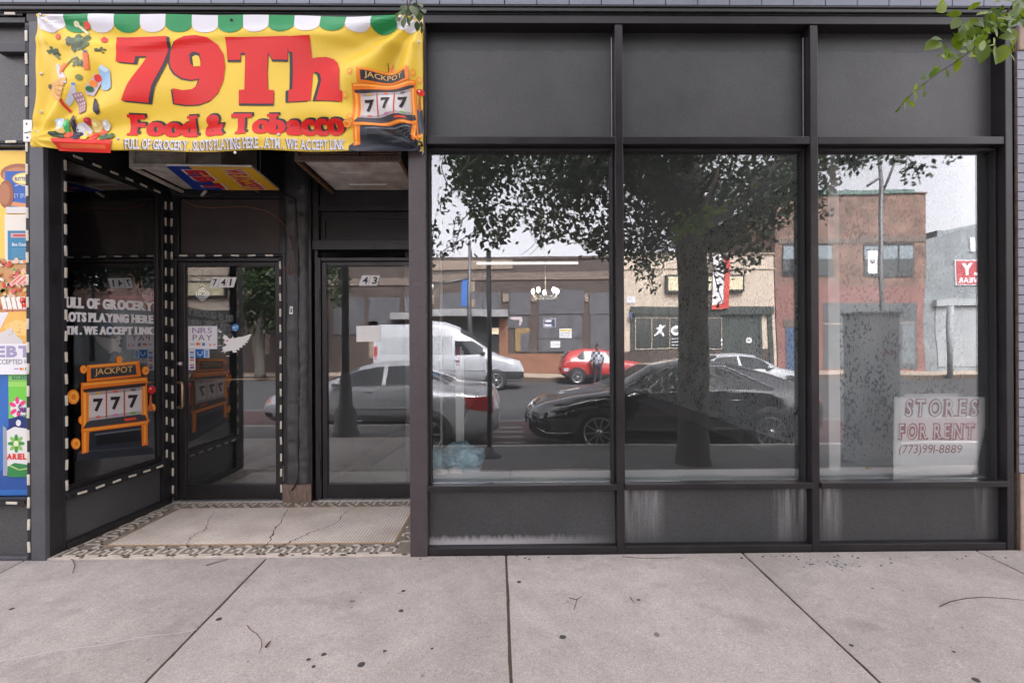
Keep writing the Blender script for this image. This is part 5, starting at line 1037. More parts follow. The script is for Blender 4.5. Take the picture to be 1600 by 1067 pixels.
for a_, b_ in zip(sc_l[:-1], sc_l[1:]): sm_.add([a_ + Vector((0, -0.0018, 0.0012)), a_ + Vector((0, 0.0018, 0.0014)), b_ + Vector((0, 0.0018, 0.0014)), b_ + Vector((0, -0.0018, 0.0012))], [[0, 1, 2, 3]], flat((0.55, 0.52, 0.5), 0.9))
struct(sm_.build("scratch"), "stuff")
gm = MB()
for px, py, r in ((811, 909, .013), (630, 923, .012), (627, 954, .014), (565, 1038, .018), (482, 1030, .010), (490, 1041, .010), (601, 1017, .009), (879, 995, .016), (1330, 1008, .010), (342, 967, .015), (18, 951, .012), (506, 1022, .012), (998, 937, .010), (1363, 919, .007), (1490, 1018, .008), (1525, 1062, .016), (675, 1013, .007)):
    p = gp(px, py); gm.add([p + Vector((cos(t)*r*random.uniform(0.8, 1.15), sin(t)*r*0.9, 0.0012 - SL*-1*0 + SL*0*t)) + Vector((0, 0, SL*(-(sin(t)*r*0.9)) )) for t in [2*pi*k/12 for k in range(12)]], [list(range(12))], flat((0.055, 0.05, 0.052), 0.8))
struct(gm.build("gum_spots"), "stuff")
# ------------------------------------------------------------------ the tree on the pavement
M_bark = mat("grey_bark", (0.075, 0.066, 0.056), 0.9, var=0.35, vs=10, fine=0.25, bump=1.0, bs=30, stretch=(1.5, 1.5, 0.35))
def leafmat(name, c, c2):
    m = bpy.data.materials.new(name); m.use_nodes = True; nt = m.node_tree; p = nt.nodes["Principled BSDF"]; out = nt.nodes["Material Output"]
    p.inputs["Roughness"].default_value = 0.45; geo = N(nt, "ShaderNodeNewGeometry"); mm = N(nt, "ShaderNodeMix", data_type='RGBA')
    mm.inputs[6].default_value = (*c, 1); mm.inputs[7].default_value = (*c2, 1); nt.links.new(geo.outputs["Random Per Island"], mm.inputs[0]); nt.links.new(mm.outputs[2], p.inputs["Base Color"])
    t = N(nt, "ShaderNodeBsdfTranslucent"); s = N(nt, "ShaderNodeVectorMath", operation='SCALE'); s.inputs["Scale"].default_value = 1.5; nt.links.new(mm.outputs[2], s.inputs[0]); nt.links.new(s.outputs[0], t.inputs[0])
    ms = N(nt, "ShaderNodeMixShader"); ms.inputs[0].default_value = 0.35; nt.links.new(p.outputs[0], ms.inputs[1]); nt.links.new(t.outputs[0], ms.inputs[2]); nt.links.new(ms.outputs[0], out.inputs[0]); return m
M_leaf = leafmat("tree_leaf", (0.012, 0.026, 0.008), (0.030, 0.058, 0.015)); M_leafb = leafmat("young_leaf", (0.09, 0.19, 0.008), (0.34, 0.46, 0.02)); M_leafg = leafmat("crown_leaf_far", (0.02, 0.05, 0.014), (0.06, 0.10, 0.03))
def leaf(mb, c, d, n, L, W, m, curl=0.15):
    """pointed oval leaf: c base, d direction, n normal"""
    d = d.normalized(); s = d.cross(n).normalized(); n = s.cross(d).normalized(); P = []
    prof = ((0, 0.06), (0.18, 0.65), (0.42, 1.0), (0.68, 0.85), (0.88, 0.4), (1.0, 0.0))
    vs = []; 
    for t, q in prof:
        drop = -curl*L*t*t
        vs += [c + d*L*t + s*W/2*q + n*(drop + 0.10*W*q), c + d*L*t + n*drop, c + d*L*t - s*W/2*q + n*(drop + 0.10*W*q)]
    fs = []
    for i in range(len(prof)-1):
        a = i*3; fs += [[a, a+1, a+4, a+3], [a+1, a+2, a+5, a+4]]
    mb.add(vs, fs, m, True)
def cheap(mb, c, L, m):
    d = Vector((random.gauss(0, 1), random.gauss(0, 1), random.gauss(-0.5, 0.8))).normalized(); n = Vector((random.gauss(0, 1), random.gauss(0, 1), random.gauss(0.3, 1))).normalized()
    s = d.cross(n)
    if s.length < 0.01: return
    s = s.normalized()*L*0.3; mb.add([c, c + d*L*0.45 + s, c + d*L, c + d*L*0.45 - s], [[0, 1, 2, 3]], m)
TX, TY = 2.30, -2.62
tree = thing("street_tree", "big leafy street tree on the pavement, its branch tips reaching into the top corners", "tree", (TX, TY, gz(TY)))
def limb(mb, pts, rad, n=12, m=None, jit=0.0, sub=6):
    P = [Vector(p) for p in pts]; Q = []; R = []
    for i in range(len(P)-1):
        p0, p1, p2, p3 = P[max(0, i-1)], P[i], P[i+1], P[min(len(P)-1, i+2)]
        for k in range(sub):
            t = k/sub; q = 0.5*((2*p1) + (p2-p0)*t + (2*p0-5*p1+4*p2-p3)*t*t + (3*p1-p0-3*p2+p3)*t*t*t)
            Q.append(q + Vector((random.uniform(-jit, jit), random.uniform(-jit, jit), 0))); R.append(rad[i]*(1-t) + rad[i+1]*t)
    Q.append(P[-1]); R.append(rad[-1]); mb.tube(Q, R, m or M_bark, n); return Q
random.seed(21)
tb = MB(); g0z = gz(TY)
limb(tb, [(TX, TY, g0z-0.1), (TX, TY, g0z+0.12), (TX+0.01, TY, g0z+0.5), (TX+0.02, TY, 1.6), (TX, TY, 2.5), (TX-0.05, TY, 3.3), (TX-0.1, TY-0.1, 4.6), (TX, TY-0.1, 7.0)], [0.25, 0.205, 0.182, 0.175, 0.178, 0.185, 0.13, 0.04], 20, jit=0.006)
limbs = [[(TX, TY, 2.9), (TX-0.7, TY-0.3, 3.5), (TX-1.6, TY-0.5, 3.9), (TX-2.9, TY-0.5, 4.3)], [(TX, TY, 2.75), (TX+0.7, TY-0.2, 3.2), (TX+1.5, TY-0.3, 3.9), (TX+2.4, TY-0.3, 4.6)], [(TX, TY, 3.1), (TX-0.4, TY-0.9, 3.9), (TX-1.0, TY-1.8, 4.6)], [(TX, TY, 3.2), (TX+0.3, TY-1.0, 4.2), (TX+0.6, TY-2.0, 5.0)], [(TX, TY, 3.3), (TX-0.3, TY+0.5, 4.0), (TX-0.9, TY+1.0, 4.9)],
         [(TX-0.05, TY, 2.55), (TX+0.5, TY-0.1, 2.75), (TX+0.9, TY-0.15, 3.1)]]
for L in limbs: limb(tb, L, [0.10, 0.07, 0.045, 0.02][:len(L)] if len(L) == 4 else [0.09, 0.06, 0.02], 8)
tb.build("trunk", tree)
# hanging twigs seen against the sky
cw = MB(); random.seed(5)
def bottom(px):      # lower edge of the crown in the mirrored view (picture rows), drawn from the photograph
    K = [(560, 250), (640, 240), (688, 236), (704, 262), (712, 305), (735, 335), (745, 375), (775, 385), (800, 365), (815, 345), (835, 380), (860, 378), (885, 370), (915, 385), (935, 400), (965, 410), (990, 425), (1010, 455), (1030, 430), (1060, 400), (1110, 440), (1130, 440), (1165, 425), (1190, 405), (1215, 365), (1240, 340), (1290, 300), (1310, 270), (1340, 262), (1400, 255), (1440, 295), (1460, 262), (1520, 240), (1600, 225), (1900, 150)]
    for (a, b), (c, d) in zip(K[:-1], K[1:]):
        if a <= px <= c: return b + (d-b)*(px-a)/(c-a)
    return 200
def mirrored_px(p):
    v = Vector((p.x, 2*GL - p.y, p.z)) - CAMPOS; q = CROT.to_3x3().transposed() @ v; return (800 + FPX*q.x/-q.z, 533.5 - FPX*(q.y/-q.z - 7.5/FPX))
def seen_direct(p):
    v = p - CAMPOS; q = CROT.to_3x3().transposed() @ v
    if q.z > -0.1: return False
    x = 800 + FPX*q.x/-q.z; y = 533.5 - FPX*(q.y/-q.z - 7.5/FPX); return -60 < x < 1660 and y > -60
cnt = 0; tries = 0; clumps = []
while len(clumps) < 430:
    a = random.uniform(0, 2*pi); r = sqrt(random.random()); x = TX-0.4 + 3.7*r*cos(a); y = TY - 0.8 + 2.0*r*sin(a); z = random.uniform(2.3, 5.4)
    top = 5.6 - 1.4*r*r
    if z > top: continue
    if noise.noise(Vector((x*0.9, y*0.9, z*1.1))) < -0.10: continue
    clumps.append(Vector((x, y, z)))
tw = MB()
for c in clumps:
    mx_, my_ = mirrored_px(c)
    if my_ > bottom(mx_) - 4: continue
    for k in range(105 if mx_ < 1120 else 62):
        p = c + Vector((random.gauss(0, 0.20), random.gauss(0, 0.20), random.gauss(0, 0.15))); mx_, my_ = mirrored_px(p)
        if my_ > bottom(mx_) + random.uniform(-8, 6) or seen_direct(p): continue
        cheap(cw, p, random.uniform(0.06, 0.105), M_leaf); cnt += 1
    if random.random() < 0.35 and not seen_direct(c): tw.tube([c + Vector((0, 0, 0.35)), c + Vector((random.gauss(0, .05), 0, 0.1)), c + Vector((random.gauss(0, .15), random.gauss(0, .1), -0.12))], [0.008, 0.005, 0.002], M_bark, 4)
# specific drooping sprays (picture rows of the mirrored view)
def spray(pts, y, nleaf, L=0.07, sp=0.05):
    P = [rf(px, py, y) for px, py in pts]; Q = limb(tw, P, [0.006]*len(P), 5, sub=5)
    for k in range(nleaf):
        q = random.choice(Q[2:]) + Vector((random.gauss(0, sp), random.gauss(0, sp), random.gauss(0, sp))); cheap(cw, q, L*random.uniform(0.8, 1.2), M_leaf)
for pts, n in (([(760, 350), (735, 365), (700, 385), (680, 402)], 90), ([(740, 320), (720, 345), (700, 350)], 25), ([(720, 270), (710, 300), (692, 312), (688, 330)], 45), ([(700, 235), (690, 260), (700, 290)], 30), ([(790, 330), (785, 370), (770, 380)], 60), ([(870, 330), (860, 365), (845, 380)], 30), ([(680, 345), (676, 365), (674, 390)], 45),
               ([(930, 370), (925, 385), (918, 386)], 30), ([(1010, 400), (1015, 430), (1022, 450)], 40), ([(1120, 380), (1125, 415), (1140, 425), (1190, 408)], 70), ([(1112, 400), (1118, 440), (1130, 475)], 20), ([(1300, 240), (1303, 270), (1300, 292)], 60), ([(1335, 240), (1330, 262)], 25), ([(1400, 235), (1420, 250), (1435, 265)], 30), ([(1415, 250), (1412, 285)], 14), ([(1430, 260), (1438, 288)], 12), ([(1480, 235), (1490, 245)], 18), ([(1285, 300), (1287, 335)], 50)):
    spray(pts, -2.4, n)
for k in range(9):
    x = random.choice([712, 720, 828, 838, 826, 1010, 905, 1043, 1130]); P = [rf(x+random.uniform(-6, 6), 340, -2.5), rf(x+random.uniform(-12, 12), 375, -2.5), rf(x+random.uniform(-22, 16), 398, -2.5)]; limb(tw, P, [0.005, 0.004, 0.002], 4)
cw.build("crown", tree); tw.build("twigs", tree)
print("leaves", cnt)
# the branch tips seen directly in the top corners
random.seed(9)
def dbranch(pts, leaves, name, r0, m=M_leafb):
    b = MB(); P = [at(px, py, y) if not isinstance(px, Vector) else px for px, py, y in pts]; n = len(P); limb(b, P, [max(0.0016, r0*(0.55**i)) for i in range(n)], 7, sub=5, m=mat("young_bark", (0.12, 0.07, 0.05), 0.8, var=0.3, vs=40))
    for (px, py, y, dx, dy, L) in leaves:
        c = at(px, py, y); e = at(px+dx, py+dy, y + random.uniform(-0.03, 0.03)); d = e - c; nrm = Vector((random.gauss(0, 0.35), -1, random.gauss(0.3, 0.4)))
        leaf(b, c, d, nrm, d.length*L*0.92, d.length*L*0.92*random.uniform(0.48, 0.64), m, curl=random.uniform(0.0, 0.2))
    return b.build(name, tree)
YB1 = -1.25
lv = [(1405,170,YB1,-7,7,1),(1413,160,YB1,3,14,1),(1419,150,YB1,-8,16,1),(1420,158,YB1,10,10,1),(1428,138,YB1,6,20,1),(1432,130,YB1,-4,20,1),(1441,130,YB1,2,15,1),(1445,142,YB1,-2,14,.9),(1440,125,YB1,12,-12,1),(1452,122,YB1,14,-16,1),(1455,112,YB1,20,-8,1),(1477,108,YB1,6,15,1),(1497,92,YB1,-2,20,1.1),(1480,92,YB1,20,-4,1),(1478,88,YB1,-2,-20,1.1),(1470,66,YB1,-22,8,1.1),(1472,62,YB1,-18,-4,.9),(1500,80,YB1,-12,-24,1),(1505,72,YB1,-14,-22,1.1),(1488,82,YB1,-14,14,1),(1496,60,YB1,8,-18,1.2),(1505,58,YB1,10,-22,1.1),(1500,28,YB1,-14,18,1.1),(1503,22,YB1,-20,0,1.2),(1480,10,YB1,-16,6,1.1),(1478,-6,YB1,-14,22,1),(1512,16,YB1,20,-12,1.2),(1525,24,YB1,24,-6,1.2),(1523,40,YB1,20,-4,1.2),(1535,50,YB1,-20,-2,1.2),(1545,46,YB1,6,-24,1.2),(1534,64,YB1,2,26,1.3),(1530,70,YB1,-4,20,1.2),(1555,72,YB1,2,24,1.3),(1560,60,YB1,26,-2,1.2),(1548,80,YB1,22,8,1.1),(1560,44,YB1,24,8,1.2),(1575,60,YB1,14,16,1.2),(1570,20,YB1,-4,28,1.3),(1555,12,YB1,-4,30,1.3),(1580,10,YB1,20,20,1.3),(1562,0,YB1,28,4,1.2),(1590,30,YB1,14,10,1.2),(1540,20,YB1,4,26,1.2),(1578,84,YB1,8,14,1),(1530,30,YB1,-22,10,1),(1510,50,YB1,-20,14,1),(1515,90,YB1,16,-10,.9),(1585,0,YB1,-10,-12,1.2),(1596,10,YB1,10,18,1),(1520,4,YB1,-8,-12,1),(1570,70,YB1,-6,26,1.1),(1582,45,YB1,2,30,1.2)]
for k in range(80):
    t = random.random(); bx_, by_ = 1500 + 110*t, 84 - 84*t; yy = YB1 + random.uniform(-0.2, 0.2); a = random.uniform(0, 2*pi); lv.append((bx_ + random.gauss(0, 16), by_ + random.gauss(0, 14), yy, 17*cos(a), 17*sin(a)*0.9 + 4, random.uniform(0.7, 1.15)))
lb_ = dbranch([(Vector((TX, TY, 3.0)), 0, 0), (Vector((TX+0.05, TY+0.6, 3.25)), 0, 0), (1640, -60, YB1-0.1), (1598, -10, YB1), (1560, 35, YB1), (1510, 85, YB1), (1470, 112, YB1), (1440, 135, YB1), (1424, 148, YB1), (1404, 170, YB1)], lv, "branch", 0.035); lab(lb_, "bright green leafy branch hanging into the top right corner")
YB2 = -0.95
lv2 = [(634, 8, YB2, -4, 18, 1), (640, 14, YB2, -6, 14, 1), (631, 18, YB2, -12, 6, 1), (622, 22, YB2, -8, 14, .8), (632, 28, YB2, -2, 18, 1), (636, 26, YB2, 4, 18, 1), (648, 4, YB2, 2, 18, 1), (652, 16, YB2, 2, 14, 1), (655, 4, YB2, 6, 10, .9), (645, 10, YB2, -6, 12, .9), (652, 34, YB2, 0, 20, .8), (658, 34, YB2, 2, 16, .8), (660, 44, YB2, -3, 12, .8), (642, 2, YB2, 6, -12, 1), (630, 2, YB2, -4, -14, 1), (650, 24, YB2, 8, 8, .9), (625, 28, YB2, -6, 8, .8)]
for k in range(14): lv2.append((640 + random.gauss(0, 12), 6 + abs(random.gauss(0, 13)), YB2 + random.uniform(-.05, .05), random.uniform(-14, 14), random.uniform(4, 18), 1))
o = dbranch([(Vector((TX-1.6, TY-0.1, 3.9)), 0, 0), (Vector((0.3, -1.6, 3.6)), 0, 0), (645, -60, YB2-0.1), (643, -10, YB2), (638, 12, YB2), (630, 22, YB2), (624, 34, YB2)], lv2, "branch", 0.02, leafmat("dull_young_leaf", (0.045, 0.085, 0.02), (0.12, 0.19, 0.05))); lab(o, "small sprig of leaves touching the top right corner of the yellow banner")
o = MB(); limb(o, [at(645, -30, YB2), at(652, 10, YB2), at(656, 36, YB2), at(660, 50, YB2)], [0.003, 0.003, 0.002, 0.001], 5); o.build("stem", lb_ if False else tree)
# ------------------------------------------------------------------ vehicles
M_tyre = mat("tyre_rubber", (0.018, 0.018, 0.019), 0.8); M_rim = mat("alloy", (0.45, 0.45, 0.47), 0.3, 0.9); M_cglass = mat("car_glass", (0.015, 0.02, 0.022), 0.04, spec=0.5, ior=1.75); M_sglass = mat('tinted_car_glass', (0.02, 0.024, 0.027), 0.05, ior=1.5); M_chrome = mat("chrome", (0.75, 0.75, 0.77), 0.12, 1.0); M_trim = mat("black_trim", (0.02, 0.02, 0.022), 0.55)
M_lampw = mat("headlamp", (0.55, 0.56, 0.58), 0.1, 0.3, coat=1.0); M_lampr = mat("tail_lamp", (0.30, 0.012, 0.02), 0.12, coat=1.0); M_amber = mat("amber_lens", (0.6, 0.2, 0.04), 0.2)
def interp(K, s):
    if s <= K[0][0]: return K[0][1]
    for (a, b), (c, d) in zip(K[:-1], K[1:]):
        if s <= c:
            t = (s-a)/(c-a) if c > a else 0; return b + (d-b)*t
    return K[-1][1]
def smo(K, s): return (interp(K, s-0.03) + 2*interp(K, s) + interp(K, s+0.03))/4
class Car:
    """body lofted along its length; s runs from the nose; dirn=-1 means the nose points to -x. y0 = side nearest the shop"""
    def __init__(c, name, label, group, x0, dirn, ynear, L, W, top, belt, half, roofw, low, paint, z0=-0.4):
        c.x0, c.d, c.L, c.W, c.top, c.belt, c.half, c.roofw, c.low, c.z0, c.paint = x0, dirn, L, W, top, belt, half, roofw, low, z0, paint; c.yc = ynear - W/2
        c.root = thing(name, label, "car" if "van" not in name else "van", (x0 + (L/2 if dirn < 0 else -L/2), c.yc, z0), group)
        S = [L*k/70 for k in range(71)]; vs = []; fs = []; n = 16
        for s in S:
            ring = c.ring(s); vs += [c.w(s, y, z) for y, z in ring]
        n = len(c.ring(0))
        for i in range(70):
            for j in range(n-1): fs.append([i*n+j, i*n+j+1, (i+1)*n+j+1, (i+1)*n+j])
            fs.append([i*n+n-1, i*n, (i+1)*n, (i+1)*n+n-1])
        fs.append(list(range(n))); fs.append([70*n+k for k in range(n)][::-1]); m_ = MB(); m_.add(vs, fs, paint, True); m_.build("body", c.root)
    def w(c, s, y, z): return Vector((c.x0 - c.d*s, c.yc + y, c.z0 + z))
    def prm(c, s):
        return c.W/2*smo(c.half, s), smo(c.low, s), smo(c.belt, s), max(smo(c.top, s), smo(c.belt, s)+0.012), c.W/2*smo(c.roofw, s)
    def ring(c, s):
        h, lo, be, to, rw = c.prm(s); mid = lo + (be-lo)*0.45; edge = be + (to-be)*0.82
        R = [(h*0.86, lo), (h*0.97, lo+0.06), (h, mid), (h*0.995, be-0.10 if be-0.10 > mid else (mid+be)/2), (h*0.955, be), (rw, edge), (rw*0.86, to-0.012), (rw*0.45, to)]
        return R + [(-y, z) for y, z in R[::-1]]
    def side(c, s, z, off=0.006):      # point of the side surface facing the shop
        h, lo, be, to, rw = c.prm(s); edge = be + (to-be)*0.82; mid = lo + (be-lo)*0.45
        K = [(lo, h*0.86), (lo+0.06, h*0.97), (mid, h), (max(be-0.10, mid+0.01), h*0.995), (be, h*0.955), (edge, rw), (to-0.012, rw*0.86)]
        K = sorted(K); return c.w(s, interp(K, z) + off, z)
    def patch(c, s0, s1, f0, f1, m, name, n=16, nz=4, off=0.006, parent=None):
        vs = []; fs = []
        for i in range(n+1):
            s = s0 + (s1-s0)*i/n; a = f0(s) if callable(f0) else f0; b = f1(s) if callable(f1) else f1
            for j in range(nz+1): vs.append(c.side(s, a + (b-a)*j/nz, off))
        for i in range(n):
            for j in range(nz): q = i*(nz+1)+j; fs.append([q, q+1, q+nz+2, q+nz+1])
        m_ = MB(); m_.add(vs, fs, m, True); return m_.build(name, parent or c.root)
    def toppatch(c, s0, s1, m, name, kw=0.86, off=0.006, ins=0.0):
        vs = []; fs = []; n = 12
        for i in range(n+1):
            s = s0 + (s1-s0)*i/n; h, lo, be, to, rw = c.prm(s)
            for (y, z) in ((rw*0.99, be + (to-be)*0.83), (rw*0.86, to-0.012), (rw*0.45, to), (-rw*0.45, to), (-rw*0.86, to-0.012), (-rw*0.99, be + (to-be)*0.83)): vs.append(c.w(s, y*(1-ins), z + off))
        for i in range(n):
            for j in range(5): q = i*6+j; fs.append([q, q+1, q+7, q+6])
        m_ = MB(); m_.add(vs, fs, m, True); return m_.build(name, c.root)
    def wheel(c, s, r, spokes=10, rimr=0.72, rm=None):
        for sg in (1, -1):
            h = c.prm(s)[0]; y = c.yc + sg*(h - 0.01); x = c.x0 - c.d*s; z = c.z0 + r; m_ = MB()
            m_.lathe((x, y, z + 0.015), [(0.0, sg*0.014), (r+0.055, sg*0.014), (r+0.055, -sg*0.2), (0, -sg*0.2)], M_trim, 28, 'Y'); m_.build("wheel_arch", c.root)
            m_ = MB(); m_.lathe((x, y, z), [(r*0.66, sg*0.03), (r*0.72, sg*0.042), (r*0.93, sg*0.042), (r, sg*0.02), (r, -sg*0.16), (r*0.5, -sg*0.18)], M_tyre, 32, 'Y'); wh = m_.build("wheel", c.root)
            m_ = MB(); rr = r*rimr; m_.lathe((x, y, z), [(rr*0.9, sg*0.020), (rr, sg*0.044), (rr*0.97, sg*0.046), (rr*0.88, sg*0.024)], rm or M_rim, 32, 'Y'); m_.lathe((x, y, z), [(0, sg*0.018), (rr, sg*0.017)], M_trim, 24, 'Y')
            for k in range(spokes):
                t = 2*pi*k/spokes; a = Vector((x + 0.04*cos(t), y + sg*0.036, z + 0.04*sin(t))); b = Vector((x + rr*0.95*cos(t+0.06), y + sg*0.032, z + rr*0.95*sin(t+0.06))); m_.beam(a, b, 0.028, 0.012, rm or M_rim, up=(0, 1, 0))
            m_.lathe((x, y, z), [(0.0, sg*0.046), (0.05, sg*0.042), (0.055, sg*0.02)], rm or M_rim, 14, 'Y'); m_.build("rim", wh)
    def strip(c, pts, r, m, name, off=0.012):
        m_ = MB(); m_.tube([c.side(s, z, off) for s, z in pts], r, m, 5); return m_.build(name, c.root)
    def mirror(c, s, z, m):
        m_ = MB(); p = c.side(s, z, 0.0); m_.blob(p + Vector((0, 0.10, 0.03)), 0.11, m, 2, 0.05, (1.0, 0.7, 0.6)); m_.tube([p, p + Vector((0, 0.08, 0.01))], 0.02, M_trim, 6); m_.build("mirror", c.root)
# black fastback sedan
M_blackp = mat("black_car_paint", (0.008, 0.008, 0.011), 0.06, 0.0, coat=1.0, ior=2.0)
bk_ = Car("black_sedan", "glossy black fastback sedan parked beside the tree, mirrored in the glass", None, 0.36, -1, -4.28, 4.88, 1.87,
    [(0, 0.60), (0.05, 0.72), (0.25, 0.82), (0.7, 0.92), (1.2, 0.99), (1.4, 1.03), (1.8, 1.24), (2.15, 1.41), (2.6, 1.48), (3.0, 1.49), (3.5, 1.42), (4.0, 1.27), (4.4, 1.13), (4.8, 1.04), (4.86, 0.98), (4.88, 0.85)],
    [(0, 0.52), (0.1, 0.62), (0.4, 0.74), (0.9, 0.84), (1.4, 0.93), (2.5, 0.98), (3.6, 1.00), (4.3, 0.98), (4.75, 0.92), (4.88, 0.80)],
    [(0, 0.56), (0.06, 0.72), (0.25, 0.87), (0.6, 0.97), (1.1, 1.0), (3.9, 1.0), (4.5, 0.95), (4.8, 0.83), (4.88, 0.70)],
    [(0, 0.50), (0.3, 0.74), (1.0, 0.86), (1.4, 0.84), (2.1, 0.66), (2.7, 0.63), (3.4, 0.63), (4.0, 0.68), (4.4, 0.78), (4.88, 0.60)],
    [(0, 0.34), (0.12, 0.24), (0.5, 0.20), (4.5, 0.22), (4.75, 0.30), (4.88, 0.42)], M_blackp)
def gtop(c, k=0.80): return lambda s: c.prm(s)[2] + (c.prm(s)[3]-c.prm(s)[2])*k
def gbot(c, k=0.02): return lambda s: c.prm(s)[2] + k
bk_.patch(1.72, 2.68, gbot(bk_), lambda s: min(gtop(bk_)(s), bk_.prm(s)[2] + (s-1.62)*0.85), M_cglass, "side_window"); bk_.patch(2.76, 3.95, gbot(bk_), lambda s: min(gtop(bk_)(s), bk_.prm(s)[2] + 0.02 + (4.02-s)*0.40), M_cglass, "side_window")
bk_.toppatch(1.45, 2.12, M_cglass, "windshield"); bk_.toppatch(3.35, 4.3, M_cglass, "rear_window")
bk_.strip([(1.72, 0.96), (2.4, 0.99), (3.2, 1.01), (3.9, 1.03)], 0.008, M_chrome, "window_trim"); bk_.strip([(1.95, bk_.prm(1.95)[2]+0.25), (2.3, gtop(bk_, .84)(2.3)), (2.8, gtop(bk_, .84)(2.8)), (3.3, gtop(bk_, .84)(3.3)), (3.7, bk_.prm(3.7)[2]+0.17), (3.97, 1.035)], 0.008, M_chrome, "window_trim")
bk_.patch(0.10, 0.60, lambda s: 0.58 + 0.10*s, lambda s: 0.61 + 0.20*s, M_cglass, "headlight"); bk_.strip([(0.10, 0.60), (0.35, 0.685), (0.62, 0.74)], 0.006, M_chrome, "headlight_trim"); bk_.strip([(0.12, 0.575), (0.35, 0.60), (0.60, 0.655)], 0.006, M_chrome, "headlight_trim"); bk_.patch(0.30, 0.42, lambda s: 0.62, lambda s: 0.67, M_lampw, "headlight_lens", off=0.009); bk_.patch(0.14, 0.50, lambda s: 0.50 + 0.14*s, lambda s: 0.54 + 0.12*s, M_trim, "headlight_surround"); bk_.strip([(0.12, 0.40), (0.3, 0.32), (0.6, 0.33), (0.75, 0.36)], 0.012, M_chrome, "bumper_trim"); bk_.patch(4.45, 4.84, 0.78, 0.92, M_lampr, "tail_light"); bk_.patch(0.04, 0.35, 0.38, 0.48, M_trim, "grille")
m_ = MB(); m_.box(0.32, 0.345, bk_.yc-0.25, bk_.yc+0.25, -0.4+0.42, -0.4+0.54, M_trim); m_.build("number_plate", bk_.root)
m_ = MB(); m_.tube([bk_.side(s, 0.86, 0.018) for s in (3.15, 3.25, 3.37)], 0.012, M_chrome, 6); m_.build("handle", bk_.root); bk_.wheel(1.11, 0.345); bk_.wheel(3.86, 0.345); bk_.mirror(1.85, 0.97, M_blackp)
# silver sedan
M_silver = mat("silver_car_paint", (0.42, 0.43, 0.45), 0.28, 0.35, coat=1.0)
sv = Car("silver_sedan", "silver sedan parked left of the slim pole, mirrored in the glass", None, -5.05, -1, -4.28, 4.92, 1.83,
    [(0, 0.58), (0.06, 0.70), (0.4, 0.84), (1.0, 0.93), (1.25, 0.98), (1.6, 1.14), (2.0, 1.33), (2.4, 1.42), (2.9, 1.44), (3.4, 1.40), (3.8, 1.26), (4.15, 1.12), (4.3, 1.09), (4.8, 1.06), (4.86, 0.98), (4.92, 0.70)],
    [(0, 0.50), (0.2, 0.64), (0.6, 0.76), (1.2, 0.87), (2.5, 0.92), (3.8, 0.96), (4.3, 0.97), (4.8, 0.95), (4.92, 0.66)],
    [(0, 0.58), (0.08, 0.74), (0.3, 0.90), (0.8, 0.98), (1.3, 1.0), (4.0, 1.0), (4.5, 0.97), (4.82, 0.88), (4.92, 0.74)],
    [(0, 0.5), (0.4, 0.76), (1.2, 0.86), (1.5, 0.80), (2.0, 0.66), (2.9, 0.63), (3.5, 0.64), (4.0, 0.74), (4.3, 0.84), (4.92, 0.70)],
    [(0, 0.34), (0.15, 0.24), (0.6, 0.20), (4.4, 0.22), (4.75, 0.28), (4.92, 0.40)], M_silver)
sv.patch(1.52, 2.52, gbot(sv), lambda s: min(gtop(sv)(s), sv.prm(s)[2] + (s-1.42)*0.75), M_sglass, "side_window"); sv.patch(2.60, 3.62, gbot(sv), lambda s: min(gtop(sv)(s), sv.prm(s)[2] + (3.72-s)*0.9), M_sglass, "side_window"); sv.toppatch(1.3, 1.98, M_sglass, "windshield"); sv.toppatch(3.5, 4.12, M_sglass, "rear_window")
sv.strip([(1.5, 0.91), (2.5, 0.94), (3.6, 0.97), (3.75, 0.98)], 0.010, M_chrome, "window_trim"); sv.strip([(0.9, 0.50), (2.5, 0.50), (3.9, 0.50)], 0.007, M_silver, "side_moulding"); sv.strip([(1.5, 0.24), (3.4, 0.24)], 0.014, M_chrome, "sill_trim")
sv.patch(4.40, 4.84, lambda s: 0.68 + (4.84-s)*0.20, lambda s: 0.94, M_lampr, "tail_light"); sv.patch(0.12, 0.58, lambda s: 0.58, lambda s: 0.66 + 0.14*s, M_lampw, "headlight"); sv.patch(0.10, 0.25, 0.60, 0.66, M_amber, "turn_signal"); sv.patch(0.04, 0.30, 0.32, 0.40, M_trim, "grille")
for s in (2.2, 3.35):
    m_ = MB(); m_.tube([sv.side(s+q, 0.84, 0.018) for q in (0, 0.08, 0.16)], 0.013, M_silver, 6); m_.build("handle", sv.root)
sv.wheel(0.98, 0.33, 7); sv.wheel(3.80, 0.33, 7); sv.mirror(1.62, 0.96, M_silver)
# white cargo van
M_whitep = mat("white_van_paint", (0.30, 0.31, 0.335), 0.3, coat=0.6)
vx = rf(818, 560, -15.8).x
vn = Car("cargo_van", "tall white cargo van in the far lane, mirrored in the glass", None, vx, 1, -15.7, 6.6, 2.05,
    [(0, 0.82), (0.06, 1.0), (0.3, 1.14), (0.8, 1.26), (1.1, 1.36), (1.6, 1.80), (2.1, 2.22), (2.6, 2.52), (3.1, 2.70), (3.6, 2.76), (6.4, 2.74), (6.55, 2.68), (6.6, 2.5)],
    [(0, 0.72), (0.3, 0.98), (0.8, 1.16), (1.4, 1.28), (6.6, 1.34)], [(0, 0.72), (0.1, 0.84), (0.4, 0.95), (0.9, 1.0), (6.5, 1.0), (6.6, 0.97)], [(0, 0.6), (0.5, 0.8), (1.2, 0.84), (2.6, 0.82), (3.5, 0.84), (6.6, 0.84)],
    [(0, 0.42), (0.2, 0.30), (6.3, 0.36), (6.6, 0.45)], M_whitep)
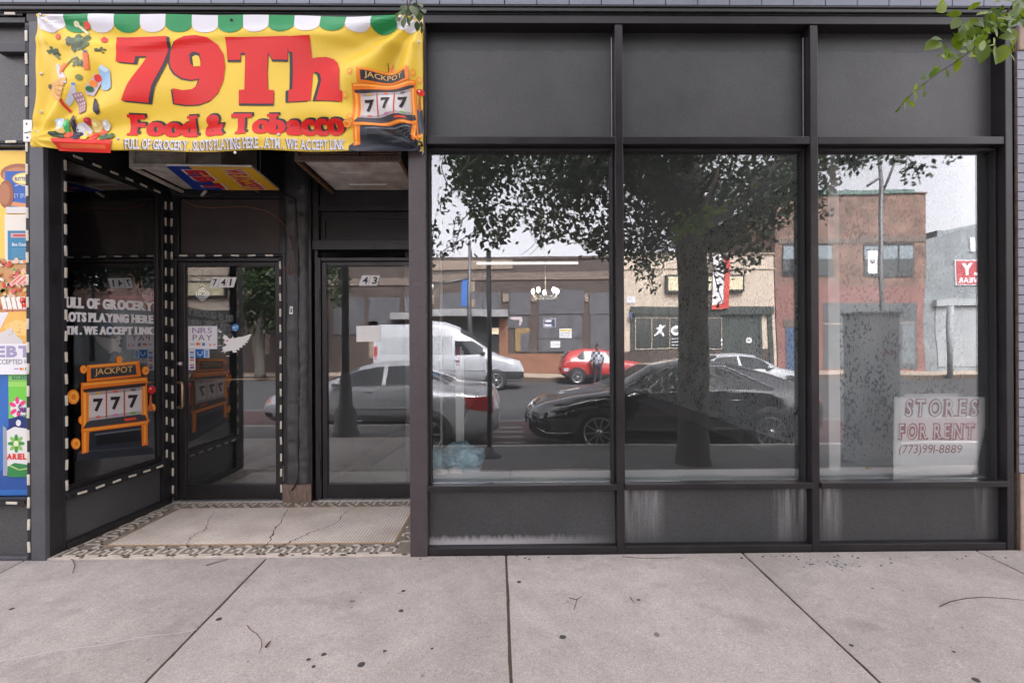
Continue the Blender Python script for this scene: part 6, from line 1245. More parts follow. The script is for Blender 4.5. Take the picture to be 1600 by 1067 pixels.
vn.patch(1.62, 2.72, lambda s: 1.38, lambda s: min(1.96, 1.40 + (s-1.30)*0.75), M_sglass, "side_window"); vn.toppatch(1.2, 2.5, M_sglass, "windshield"); vn.patch(0.12, 0.62, lambda s: 0.95+0.1*s, lambda s: 1.05 + 0.28*s, M_lampw, "headlight"); vn.patch(0.0, 1.0, lambda s: vn.prm(s)[1]+0.01, lambda s: 0.70, M_trim, "bumper", off=0.015)
vn.patch(2.9, 4.35, 1.42, 2.15, M_whitep, "side_panel", off=0.014); vn.patch(4.45, 6.3, 1.42, 2.15, M_whitep, "side_panel", off=0.014); vn.strip([(2.85, 0.55), (2.85, 1.4), (2.85, 2.2)], 0.008, M_trim, "door_seam"); vn.strip([(1.45, 0.8), (1.5, 1.2)], 0.006, M_trim, "door_seam"); vn.strip([(1.5, 0.75), (4.0, 0.78), (6.5, 0.78)], 0.018, M_whitep, "side_moulding"); vn.patch(6.42, 6.58, 1.2, 1.75, M_lampr, "tail_light")
m_ = MB(); m_.tube([vn.side(s, 1.14, 0.02) for s in (2.5, 2.72)], 0.02, M_trim, 6); m_.build("handle", vn.root); vn.wheel(1.12, 0.36, 6); vn.wheel(4.85, 0.36, 6); vn.mirror(1.62, 1.40, M_trim)
# red crossover
M_redp = mat("red_car_paint", (0.36, 0.025, 0.025), 0.28, coat=1.0)
rx = rf(1012, 560, -19.2).x
su = Car("red_crossover", "red crossover with black wheel arches parked across the street, mirrored in the glass", None, rx, 1, -18.5, 4.25, 1.8,
    [(0, 0.72), (0.1, 0.86), (0.6, 1.0), (1.1, 1.06), (1.5, 1.28), (1.9, 1.48), (2.4, 1.57), (3.2, 1.56), (3.8, 1.46), (3.95, 1.40), (4.1, 1.16), (4.2, 0.95), (4.25, 0.7)],
    [(0, 0.62), (0.4, 0.82), (1.2, 0.96), (2.5, 1.02), (3.6, 1.10), (4.1, 1.04), (4.25, 0.7)], [(0, 0.6), (0.2, 0.85), (0.7, 0.98), (3.8, 1.0), (4.15, 0.93), (4.25, 0.8)], [(0, 0.5), (0.8, 0.82), (1.2, 0.8), (1.9, 0.68), (3.4, 0.66), (4.0, 0.68), (4.25, 0.6)], [(0, 0.36), (0.3, 0.24), (3.9, 0.25), (4.25, 0.45)], M_redp)
su.patch(1.45, 3.45, gbot(su), lambda s: min(gtop(su)(s), su.prm(s)[2] + min((s-1.3)*0.7, (3.6-s)*0.9)), M_sglass, "side_window"); su.toppatch(1.15, 1.85, M_sglass, "windshield"); su.toppatch(3.86, 4.1, M_sglass, "rear_window"); su.patch(0.3, 3.95, lambda s: su.prm(s)[1], lambda s: su.prm(s)[1]+0.20, M_trim, "sill_cladding", off=0.012); su.patch(3.86, 4.2, 0.98, 1.04, M_lampr, "tail_light"); su.patch(3.92, 4.16, 0.60, 0.74, M_lampw, "bumper_light"); su.patch(3.3, 4.24, lambda s: su.prm(s)[1], 0.50, M_trim, "bumper", off=0.014); su.patch(3.05, 3.98, lambda s: su.prm(s)[1]+0.15, lambda s: 0.78 - 1.1*abs(s-3.5)**2, M_trim, "arch_cladding", off=0.013); su.wheel(0.85, 0.34, 5); su.wheel(3.48, 0.34, 5); su.mirror(1.5, 1.0, M_redp)
# silver car beyond the black one, and a dark car far left
def plain_car(name, label, x0, d, yn, paint):
    c = Car(name, label, None, x0, d, yn, 4.7, 1.8, [(0, 0.6), (0.1, 0.74), (0.9, 0.92), (1.25, 0.98), (1.9, 1.36), (2.5, 1.45), (3.2, 1.42), (3.9, 1.14), (4.6, 1.05), (4.7, 0.7)], [(0, 0.5), (0.5, 0.76), (1.3, 0.9), (4.4, 0.98), (4.7, 0.65)], [(0, 0.6), (0.3, 0.9), (1, 1), (4.2, 1), (4.7, 0.78)], [(0, 0.5), (1.2, 0.84), (2, 0.66), (3.3, 0.64), (4, 0.76), (4.7, 0.66)], [(0, 0.34), (0.3, 0.22), (4.4, 0.22), (4.7, 0.4)], paint)
    c.patch(1.55, 2.5, gbot(c), lambda s: min(gtop(c)(s), c.prm(s)[2] + (s-1.42)*0.8), M_sglass, "side_window"); c.patch(2.58, 3.5, gbot(c), lambda s: min(gtop(c)(s), c.prm(s)[2] + (3.7-s)*0.9), M_sglass, "side_window"); c.toppatch(1.3, 1.95, M_sglass, "windshield"); c.toppatch(3.3, 3.88, M_sglass, "rear_window"); c.patch(0.12, 0.5, 0.58, 0.68, M_lampw, "headlight"); c.patch(4.3, 4.62, 0.74, 0.90, M_lampr, "tail_light"); c.wheel(0.95, 0.33, 6); c.wheel(3.7, 0.33, 6); c.mirror(1.65, 0.96, paint); return c
plain_car("silver_sedan", "pale silver sedan driving far beyond the black one, only its roof and rear showing", rf(1262, 560, -12.5).x + 0.2, 1, -12.2, M_silver)
plain_car("dark_sedan", "dark sedan parked across the street beyond the left door's reflection", -17.2, 1, -17.0, M_blackp)
# ------------------------------------------------------------------ poles, cabinet, person
M_pole = mat("dark_pole_paint", (0.06, 0.06, 0.065), 0.5, var=0.2, vs=10); M_galv = mat("galvanised", (0.10, 0.10, 0.105), 0.5, 0.5, var=0.15, vs=12)
px_, py_ = -0.225, -3.12; t = thing("sign_pole", "slim black pole on the pavement seen mirrored left of the black sedan", "pole", (px_, py_, gz(py_)))
m_ = MB(); m_.tube([(px_, py_, gz(py_)-0.02), (px_, py_, 2.62)], 0.031, M_pole, 12); m_.build("post", t); m_ = MB(); m_.lathe((px_, py_, gz(py_)), [(0.16, -0.02), (0.15, 0.03), (0.09, 0.06), (0.05, 0.12), (0.035, 0.14)], M_pole, 18); m_.build("base", t)
lx, ly = -2.66, -2.6; t = thing("street_lamp", "dark lamp post with a broad flared base, mirrored in the 43 door", "street lamp", (lx, ly, gz(ly)))
m_ = MB(); m_.lathe((lx, ly, gz(ly)), [(0.22, -0.02), (0.22, 0.05), (0.19, 0.09), (0.17, 0.40), (0.11, 0.50), (0.09, 0.95), (0.062, 1.05)], M_pole, 24); m_.build("base", t); m_ = MB(); m_.tube([(lx, ly, 0.8), (lx, ly, 4), (lx, ly, 8.5)], [0.06, 0.055, 0.04], M_pole, 14); m_.build("post", t)
m_ = MB(); m_.tube([(lx, ly, 8.3), (lx, ly-0.8, 8.7), (lx, ly-2, 8.8)], 0.035, M_pole, 8); m_.build("arm", t); m_ = MB(); m_.blob((lx, ly-2.3, 8.75), 0.3, M_galv, 2, 0.0, (0.5, 1, 0.3)); m_.build("lamp_head", t)
cx_, cy_ = rf(1377, 700, -2.45).x, -2.45; t = thing("street_cabinet", "tall dark grey street cabinet with two small stickers, mirrored in the right pane", "cabinet", (cx_, cy_, gz(cy_)))
m_ = MB(); m_.box(cx_-0.25, cx_+0.25, cy_-0.3, cy_, gz(cy_)-0.03, 1.70, mat("cabinet_paint", (0.50, 0.53, 0.54), 0.6, var=0.15, vs=5)); m_.box(cx_-0.27, cx_+0.27, cy_-0.32, cy_+0.02, 1.701, 1.74, flat((0.4, 0.42, 0.43))); m_.build("housing", t, bevel=0.01)
m_ = MB(); m_.box(cx_-0.05, cx_+0.04, cy_+0.001, cy_+0.004, 1.52, 1.67, flat((0.6, 0.55, 0.55))); m_.build("sticker", t); m_ = MB(); m_.box(cx_+0.03, cx_+0.19, cy_+0.001, cy_+0.004, 1.19, 1.27, flat((0.4, 0.30, 0.32))); m_.build("sticker", t); m_ = MB(); m_.box(cx_-0.20, cx_+0.21, cy_+0.001, cy_+0.003, 0.2, 1.1, flat((0.42, 0.45, 0.46))); m_.build("door", t)
p1 = rf(1485, 600, -20.0); t = thing("sign_post", "thick grey post across the road, mirrored above the rent card", "pole", (p1.x, -20.0, -0.4))
m_ = MB(); m_.tube([(p1.x, -20.0, -0.35), (p1.x, -20.0, 3.2)], 0.12, flat((0.22, 0.24, 0.25)), 10); m_.build("post", t)
FY = -19.9
def farlamp(px, ztop, label, bannercol, side_, bz0, bz1, arm):
    x = rf(px, 500, FY).x; t = thing("street_lamp", label, "street lamp", (x, FY, -0.3), "street lamps across the road"); m_ = MB(); m_.tube([(x, FY, -0.3), (x, FY, 3), (x, FY, ztop)], [0.13, 0.11, 0.07], M_galv, 10); m_.build("post", t)
    m_ = MB(); xx = x + side_*0.32; m_.box(xx-0.22, xx+0.22, FY, FY+0.015, bz0, bz1, flat(bannercol)); 
    o = m_.build("lamp_banner", t); m_ = MB(); m_.tube([(x, FY, bz0-0.03), (xx+side_*0.24, FY, bz0-0.03)], 0.02, M_pole, 6); m_.tube([(x, FY, bz1+0.03), (xx+side_*0.24, FY, bz1+0.03)], 0.02, M_pole, 6); m_.build("banner_arm", t)
    if arm:
        m_ = MB(); q = [rf(738, 434, FY), rf(700, 440, FY), rf(672, 444, FY)]; m_.tube(q, 0.05, M_galv, 6); m_.build("arm", t); m_ = MB(); m_.blob(rf(668, 446, FY), 0.35, M_white, 2, 0.0, (0.9, 0.5, 0.6)); m_.build("lamp_head", t)
    else:
        m_ = MB(); m_.tube([(x, FY, ztop-2.2), (x+0.7, FY, ztop-0.6), (x+2.6, FY, ztop+0.4)], 0.05, M_galv, 6); m_.tube([(x, FY, ztop-1.4), (x-0.6, FY, ztop-1.8)], 0.06, M_galv, 6); m_.build("arm", t)
    return t, xx
farlamp(735, rf(735, 375, FY).z, "street lamp across the road carrying a blue vertical banner", (0.03, 0.12, 0.40), -0.5, rf(731, 480, FY).z, rf(731, 436, FY).z, True)
t, xx = farlamp(1376, 11.0, "tall street lamp across the road carrying a white vertical banner", (0.72, 0.72, 0.74), -1.2, rf(1360, 428, FY).z, rf(1360, 392, FY).z, False)
m_ = MB(); m_.lathe((xx, FY+0.016, rf(1360, 409, FY).z), [(0.0, 0.004), (0.12, 0.003), (0.12, 0.0)], flat((0.3, 0.3, 0.32)), 16, 'Y'); m_.build("banner_emblem", t)
M_pole2 = M_trim
# person in a plaid shirt
def skinned(name, J, E, R, m, parent, sub=2):
    me = bpy.data.meshes.new(name); me.from_pydata([Vector(j) - parent_loc(parent) for j in J], E, []); me.materials.append(m)
    o = bpy.data.objects.new(name, me); C.objects.link(o); o.parent = parent; sk = o.modifiers.new("skin", 'SKIN'); sk.use_smooth_shade = True
    for i, v in enumerate(me.skin_vertices[0].data): v.radius = R[i] if isinstance(R[i], tuple) else (R[i], R[i])
    me.skin_vertices[0].data[0].use_root = True; s_ = o.modifiers.new("sub", 'SUBSURF'); s_.levels = sub; s_.render_levels = sub; return o
PY = -18.2; fx = rf(935, 560, PY).x; Z0 = -0.4
per = thing("person", "person in a plaid shirt and dark trousers standing beside the red crossover", "person", (fx, PY, Z0))
def J(x, y, z): return (fx + x, PY + y, Z0 + z)
M_skin = mat("skin", (0.16, 0.085, 0.055), 0.6); M_jean = mat("dark_denim", (0.02, 0.02, 0.028), 0.9)
def plaid():
    m = bpy.data.materials.new("plaid_cloth"); m.use_nodes = True; nt = m.node_tree; p = nt.nodes["Principled BSDF"]; p.inputs["Roughness"].default_value = 0.9
    tc = N(nt, "ShaderNodeTexCoord"); ck = N(nt, "ShaderNodeTexChecker"); ck.inputs["Scale"].default_value = 9; ck.inputs["Color1"].default_value = (0.45, 0.45, 0.5, 1); ck.inputs["Color2"].default_value = (0.04, 0.045, 0.07, 1); nt.links.new(tc.outputs["Object"], ck.inputs[0]); nt.links.new(ck.outputs[0], p.inputs["Base Color"]); return m
M_plaid = plaid()
skinned("body", [J(0, 0, 0.95), J(0, 0, 1.15), J(0, -0.01, 1.38), J(0, 0, 1.47), J(0, 0.0, 1.54), J(0, 0.01, 1.64), J(0, 0.01, 1.72), J(0.19, 0, 1.38), J(0.26, 0.04, 1.12), J(0.22, -0.12, 0.92), J(0.22, -0.16, 0.84), J(-0.19, 0, 1.38), J(-0.26, 0.02, 1.12), J(-0.25, 0.05, 0.88), J(-0.25, 0.07, 0.79), J(0.10, 0, 0.88), J(0.12, 0.02, 0.50), J(0.13, 0, 0.09), J(0.13, 0.14, 0.04), J(-0.10, 0, 0.88), J(-0.12, 0.02, 0.50), J(-0.13, -0.02, 0.09), J(-0.13, 0.12, 0.04)],
    [(0, 1), (1, 2), (2, 3), (3, 4), (4, 5), (5, 6), (2, 7), (7, 8), (8, 9), (9, 10), (2, 11), (11, 12), (12, 13), (13, 14), (0, 15), (15, 16), (16, 17), (17, 18), (0, 19), (19, 20), (20, 21), (21, 22)],
    [(0.15, 0.10), (0.13, 0.10), (0.16, 0.11), 0.06, 0.07, (0.085, 0.10), 0.07, 0.06, 0.045, 0.035, 0.035, 0.06, 0.045, 0.035, 0.035, 0.09, 0.065, 0.045, 0.04, 0.09, 0.065, 0.045, 0.04], M_skin, per)
skinned("shirt", [J(0, 0, 0.86), J(0, 0, 1.1), J(0, -0.01, 1.38), J(0, 0, 1.46), J(0.19, 0, 1.38), J(0.26, 0.04, 1.12), J(0.225, -0.10, 0.94), J(-0.19, 0, 1.38), J(-0.26, 0.02, 1.12), J(-0.25, 0.045, 0.92)], [(0, 1), (1, 2), (2, 3), (2, 4), (4, 5), (5, 6), (2, 7), (7, 8), (8, 9)], [(0.20, 0.14), (0.17, 0.13), (0.19, 0.135), 0.075, 0.085, 0.065, 0.055, 0.085, 0.065, 0.055], M_plaid, per)
skinned("trousers", [J(0, 0, 0.95), J(0.10, 0, 0.86), J(0.12, 0.02, 0.50), J(0.13, 0, 0.10), J(-0.10, 0, 0.86), J(-0.12, 0.02, 0.50), J(-0.13, -0.02, 0.10)], [(0, 1), (1, 2), (2, 3), (0, 4), (4, 5), (5, 6)], [(0.17, 0.12), 0.11, 0.085, 0.07, 0.11, 0.085, 0.07], M_jean, per)
m_ = MB(); m_.blob(J(0, -0.01, 1.70), 0.105, flat((0.01, 0.009, 0.008), 0.9), 2, 0.1, (0.85, 1, 0.8)); m_.build("hair", per)
# ------------------------------------------------------------------ buildings across the street
BY = -23.5
def X_(px): return rf(px, 500, BY).x
def Z_(px, py): return rf(px, py, BY).z
def zz(py): return rf(791, py, BY).z
def shopbox(m_, p0, p1, y0, y1, m, out=0.0, back=None): m_.box(X_(p0), X_(p1), BY + out, (BY - 0.3) if back is None else back, zz(y1), zz(y0), m)
M_bb = brickmat("brown_brick", (0.050, 0.034, 0.029), (0.078, 0.052, 0.042), (0.065, 0.056, 0.05), 0.2, 0.065, 0.008)
M_rb = brickmat("red_brown_brick", (0.15, 0.075, 0.052), (0.25, 0.14, 0.10), (0.20, 0.16, 0.14), 0.4, 0.09, 0.012, var=0.45)
M_ob = brickmat("orange_brick", (0.19, 0.072, 0.04), (0.25, 0.11, 0.06), (0.20, 0.12, 0.08), 0.3, 0.085, 0.012, var=0.25)
M_pk = brickmat("painted_red_brick", (0.22, 0.105, 0.095), (0.26, 0.13, 0.115), (0.19, 0.095, 0.085), 0.3, 0.08, 0.008)
M_grb = brickmat("grey_block", (0.19, 0.21, 0.22), (0.23, 0.25, 0.26), (0.17, 0.18, 0.19), 0.4, 0.2, 0.006)
M_ply = mat("weathered_board", (0.082, 0.082, 0.092), 0.9, var=0.25, vs=2.5, fine=0.25, stretch=(1, 1, 0.35)); M_beige = mat("beige_panel", (0.21, 0.165, 0.13), 0.8, var=0.12, vs=1.5); M_limeb = mat("stone_band", (0.145, 0.112, 0.095), 0.85, var=0.35, vs=3)
M_cream = mat("cream_stucco", (0.50, 0.42, 0.34), 0.85, var=0.08, vs=1.2, fine=0.05); M_green = mat("dark_green_front", (0.035, 0.045, 0.042), 0.5, var=0.15, vs=3); M_fglass = mat("dark_shop_window", (0.03, 0.035, 0.037), 0.08, spec=0.9)
M_shut = mat("roller_shutter", (0.34, 0.36, 0.37), 0.5, 0.2, var=0.06, vs=2)
b1 = thing("brown_brick_building", "low brown brick building with grey boarded windows across the street", "building", (X_(760), BY, -0.2))
m_ = MB(); xL = -13.0; m_.box(xL, X_(968), BY-10, BY-0.02, -0.3, zz(404), M_bb); m_.build("wall", b1); m_ = MB(); m_.box(xL, X_(968), BY-10, BY+0.06, zz(404), zz(400), M_bb); m_.box(xL, X_(962), BY-0.01, BY+0.05, zz(438), zz(426), M_limeb); m_.build("cornice", b1)
m_ = MB(); m_.box(X_(675), X_(801), BY-0.01, BY+0.04, zz(419.5), zz(404.5), M_beige); m_.build("sign_panel", b1)
for (a_, b_, y0, y1) in ((688, 783, 458, 483), (620, 672, 458, 483), (796, 829, 458, 492), (841, 913, 454, 491), (841, 910, 492.5, 530), (841, 911, 531, 551), (922, 962, 459, 492), (924, 962, 493, 553), (560, 612, 458, 520), (500, 552, 458, 520), (792, 824, 493.5, 512)):
    m_ = MB(); shopbox(m_, a_, b_, y0, y1, M_ply, 0.04, BY-0.01); m_.build("board", b1)
m_ = MB(); shopbox(m_, 805, 828, 512, 551, mat("tan_plywood", (0.20, 0.135, 0.06), 0.8, var=0.4, vs=4), 0.03, BY-0.01); shopbox(m_, 814, 828, 521, 551, M_ply, 0.05, BY+0.031); m_.build("board", b1)
m_ = MB(); m_.hexa([(X_(600), BY, zz(496)), (X_(794), BY, zz(496)), (X_(794), BY+0.8, zz(496)), (X_(600), BY+0.8, zz(496))], [(X_(600), BY, zz(484)), (X_(794), BY, zz(484)), (X_(794), BY+0.5, zz(484.5)), (X_(600), BY+0.5, zz(484.5))], mat("canopy_metal", (0.14, 0.14, 0.145), 0.7, var=0.35, vs=3)); m_.build("canopy", b1)
m_ = MB(); shopbox(m_, 700, 779, 497, 583, M_fglass, 0.0, BY-0.015); m_.build("window", b1); m_ = MB(); shopbox(m_, 766, 779, 512, 522, mat("lit_panel", (0.8, 0.7, 0.5), 0.5, emit=((1.0, 0.75, 0.45), 0.12)), 0.03, BY+0.001); m_.build("lit_window", b1)
m_ = MB(); shopbox(m_, 779.5, 793, 498, 583, M_ob, 0.05, BY-0.01); shopbox(m_, 793.5, 962, 554, 583, M_ob, 0.10, BY-0.01); m_.build("brick_base", b1)
m_ = MB(); shopbox(m_, 560, 575, 498, 560, M_beige, 0.04, BY-0.01); shopbox(m_, 671, 679, 460, 475, M_beige, 0.06, BY-0.01); shopbox(m_, 786, 795, 460, 472, M_beige, 0.06, BY-0.01); shopbox(m_, 737, 744, 440, 457, M_beige, 0.06, BY-0.01); shopbox(m_, 737, 744, 469, 481, M_beige, 0.06, BY-0.01); shopbox(m_, 830, 838, 460, 472, M_beige, 0.06, BY-0.01); shopbox(m_, 914, 920, 460, 472, M_beige, 0.06, BY-0.01); m_.build("stone_trim", b1)
def fsign(px0, px1, py0, py1, draw, label, par, y=BY+0.045):
    m_ = MB(); m_.box(X_(px0), X_(px1), y, y+0.02, zz(py1), zz(py0), flat((0.6, 0.6, 0.62))); o = lab(m_.build("sign", par), label)
    # writing is laid in true reading order: u runs from the reader's left, which is +x here
    a = Art(lambda u_, v_, l: Vector((X_(px1) - (X_(px1)-X_(px0))*u_, y + 0.021 + l*4, zz(py1) + (zz(py0)-zz(py1))*v_))); draw(a); a.mb.build("sign_print", o); return o
fsign(848, 866, 498, 513, lambda a: (a.rect(0.04, 0.04, 0.96, 0.96, (0.04, 0.05, 0.10), 0), a.rect(0.35, 0.12, 0.92, 0.38, (0.5, 0.5, 0.55), 1), a.rect(0.35, 0.6, 0.85, 0.85, (0.6, 0.6, 0.65), 1)), "dark blue notice on the boarded window", b1, BY+0.05)
fsign(872, 892, 515, 530, lambda a: (a.rect(0.1, 0.72, 0.95, 0.9, (0.45, 0.38, 0.05), 0), a.rect(0.15, 0.5, 0.9, 0.56, (0.2, 0.2, 0.25), 0), a.rect(0.15, 0.35, 0.9, 0.40, (0.2, 0.2, 0.25), 0), a.rect(0.15, 0.2, 0.9, 0.25, (0.2, 0.2, 0.25), 0)), "white notice with a yellow heading on the boards", b1, BY+0.05)
fsign(859, 873, 535, 545, lambda a: (a.rect(0.1, 0.5, 0.9, 0.56, (0.35, 0.38, 0.45), 0), a.rect(0.1, 0.3, 0.9, 0.36, (0.35, 0.38, 0.45), 0)), "plain white notice low on the boards", b1, BY+0.05)
m_ = MB(); P = [(797, 496), (815, 495), (817, 500), (814, 508), (811, 508), (812, 500), (797, 499)]; m_.hexa([rf(x, y, BY+0.06) for x, y in P], [rf(x, y, BY+0.05) for x, y in P], flat((0.45, 0.38, 0.40))); m_.build("graffiti", b1)
m_ = MB(); xg = X_(733); m_.tube([(xg, BY-3, zz(404)), (xg-0.1, BY-3, zz(370))], 0.10, M_bb, 6); m_.tube([(xg+0.15, BY-3, zz(378)), (xg+0.9, BY-3, zz(402))], 0.06, M_trim, 6); m_.build("roof_mast", b1)
b2 = thing("cream_building", "low cream stucco building with a dark green shopfront across the street", "building", (X_(1090), BY, -0.2))
m_ = MB(); m_.box(X_(968.5), X_(1213), BY-10, BY, -0.3, zz(400), M_cream); m_.build("wall", b2); m_ = MB(); m_.box(X_(968.5), X_(1214), BY-10, BY+0.08, zz(399.9), zz(396.5), M_beige); m_.box(X_(968.5), X_(1214), BY+0.001, BY+0.07, zz(424), zz(421), M_cream); m_.build("cornice", b2)
m_ = MB(); shopbox(m_, 985, 1208, 481, 493, M_green, 0.25, BY+0.001); shopbox(m_, 985, 991, 493.5, 550, M_green, 0.1, BY+0.001); shopbox(m_, 1200, 1207, 493.5, 583, M_green, 0.1, BY+0.001); shopbox(m_, 1127, 1132, 493.5, 583, M_green, 0.1, BY+0.001); shopbox(m_, 1186, 1190, 493.5, 583, M_green, 0.08, BY+0.001); m_.build("shopfront", b2)
m_ = MB(); shopbox(m_, 991, 1127, 493.5, 550, M_fglass, 0.02, BY+0.001); shopbox(m_, 1132, 1186, 493.5, 583, M_green, 0.03, BY+0.001); m_.build("shop_window", b2); m_ = MB()
for x in (992, 1018, 1046, 1073, 1100, 1126): shopbox(m_, x, x+0.9, 498, 548, M_cream, 0.06, BY+0.021)
shopbox(m_, 992, 1127, 498, 499.2, M_cream, 0.065, BY+0.0615); shopbox(m_, 992, 1127, 547, 548, M_cream, 0.065, BY+0.0615); m_.build("window_bars", b2)
m_ = MB(); shopbox(m_, 968.5, 1127, 550.5, 583, M_bb, 0.05, BY+0.001); shopbox(m_, 1190.5, 1199.5, 548, 583, M_bb, 0.05, BY+0.001); m_.build("brick_base", b2)
m_ = MB(); shopbox(m_, 1040, 1159, 434, 460, M_trim, 0.25, BY+0.001); shopbox(m_, 1043, 1156, 437, 457, mat("cream_sign_face", (0.62, 0.56, 0.38), 0.6), 0.26, BY+0.251); m_.build("box_sign", b2)
m_ = MB(); q = [(1113, 396), (1130, 398), (1130, 481), (1113, 481)]; m_.hexa([rf(x, y, BY+0.40) for x, y in q], [rf(x, y, BY+0.30) for x, y in q], flat((0.72, 0.70, 0.72)))
for q in ([(1130.2, 400), (1139, 404), (1138, 482), (1130.2, 482)], [(1112, 478), (1130, 474), (1130, 483), (1112, 484)]): m_.hexa([rf(x, y, BY+0.44) for x, y in q], [rf(x, y, BY+0.30) for x, y in q], flat((0.5, 0.06, 0.05)))
m_.build("vertical_sign", b2)
m_ = MB(); shopbox(m_, 979, 993, 465, 475, flat((0.6, 0.62, 0.66)), 0.04, BY+0.001); shopbox(m_, 981, 986, 490, 500, flat((0.06, 0.09, 0.2)), 0.26, BY+0.251); m_.build("small_sign", b2)
def decal(pts, name, col=(0.7, 0.72, 0.74), lift=0.075):
    m_ = MB(); tri = geometry.tessellate_polygon([[rf(x, y, BY+lift) for x, y in pts]]); n = len(pts); A_ = [rf(x, y, BY+lift) for x, y in pts]; m_.add(A_, [list(t) for t in tri], flat(col)); m_.build(name, b2)
decal([(1031, 508), (1034, 507), (1036, 511), (1040, 509), (1040, 511), (1036, 515), (1035, 520), (1038, 523), (1038, 528), (1036, 527), (1034, 523), (1030, 523), (1024, 527), (1022, 526), (1028, 520), (1029, 515), (1025, 516), (1027, 513), (1031, 512)], "kicking_figure")
def disc_(cx, cy, r, name):
    decal([(cx + r*cos(2*pi*k/20), cy + r*sin(2*pi*k/20)) for k in range(20)], name)
    decal([(cx + r*0.6*cos(2*pi*k/8), cy + r*0.4*sin(2*pi*k/8)) for k in range(8)], name + "_mark", (0.2, 0.22, 0.22), 0.08)
disc_(1057, 518, 8.5, "round_emblem"); disc_(1170, 533, 4.8, "round_emblem")
for y in (531, 536, 541): decal([(1050, y), (1064, y), (1064, y+1), (1050, y+1)], "sign_writing")
for y in (529, 536): decal([(1125.5, y), (1128, y), (1128, y+4.5), (1125.5, y+4.5)], "door_notice", lift=0.12)
b3 = thing("tall_brick_building", "two storey weathered brick building with a red painted lower wall across the street", "building", (X_(1330), BY, -0.2))
m_ = MB(); m_.box(X_(1214.5), X_(1447), BY-12, BY, zz(449), zz(303), M_rb); m_.box(X_(1214.5), X_(1447), BY-12, BY+0.01, -0.3, zz(449.1), M_pk); m_.build("wall", b3); m_ = MB(); m_.box(X_(1214), X_(1425), BY-12, BY+0.1, zz(302.9), zz(297), mat("green_coping", (0.10, 0.16, 0.14), 0.7)); m_.box(X_(1425.5), X_(1449), BY-12, BY+0.08, zz(302.9), zz(301), M_limeb); m_.build("parapet", b3)
m_ = MB(); shopbox(m_, 1215, 1340, 375, 383, M_limeb, 0.03, BY+0.001); shopbox(m_, 1340, 1447, 372, 381, M_limeb, 0.04, BY+0.001); m_.build("stone_band", b3)
for a_, b_ in ((1225, 1302), (1350, 1427)):
    m_ = MB(); shopbox(m_, a_, b_, 383, 436, M_trim, 0.02, BY+0.001); k = (b_-a_)/3
    o = m_.build("window", b3); m_ = MB()
    for i in range(3): shopbox(m_, a_+1.5+k*i, a_+k*(i+1)-1.5, 387, 408, mat("pale_blind", (0.20, 0.24, 0.26), 0.4) if i == 0 and a_ == 1225 else bpy.data.materials.get("pale_blind"), 0.03, BY+0.021); shopbox(m_, a_+1.5+k*i, a_+k*(i+1)-1.5, 409, 434, M_fglass, 0.028, BY+0.021)
    m_.build("pane", o)
m_ = MB(); shopbox(m_, 1284, 1436, 474, 580, mat("grey_shopfront", (0.085, 0.095, 0.10), 0.6, var=0.2, vs=2), 0.03, BY+0.011); m_.build("shopfront", b3)
m_ = MB(); shopbox(m_, 1284, 1325, 506, 507.2, M_cream, 0.05, BY+0.031); shopbox(m_, 1383, 1432, 505, 506.2, M_cream, 0.05, BY+0.031); shopbox(m_, 1411, 1432, 508, 572, mat("grey_pane", (0.16, 0.18, 0.19), 0.3), 0.05, BY+0.031); m_.build("shop_window", b3)
m_ = MB(); shopbox(m_, 1228, 1252, 513, 581, mat("blue_door_paint", (0.05, 0.09, 0.16), 0.5, var=0.3, vs=3), 0.04, BY+0.011); shopbox(m_, 1226, 1254, 500, 512.5, M_limeb, 0.05, BY+0.011); m_.build("door", b3)
m_ = MB()
random.seed(8)
for k in range(46): x = random.uniform(1218, 1442); y = random.choice([312, 335, 338, 352, 370, 388]) + random.uniform(-4, 4); shopbox(m_, x, x+random.uniform(2, 5), y, y+1.6, M_beige if k % 2 else M_trim, 0.012, BY+0.001)
m_.build("loose_bricks", b3)
b4 = thing("grey_block_building", "grey block building with a sloping parapet and red sign across the street", "building", (X_(1540), BY, -0.2))
xa, xb = X_(1447.5), X_(1640); m_ = MB(); m_.hexa([(xa, BY-12, -0.3), (xb, BY-12, -0.3), (xb, BY+0.001, -0.3), (xa, BY+0.001, -0.3)], [(xa, BY-12, zz(378)), (xb, BY-12, zz(320)), (xb, BY+0.001, zz(320)), (xa, BY+0.001, zz(378))], M_grb); m_.build("wall", b4)
m_ = MB(); m_.box(X_(1466), X_(1475), BY-1, BY, zz(372), zz(362.5), M_grb); m_.build("chimney", b4)
m_ = MB(); n_ = 26
for k in range(n_): z0 = zz(576) + (zz(482)-zz(576))*k/n_; m_.box(X_(1465), X_(1600), BY+0.002, BY+0.04, z0+0.01, z0 + (zz(482)-zz(576))/n_ - 0.004, M_shut)
m_.box(X_(1460), X_(1600), BY+0.002, BY+0.25, zz(481.5), zz(471), M_shut); m_.build("shutter", b4)
m_ = MB(); shopbox(m_, 1514, 1521, 374, 396, flat((0.75, 0.76, 0.78)), 0.1, BY+0.002); m_.build("wall_light", b4)
m_ = MB(); shopbox(m_, 1490, 1580, 410, 449, flat((0.68, 0.66, 0.68)), 0.06, BY+0.002); o = m_.build("shop_sign", b4)
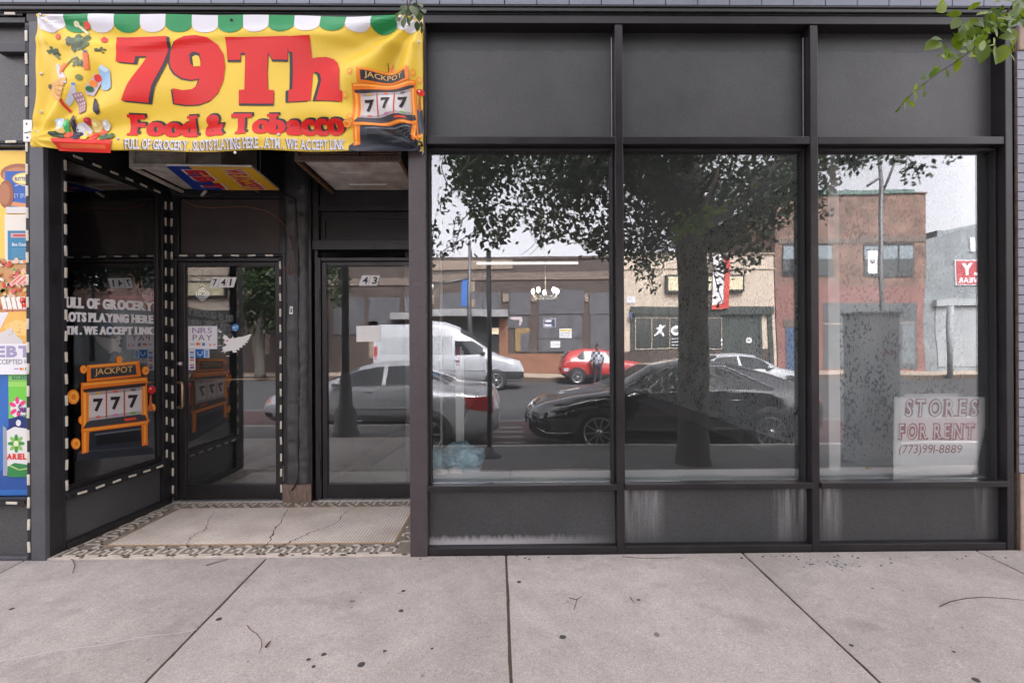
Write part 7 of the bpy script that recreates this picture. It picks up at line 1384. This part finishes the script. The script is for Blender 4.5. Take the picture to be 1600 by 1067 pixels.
S0, S1 = X_(1640), X_(1490); a = Art(lambda u_, v_, l: Vector((X_(u_), BY + 0.061 + l*6, zz(v_)))); a.rect(1491.3, 411.3, 1578.7, 447.8, (0.36, 0.07, 0.08), 0)
# reader's left is +x, so the words run from high x to low x
a.put(fit(word("UPPLY", 0.05, gap=0.10), 1575, 1499, 434, 415), (0.7, 0.68, 0.7), 1); a.put(fit(word("SPORTS WEAR", 0.05, gap=0.08), 1576, 1494, 445.5, 437.5), (0.7, 0.68, 0.7), 1); a.mb.build("sign_print", o)
b0_ = thing("dark_brick_building", "dark brick building beyond the far tree, mirrored in the 741 door", "building", (-20, BY, -0.2))
m_ = MB(); m_.box(-36, -13.05, BY-10, BY, -0.3, 9.0, M_bb); m_.build("wall", b0_); m_ = MB()
for k in range(9): m_.box(-35+k*2.45, -33.9+k*2.45, BY+0.001, BY+0.02, 0.9, 3.6, M_limeb); m_.box(-35+k*2.45, -33.9+k*2.45, BY+0.001, BY+0.02, 4.8, 7.4, M_bb)
m_.build("window", b0_)
b5_ = thing("long_brick_block", "low brick block continuing the street beyond the right pane", "building", (32, BY, -0.2)); m_ = MB(); m_.box(X_(1641), 60, BY-10, BY, -0.3, 6.5, M_bb); m_.build("wall", b5_)
# far tree for the 741 door
ft = thing("street_tree", "green tree across the street, mirrored in the top of the 741 door", "tree", (-12.9, -19.6, -0.2)); m_ = MB(); limb(m_, [(-12.9, -19.6, -0.3), (-12.9, -19.6, 2.2), (-12.7, -19.6, 3.4), (-12.5, -19.6, 6)], [0.28, 0.22, 0.17, 0.06], 12); m_.build("trunk", ft)
random.seed(31); m_ = MB(); k = 0
while k < 9000:
    p = Vector((random.uniform(-1, 1), random.uniform(-1, 1), random.uniform(-1, 1)))
    if p.length > 1 or noise.noise(p*2.3) < -0.12: continue
    cheap(m_, Vector((-12.4, -19.6, 4.9)) + Vector((p.x*4.2, p.y*2.4, p.z*2.9)), 0.26, M_leaf); k += 1
m_.build("crown", ft)
bpy.context.view_layer.update()
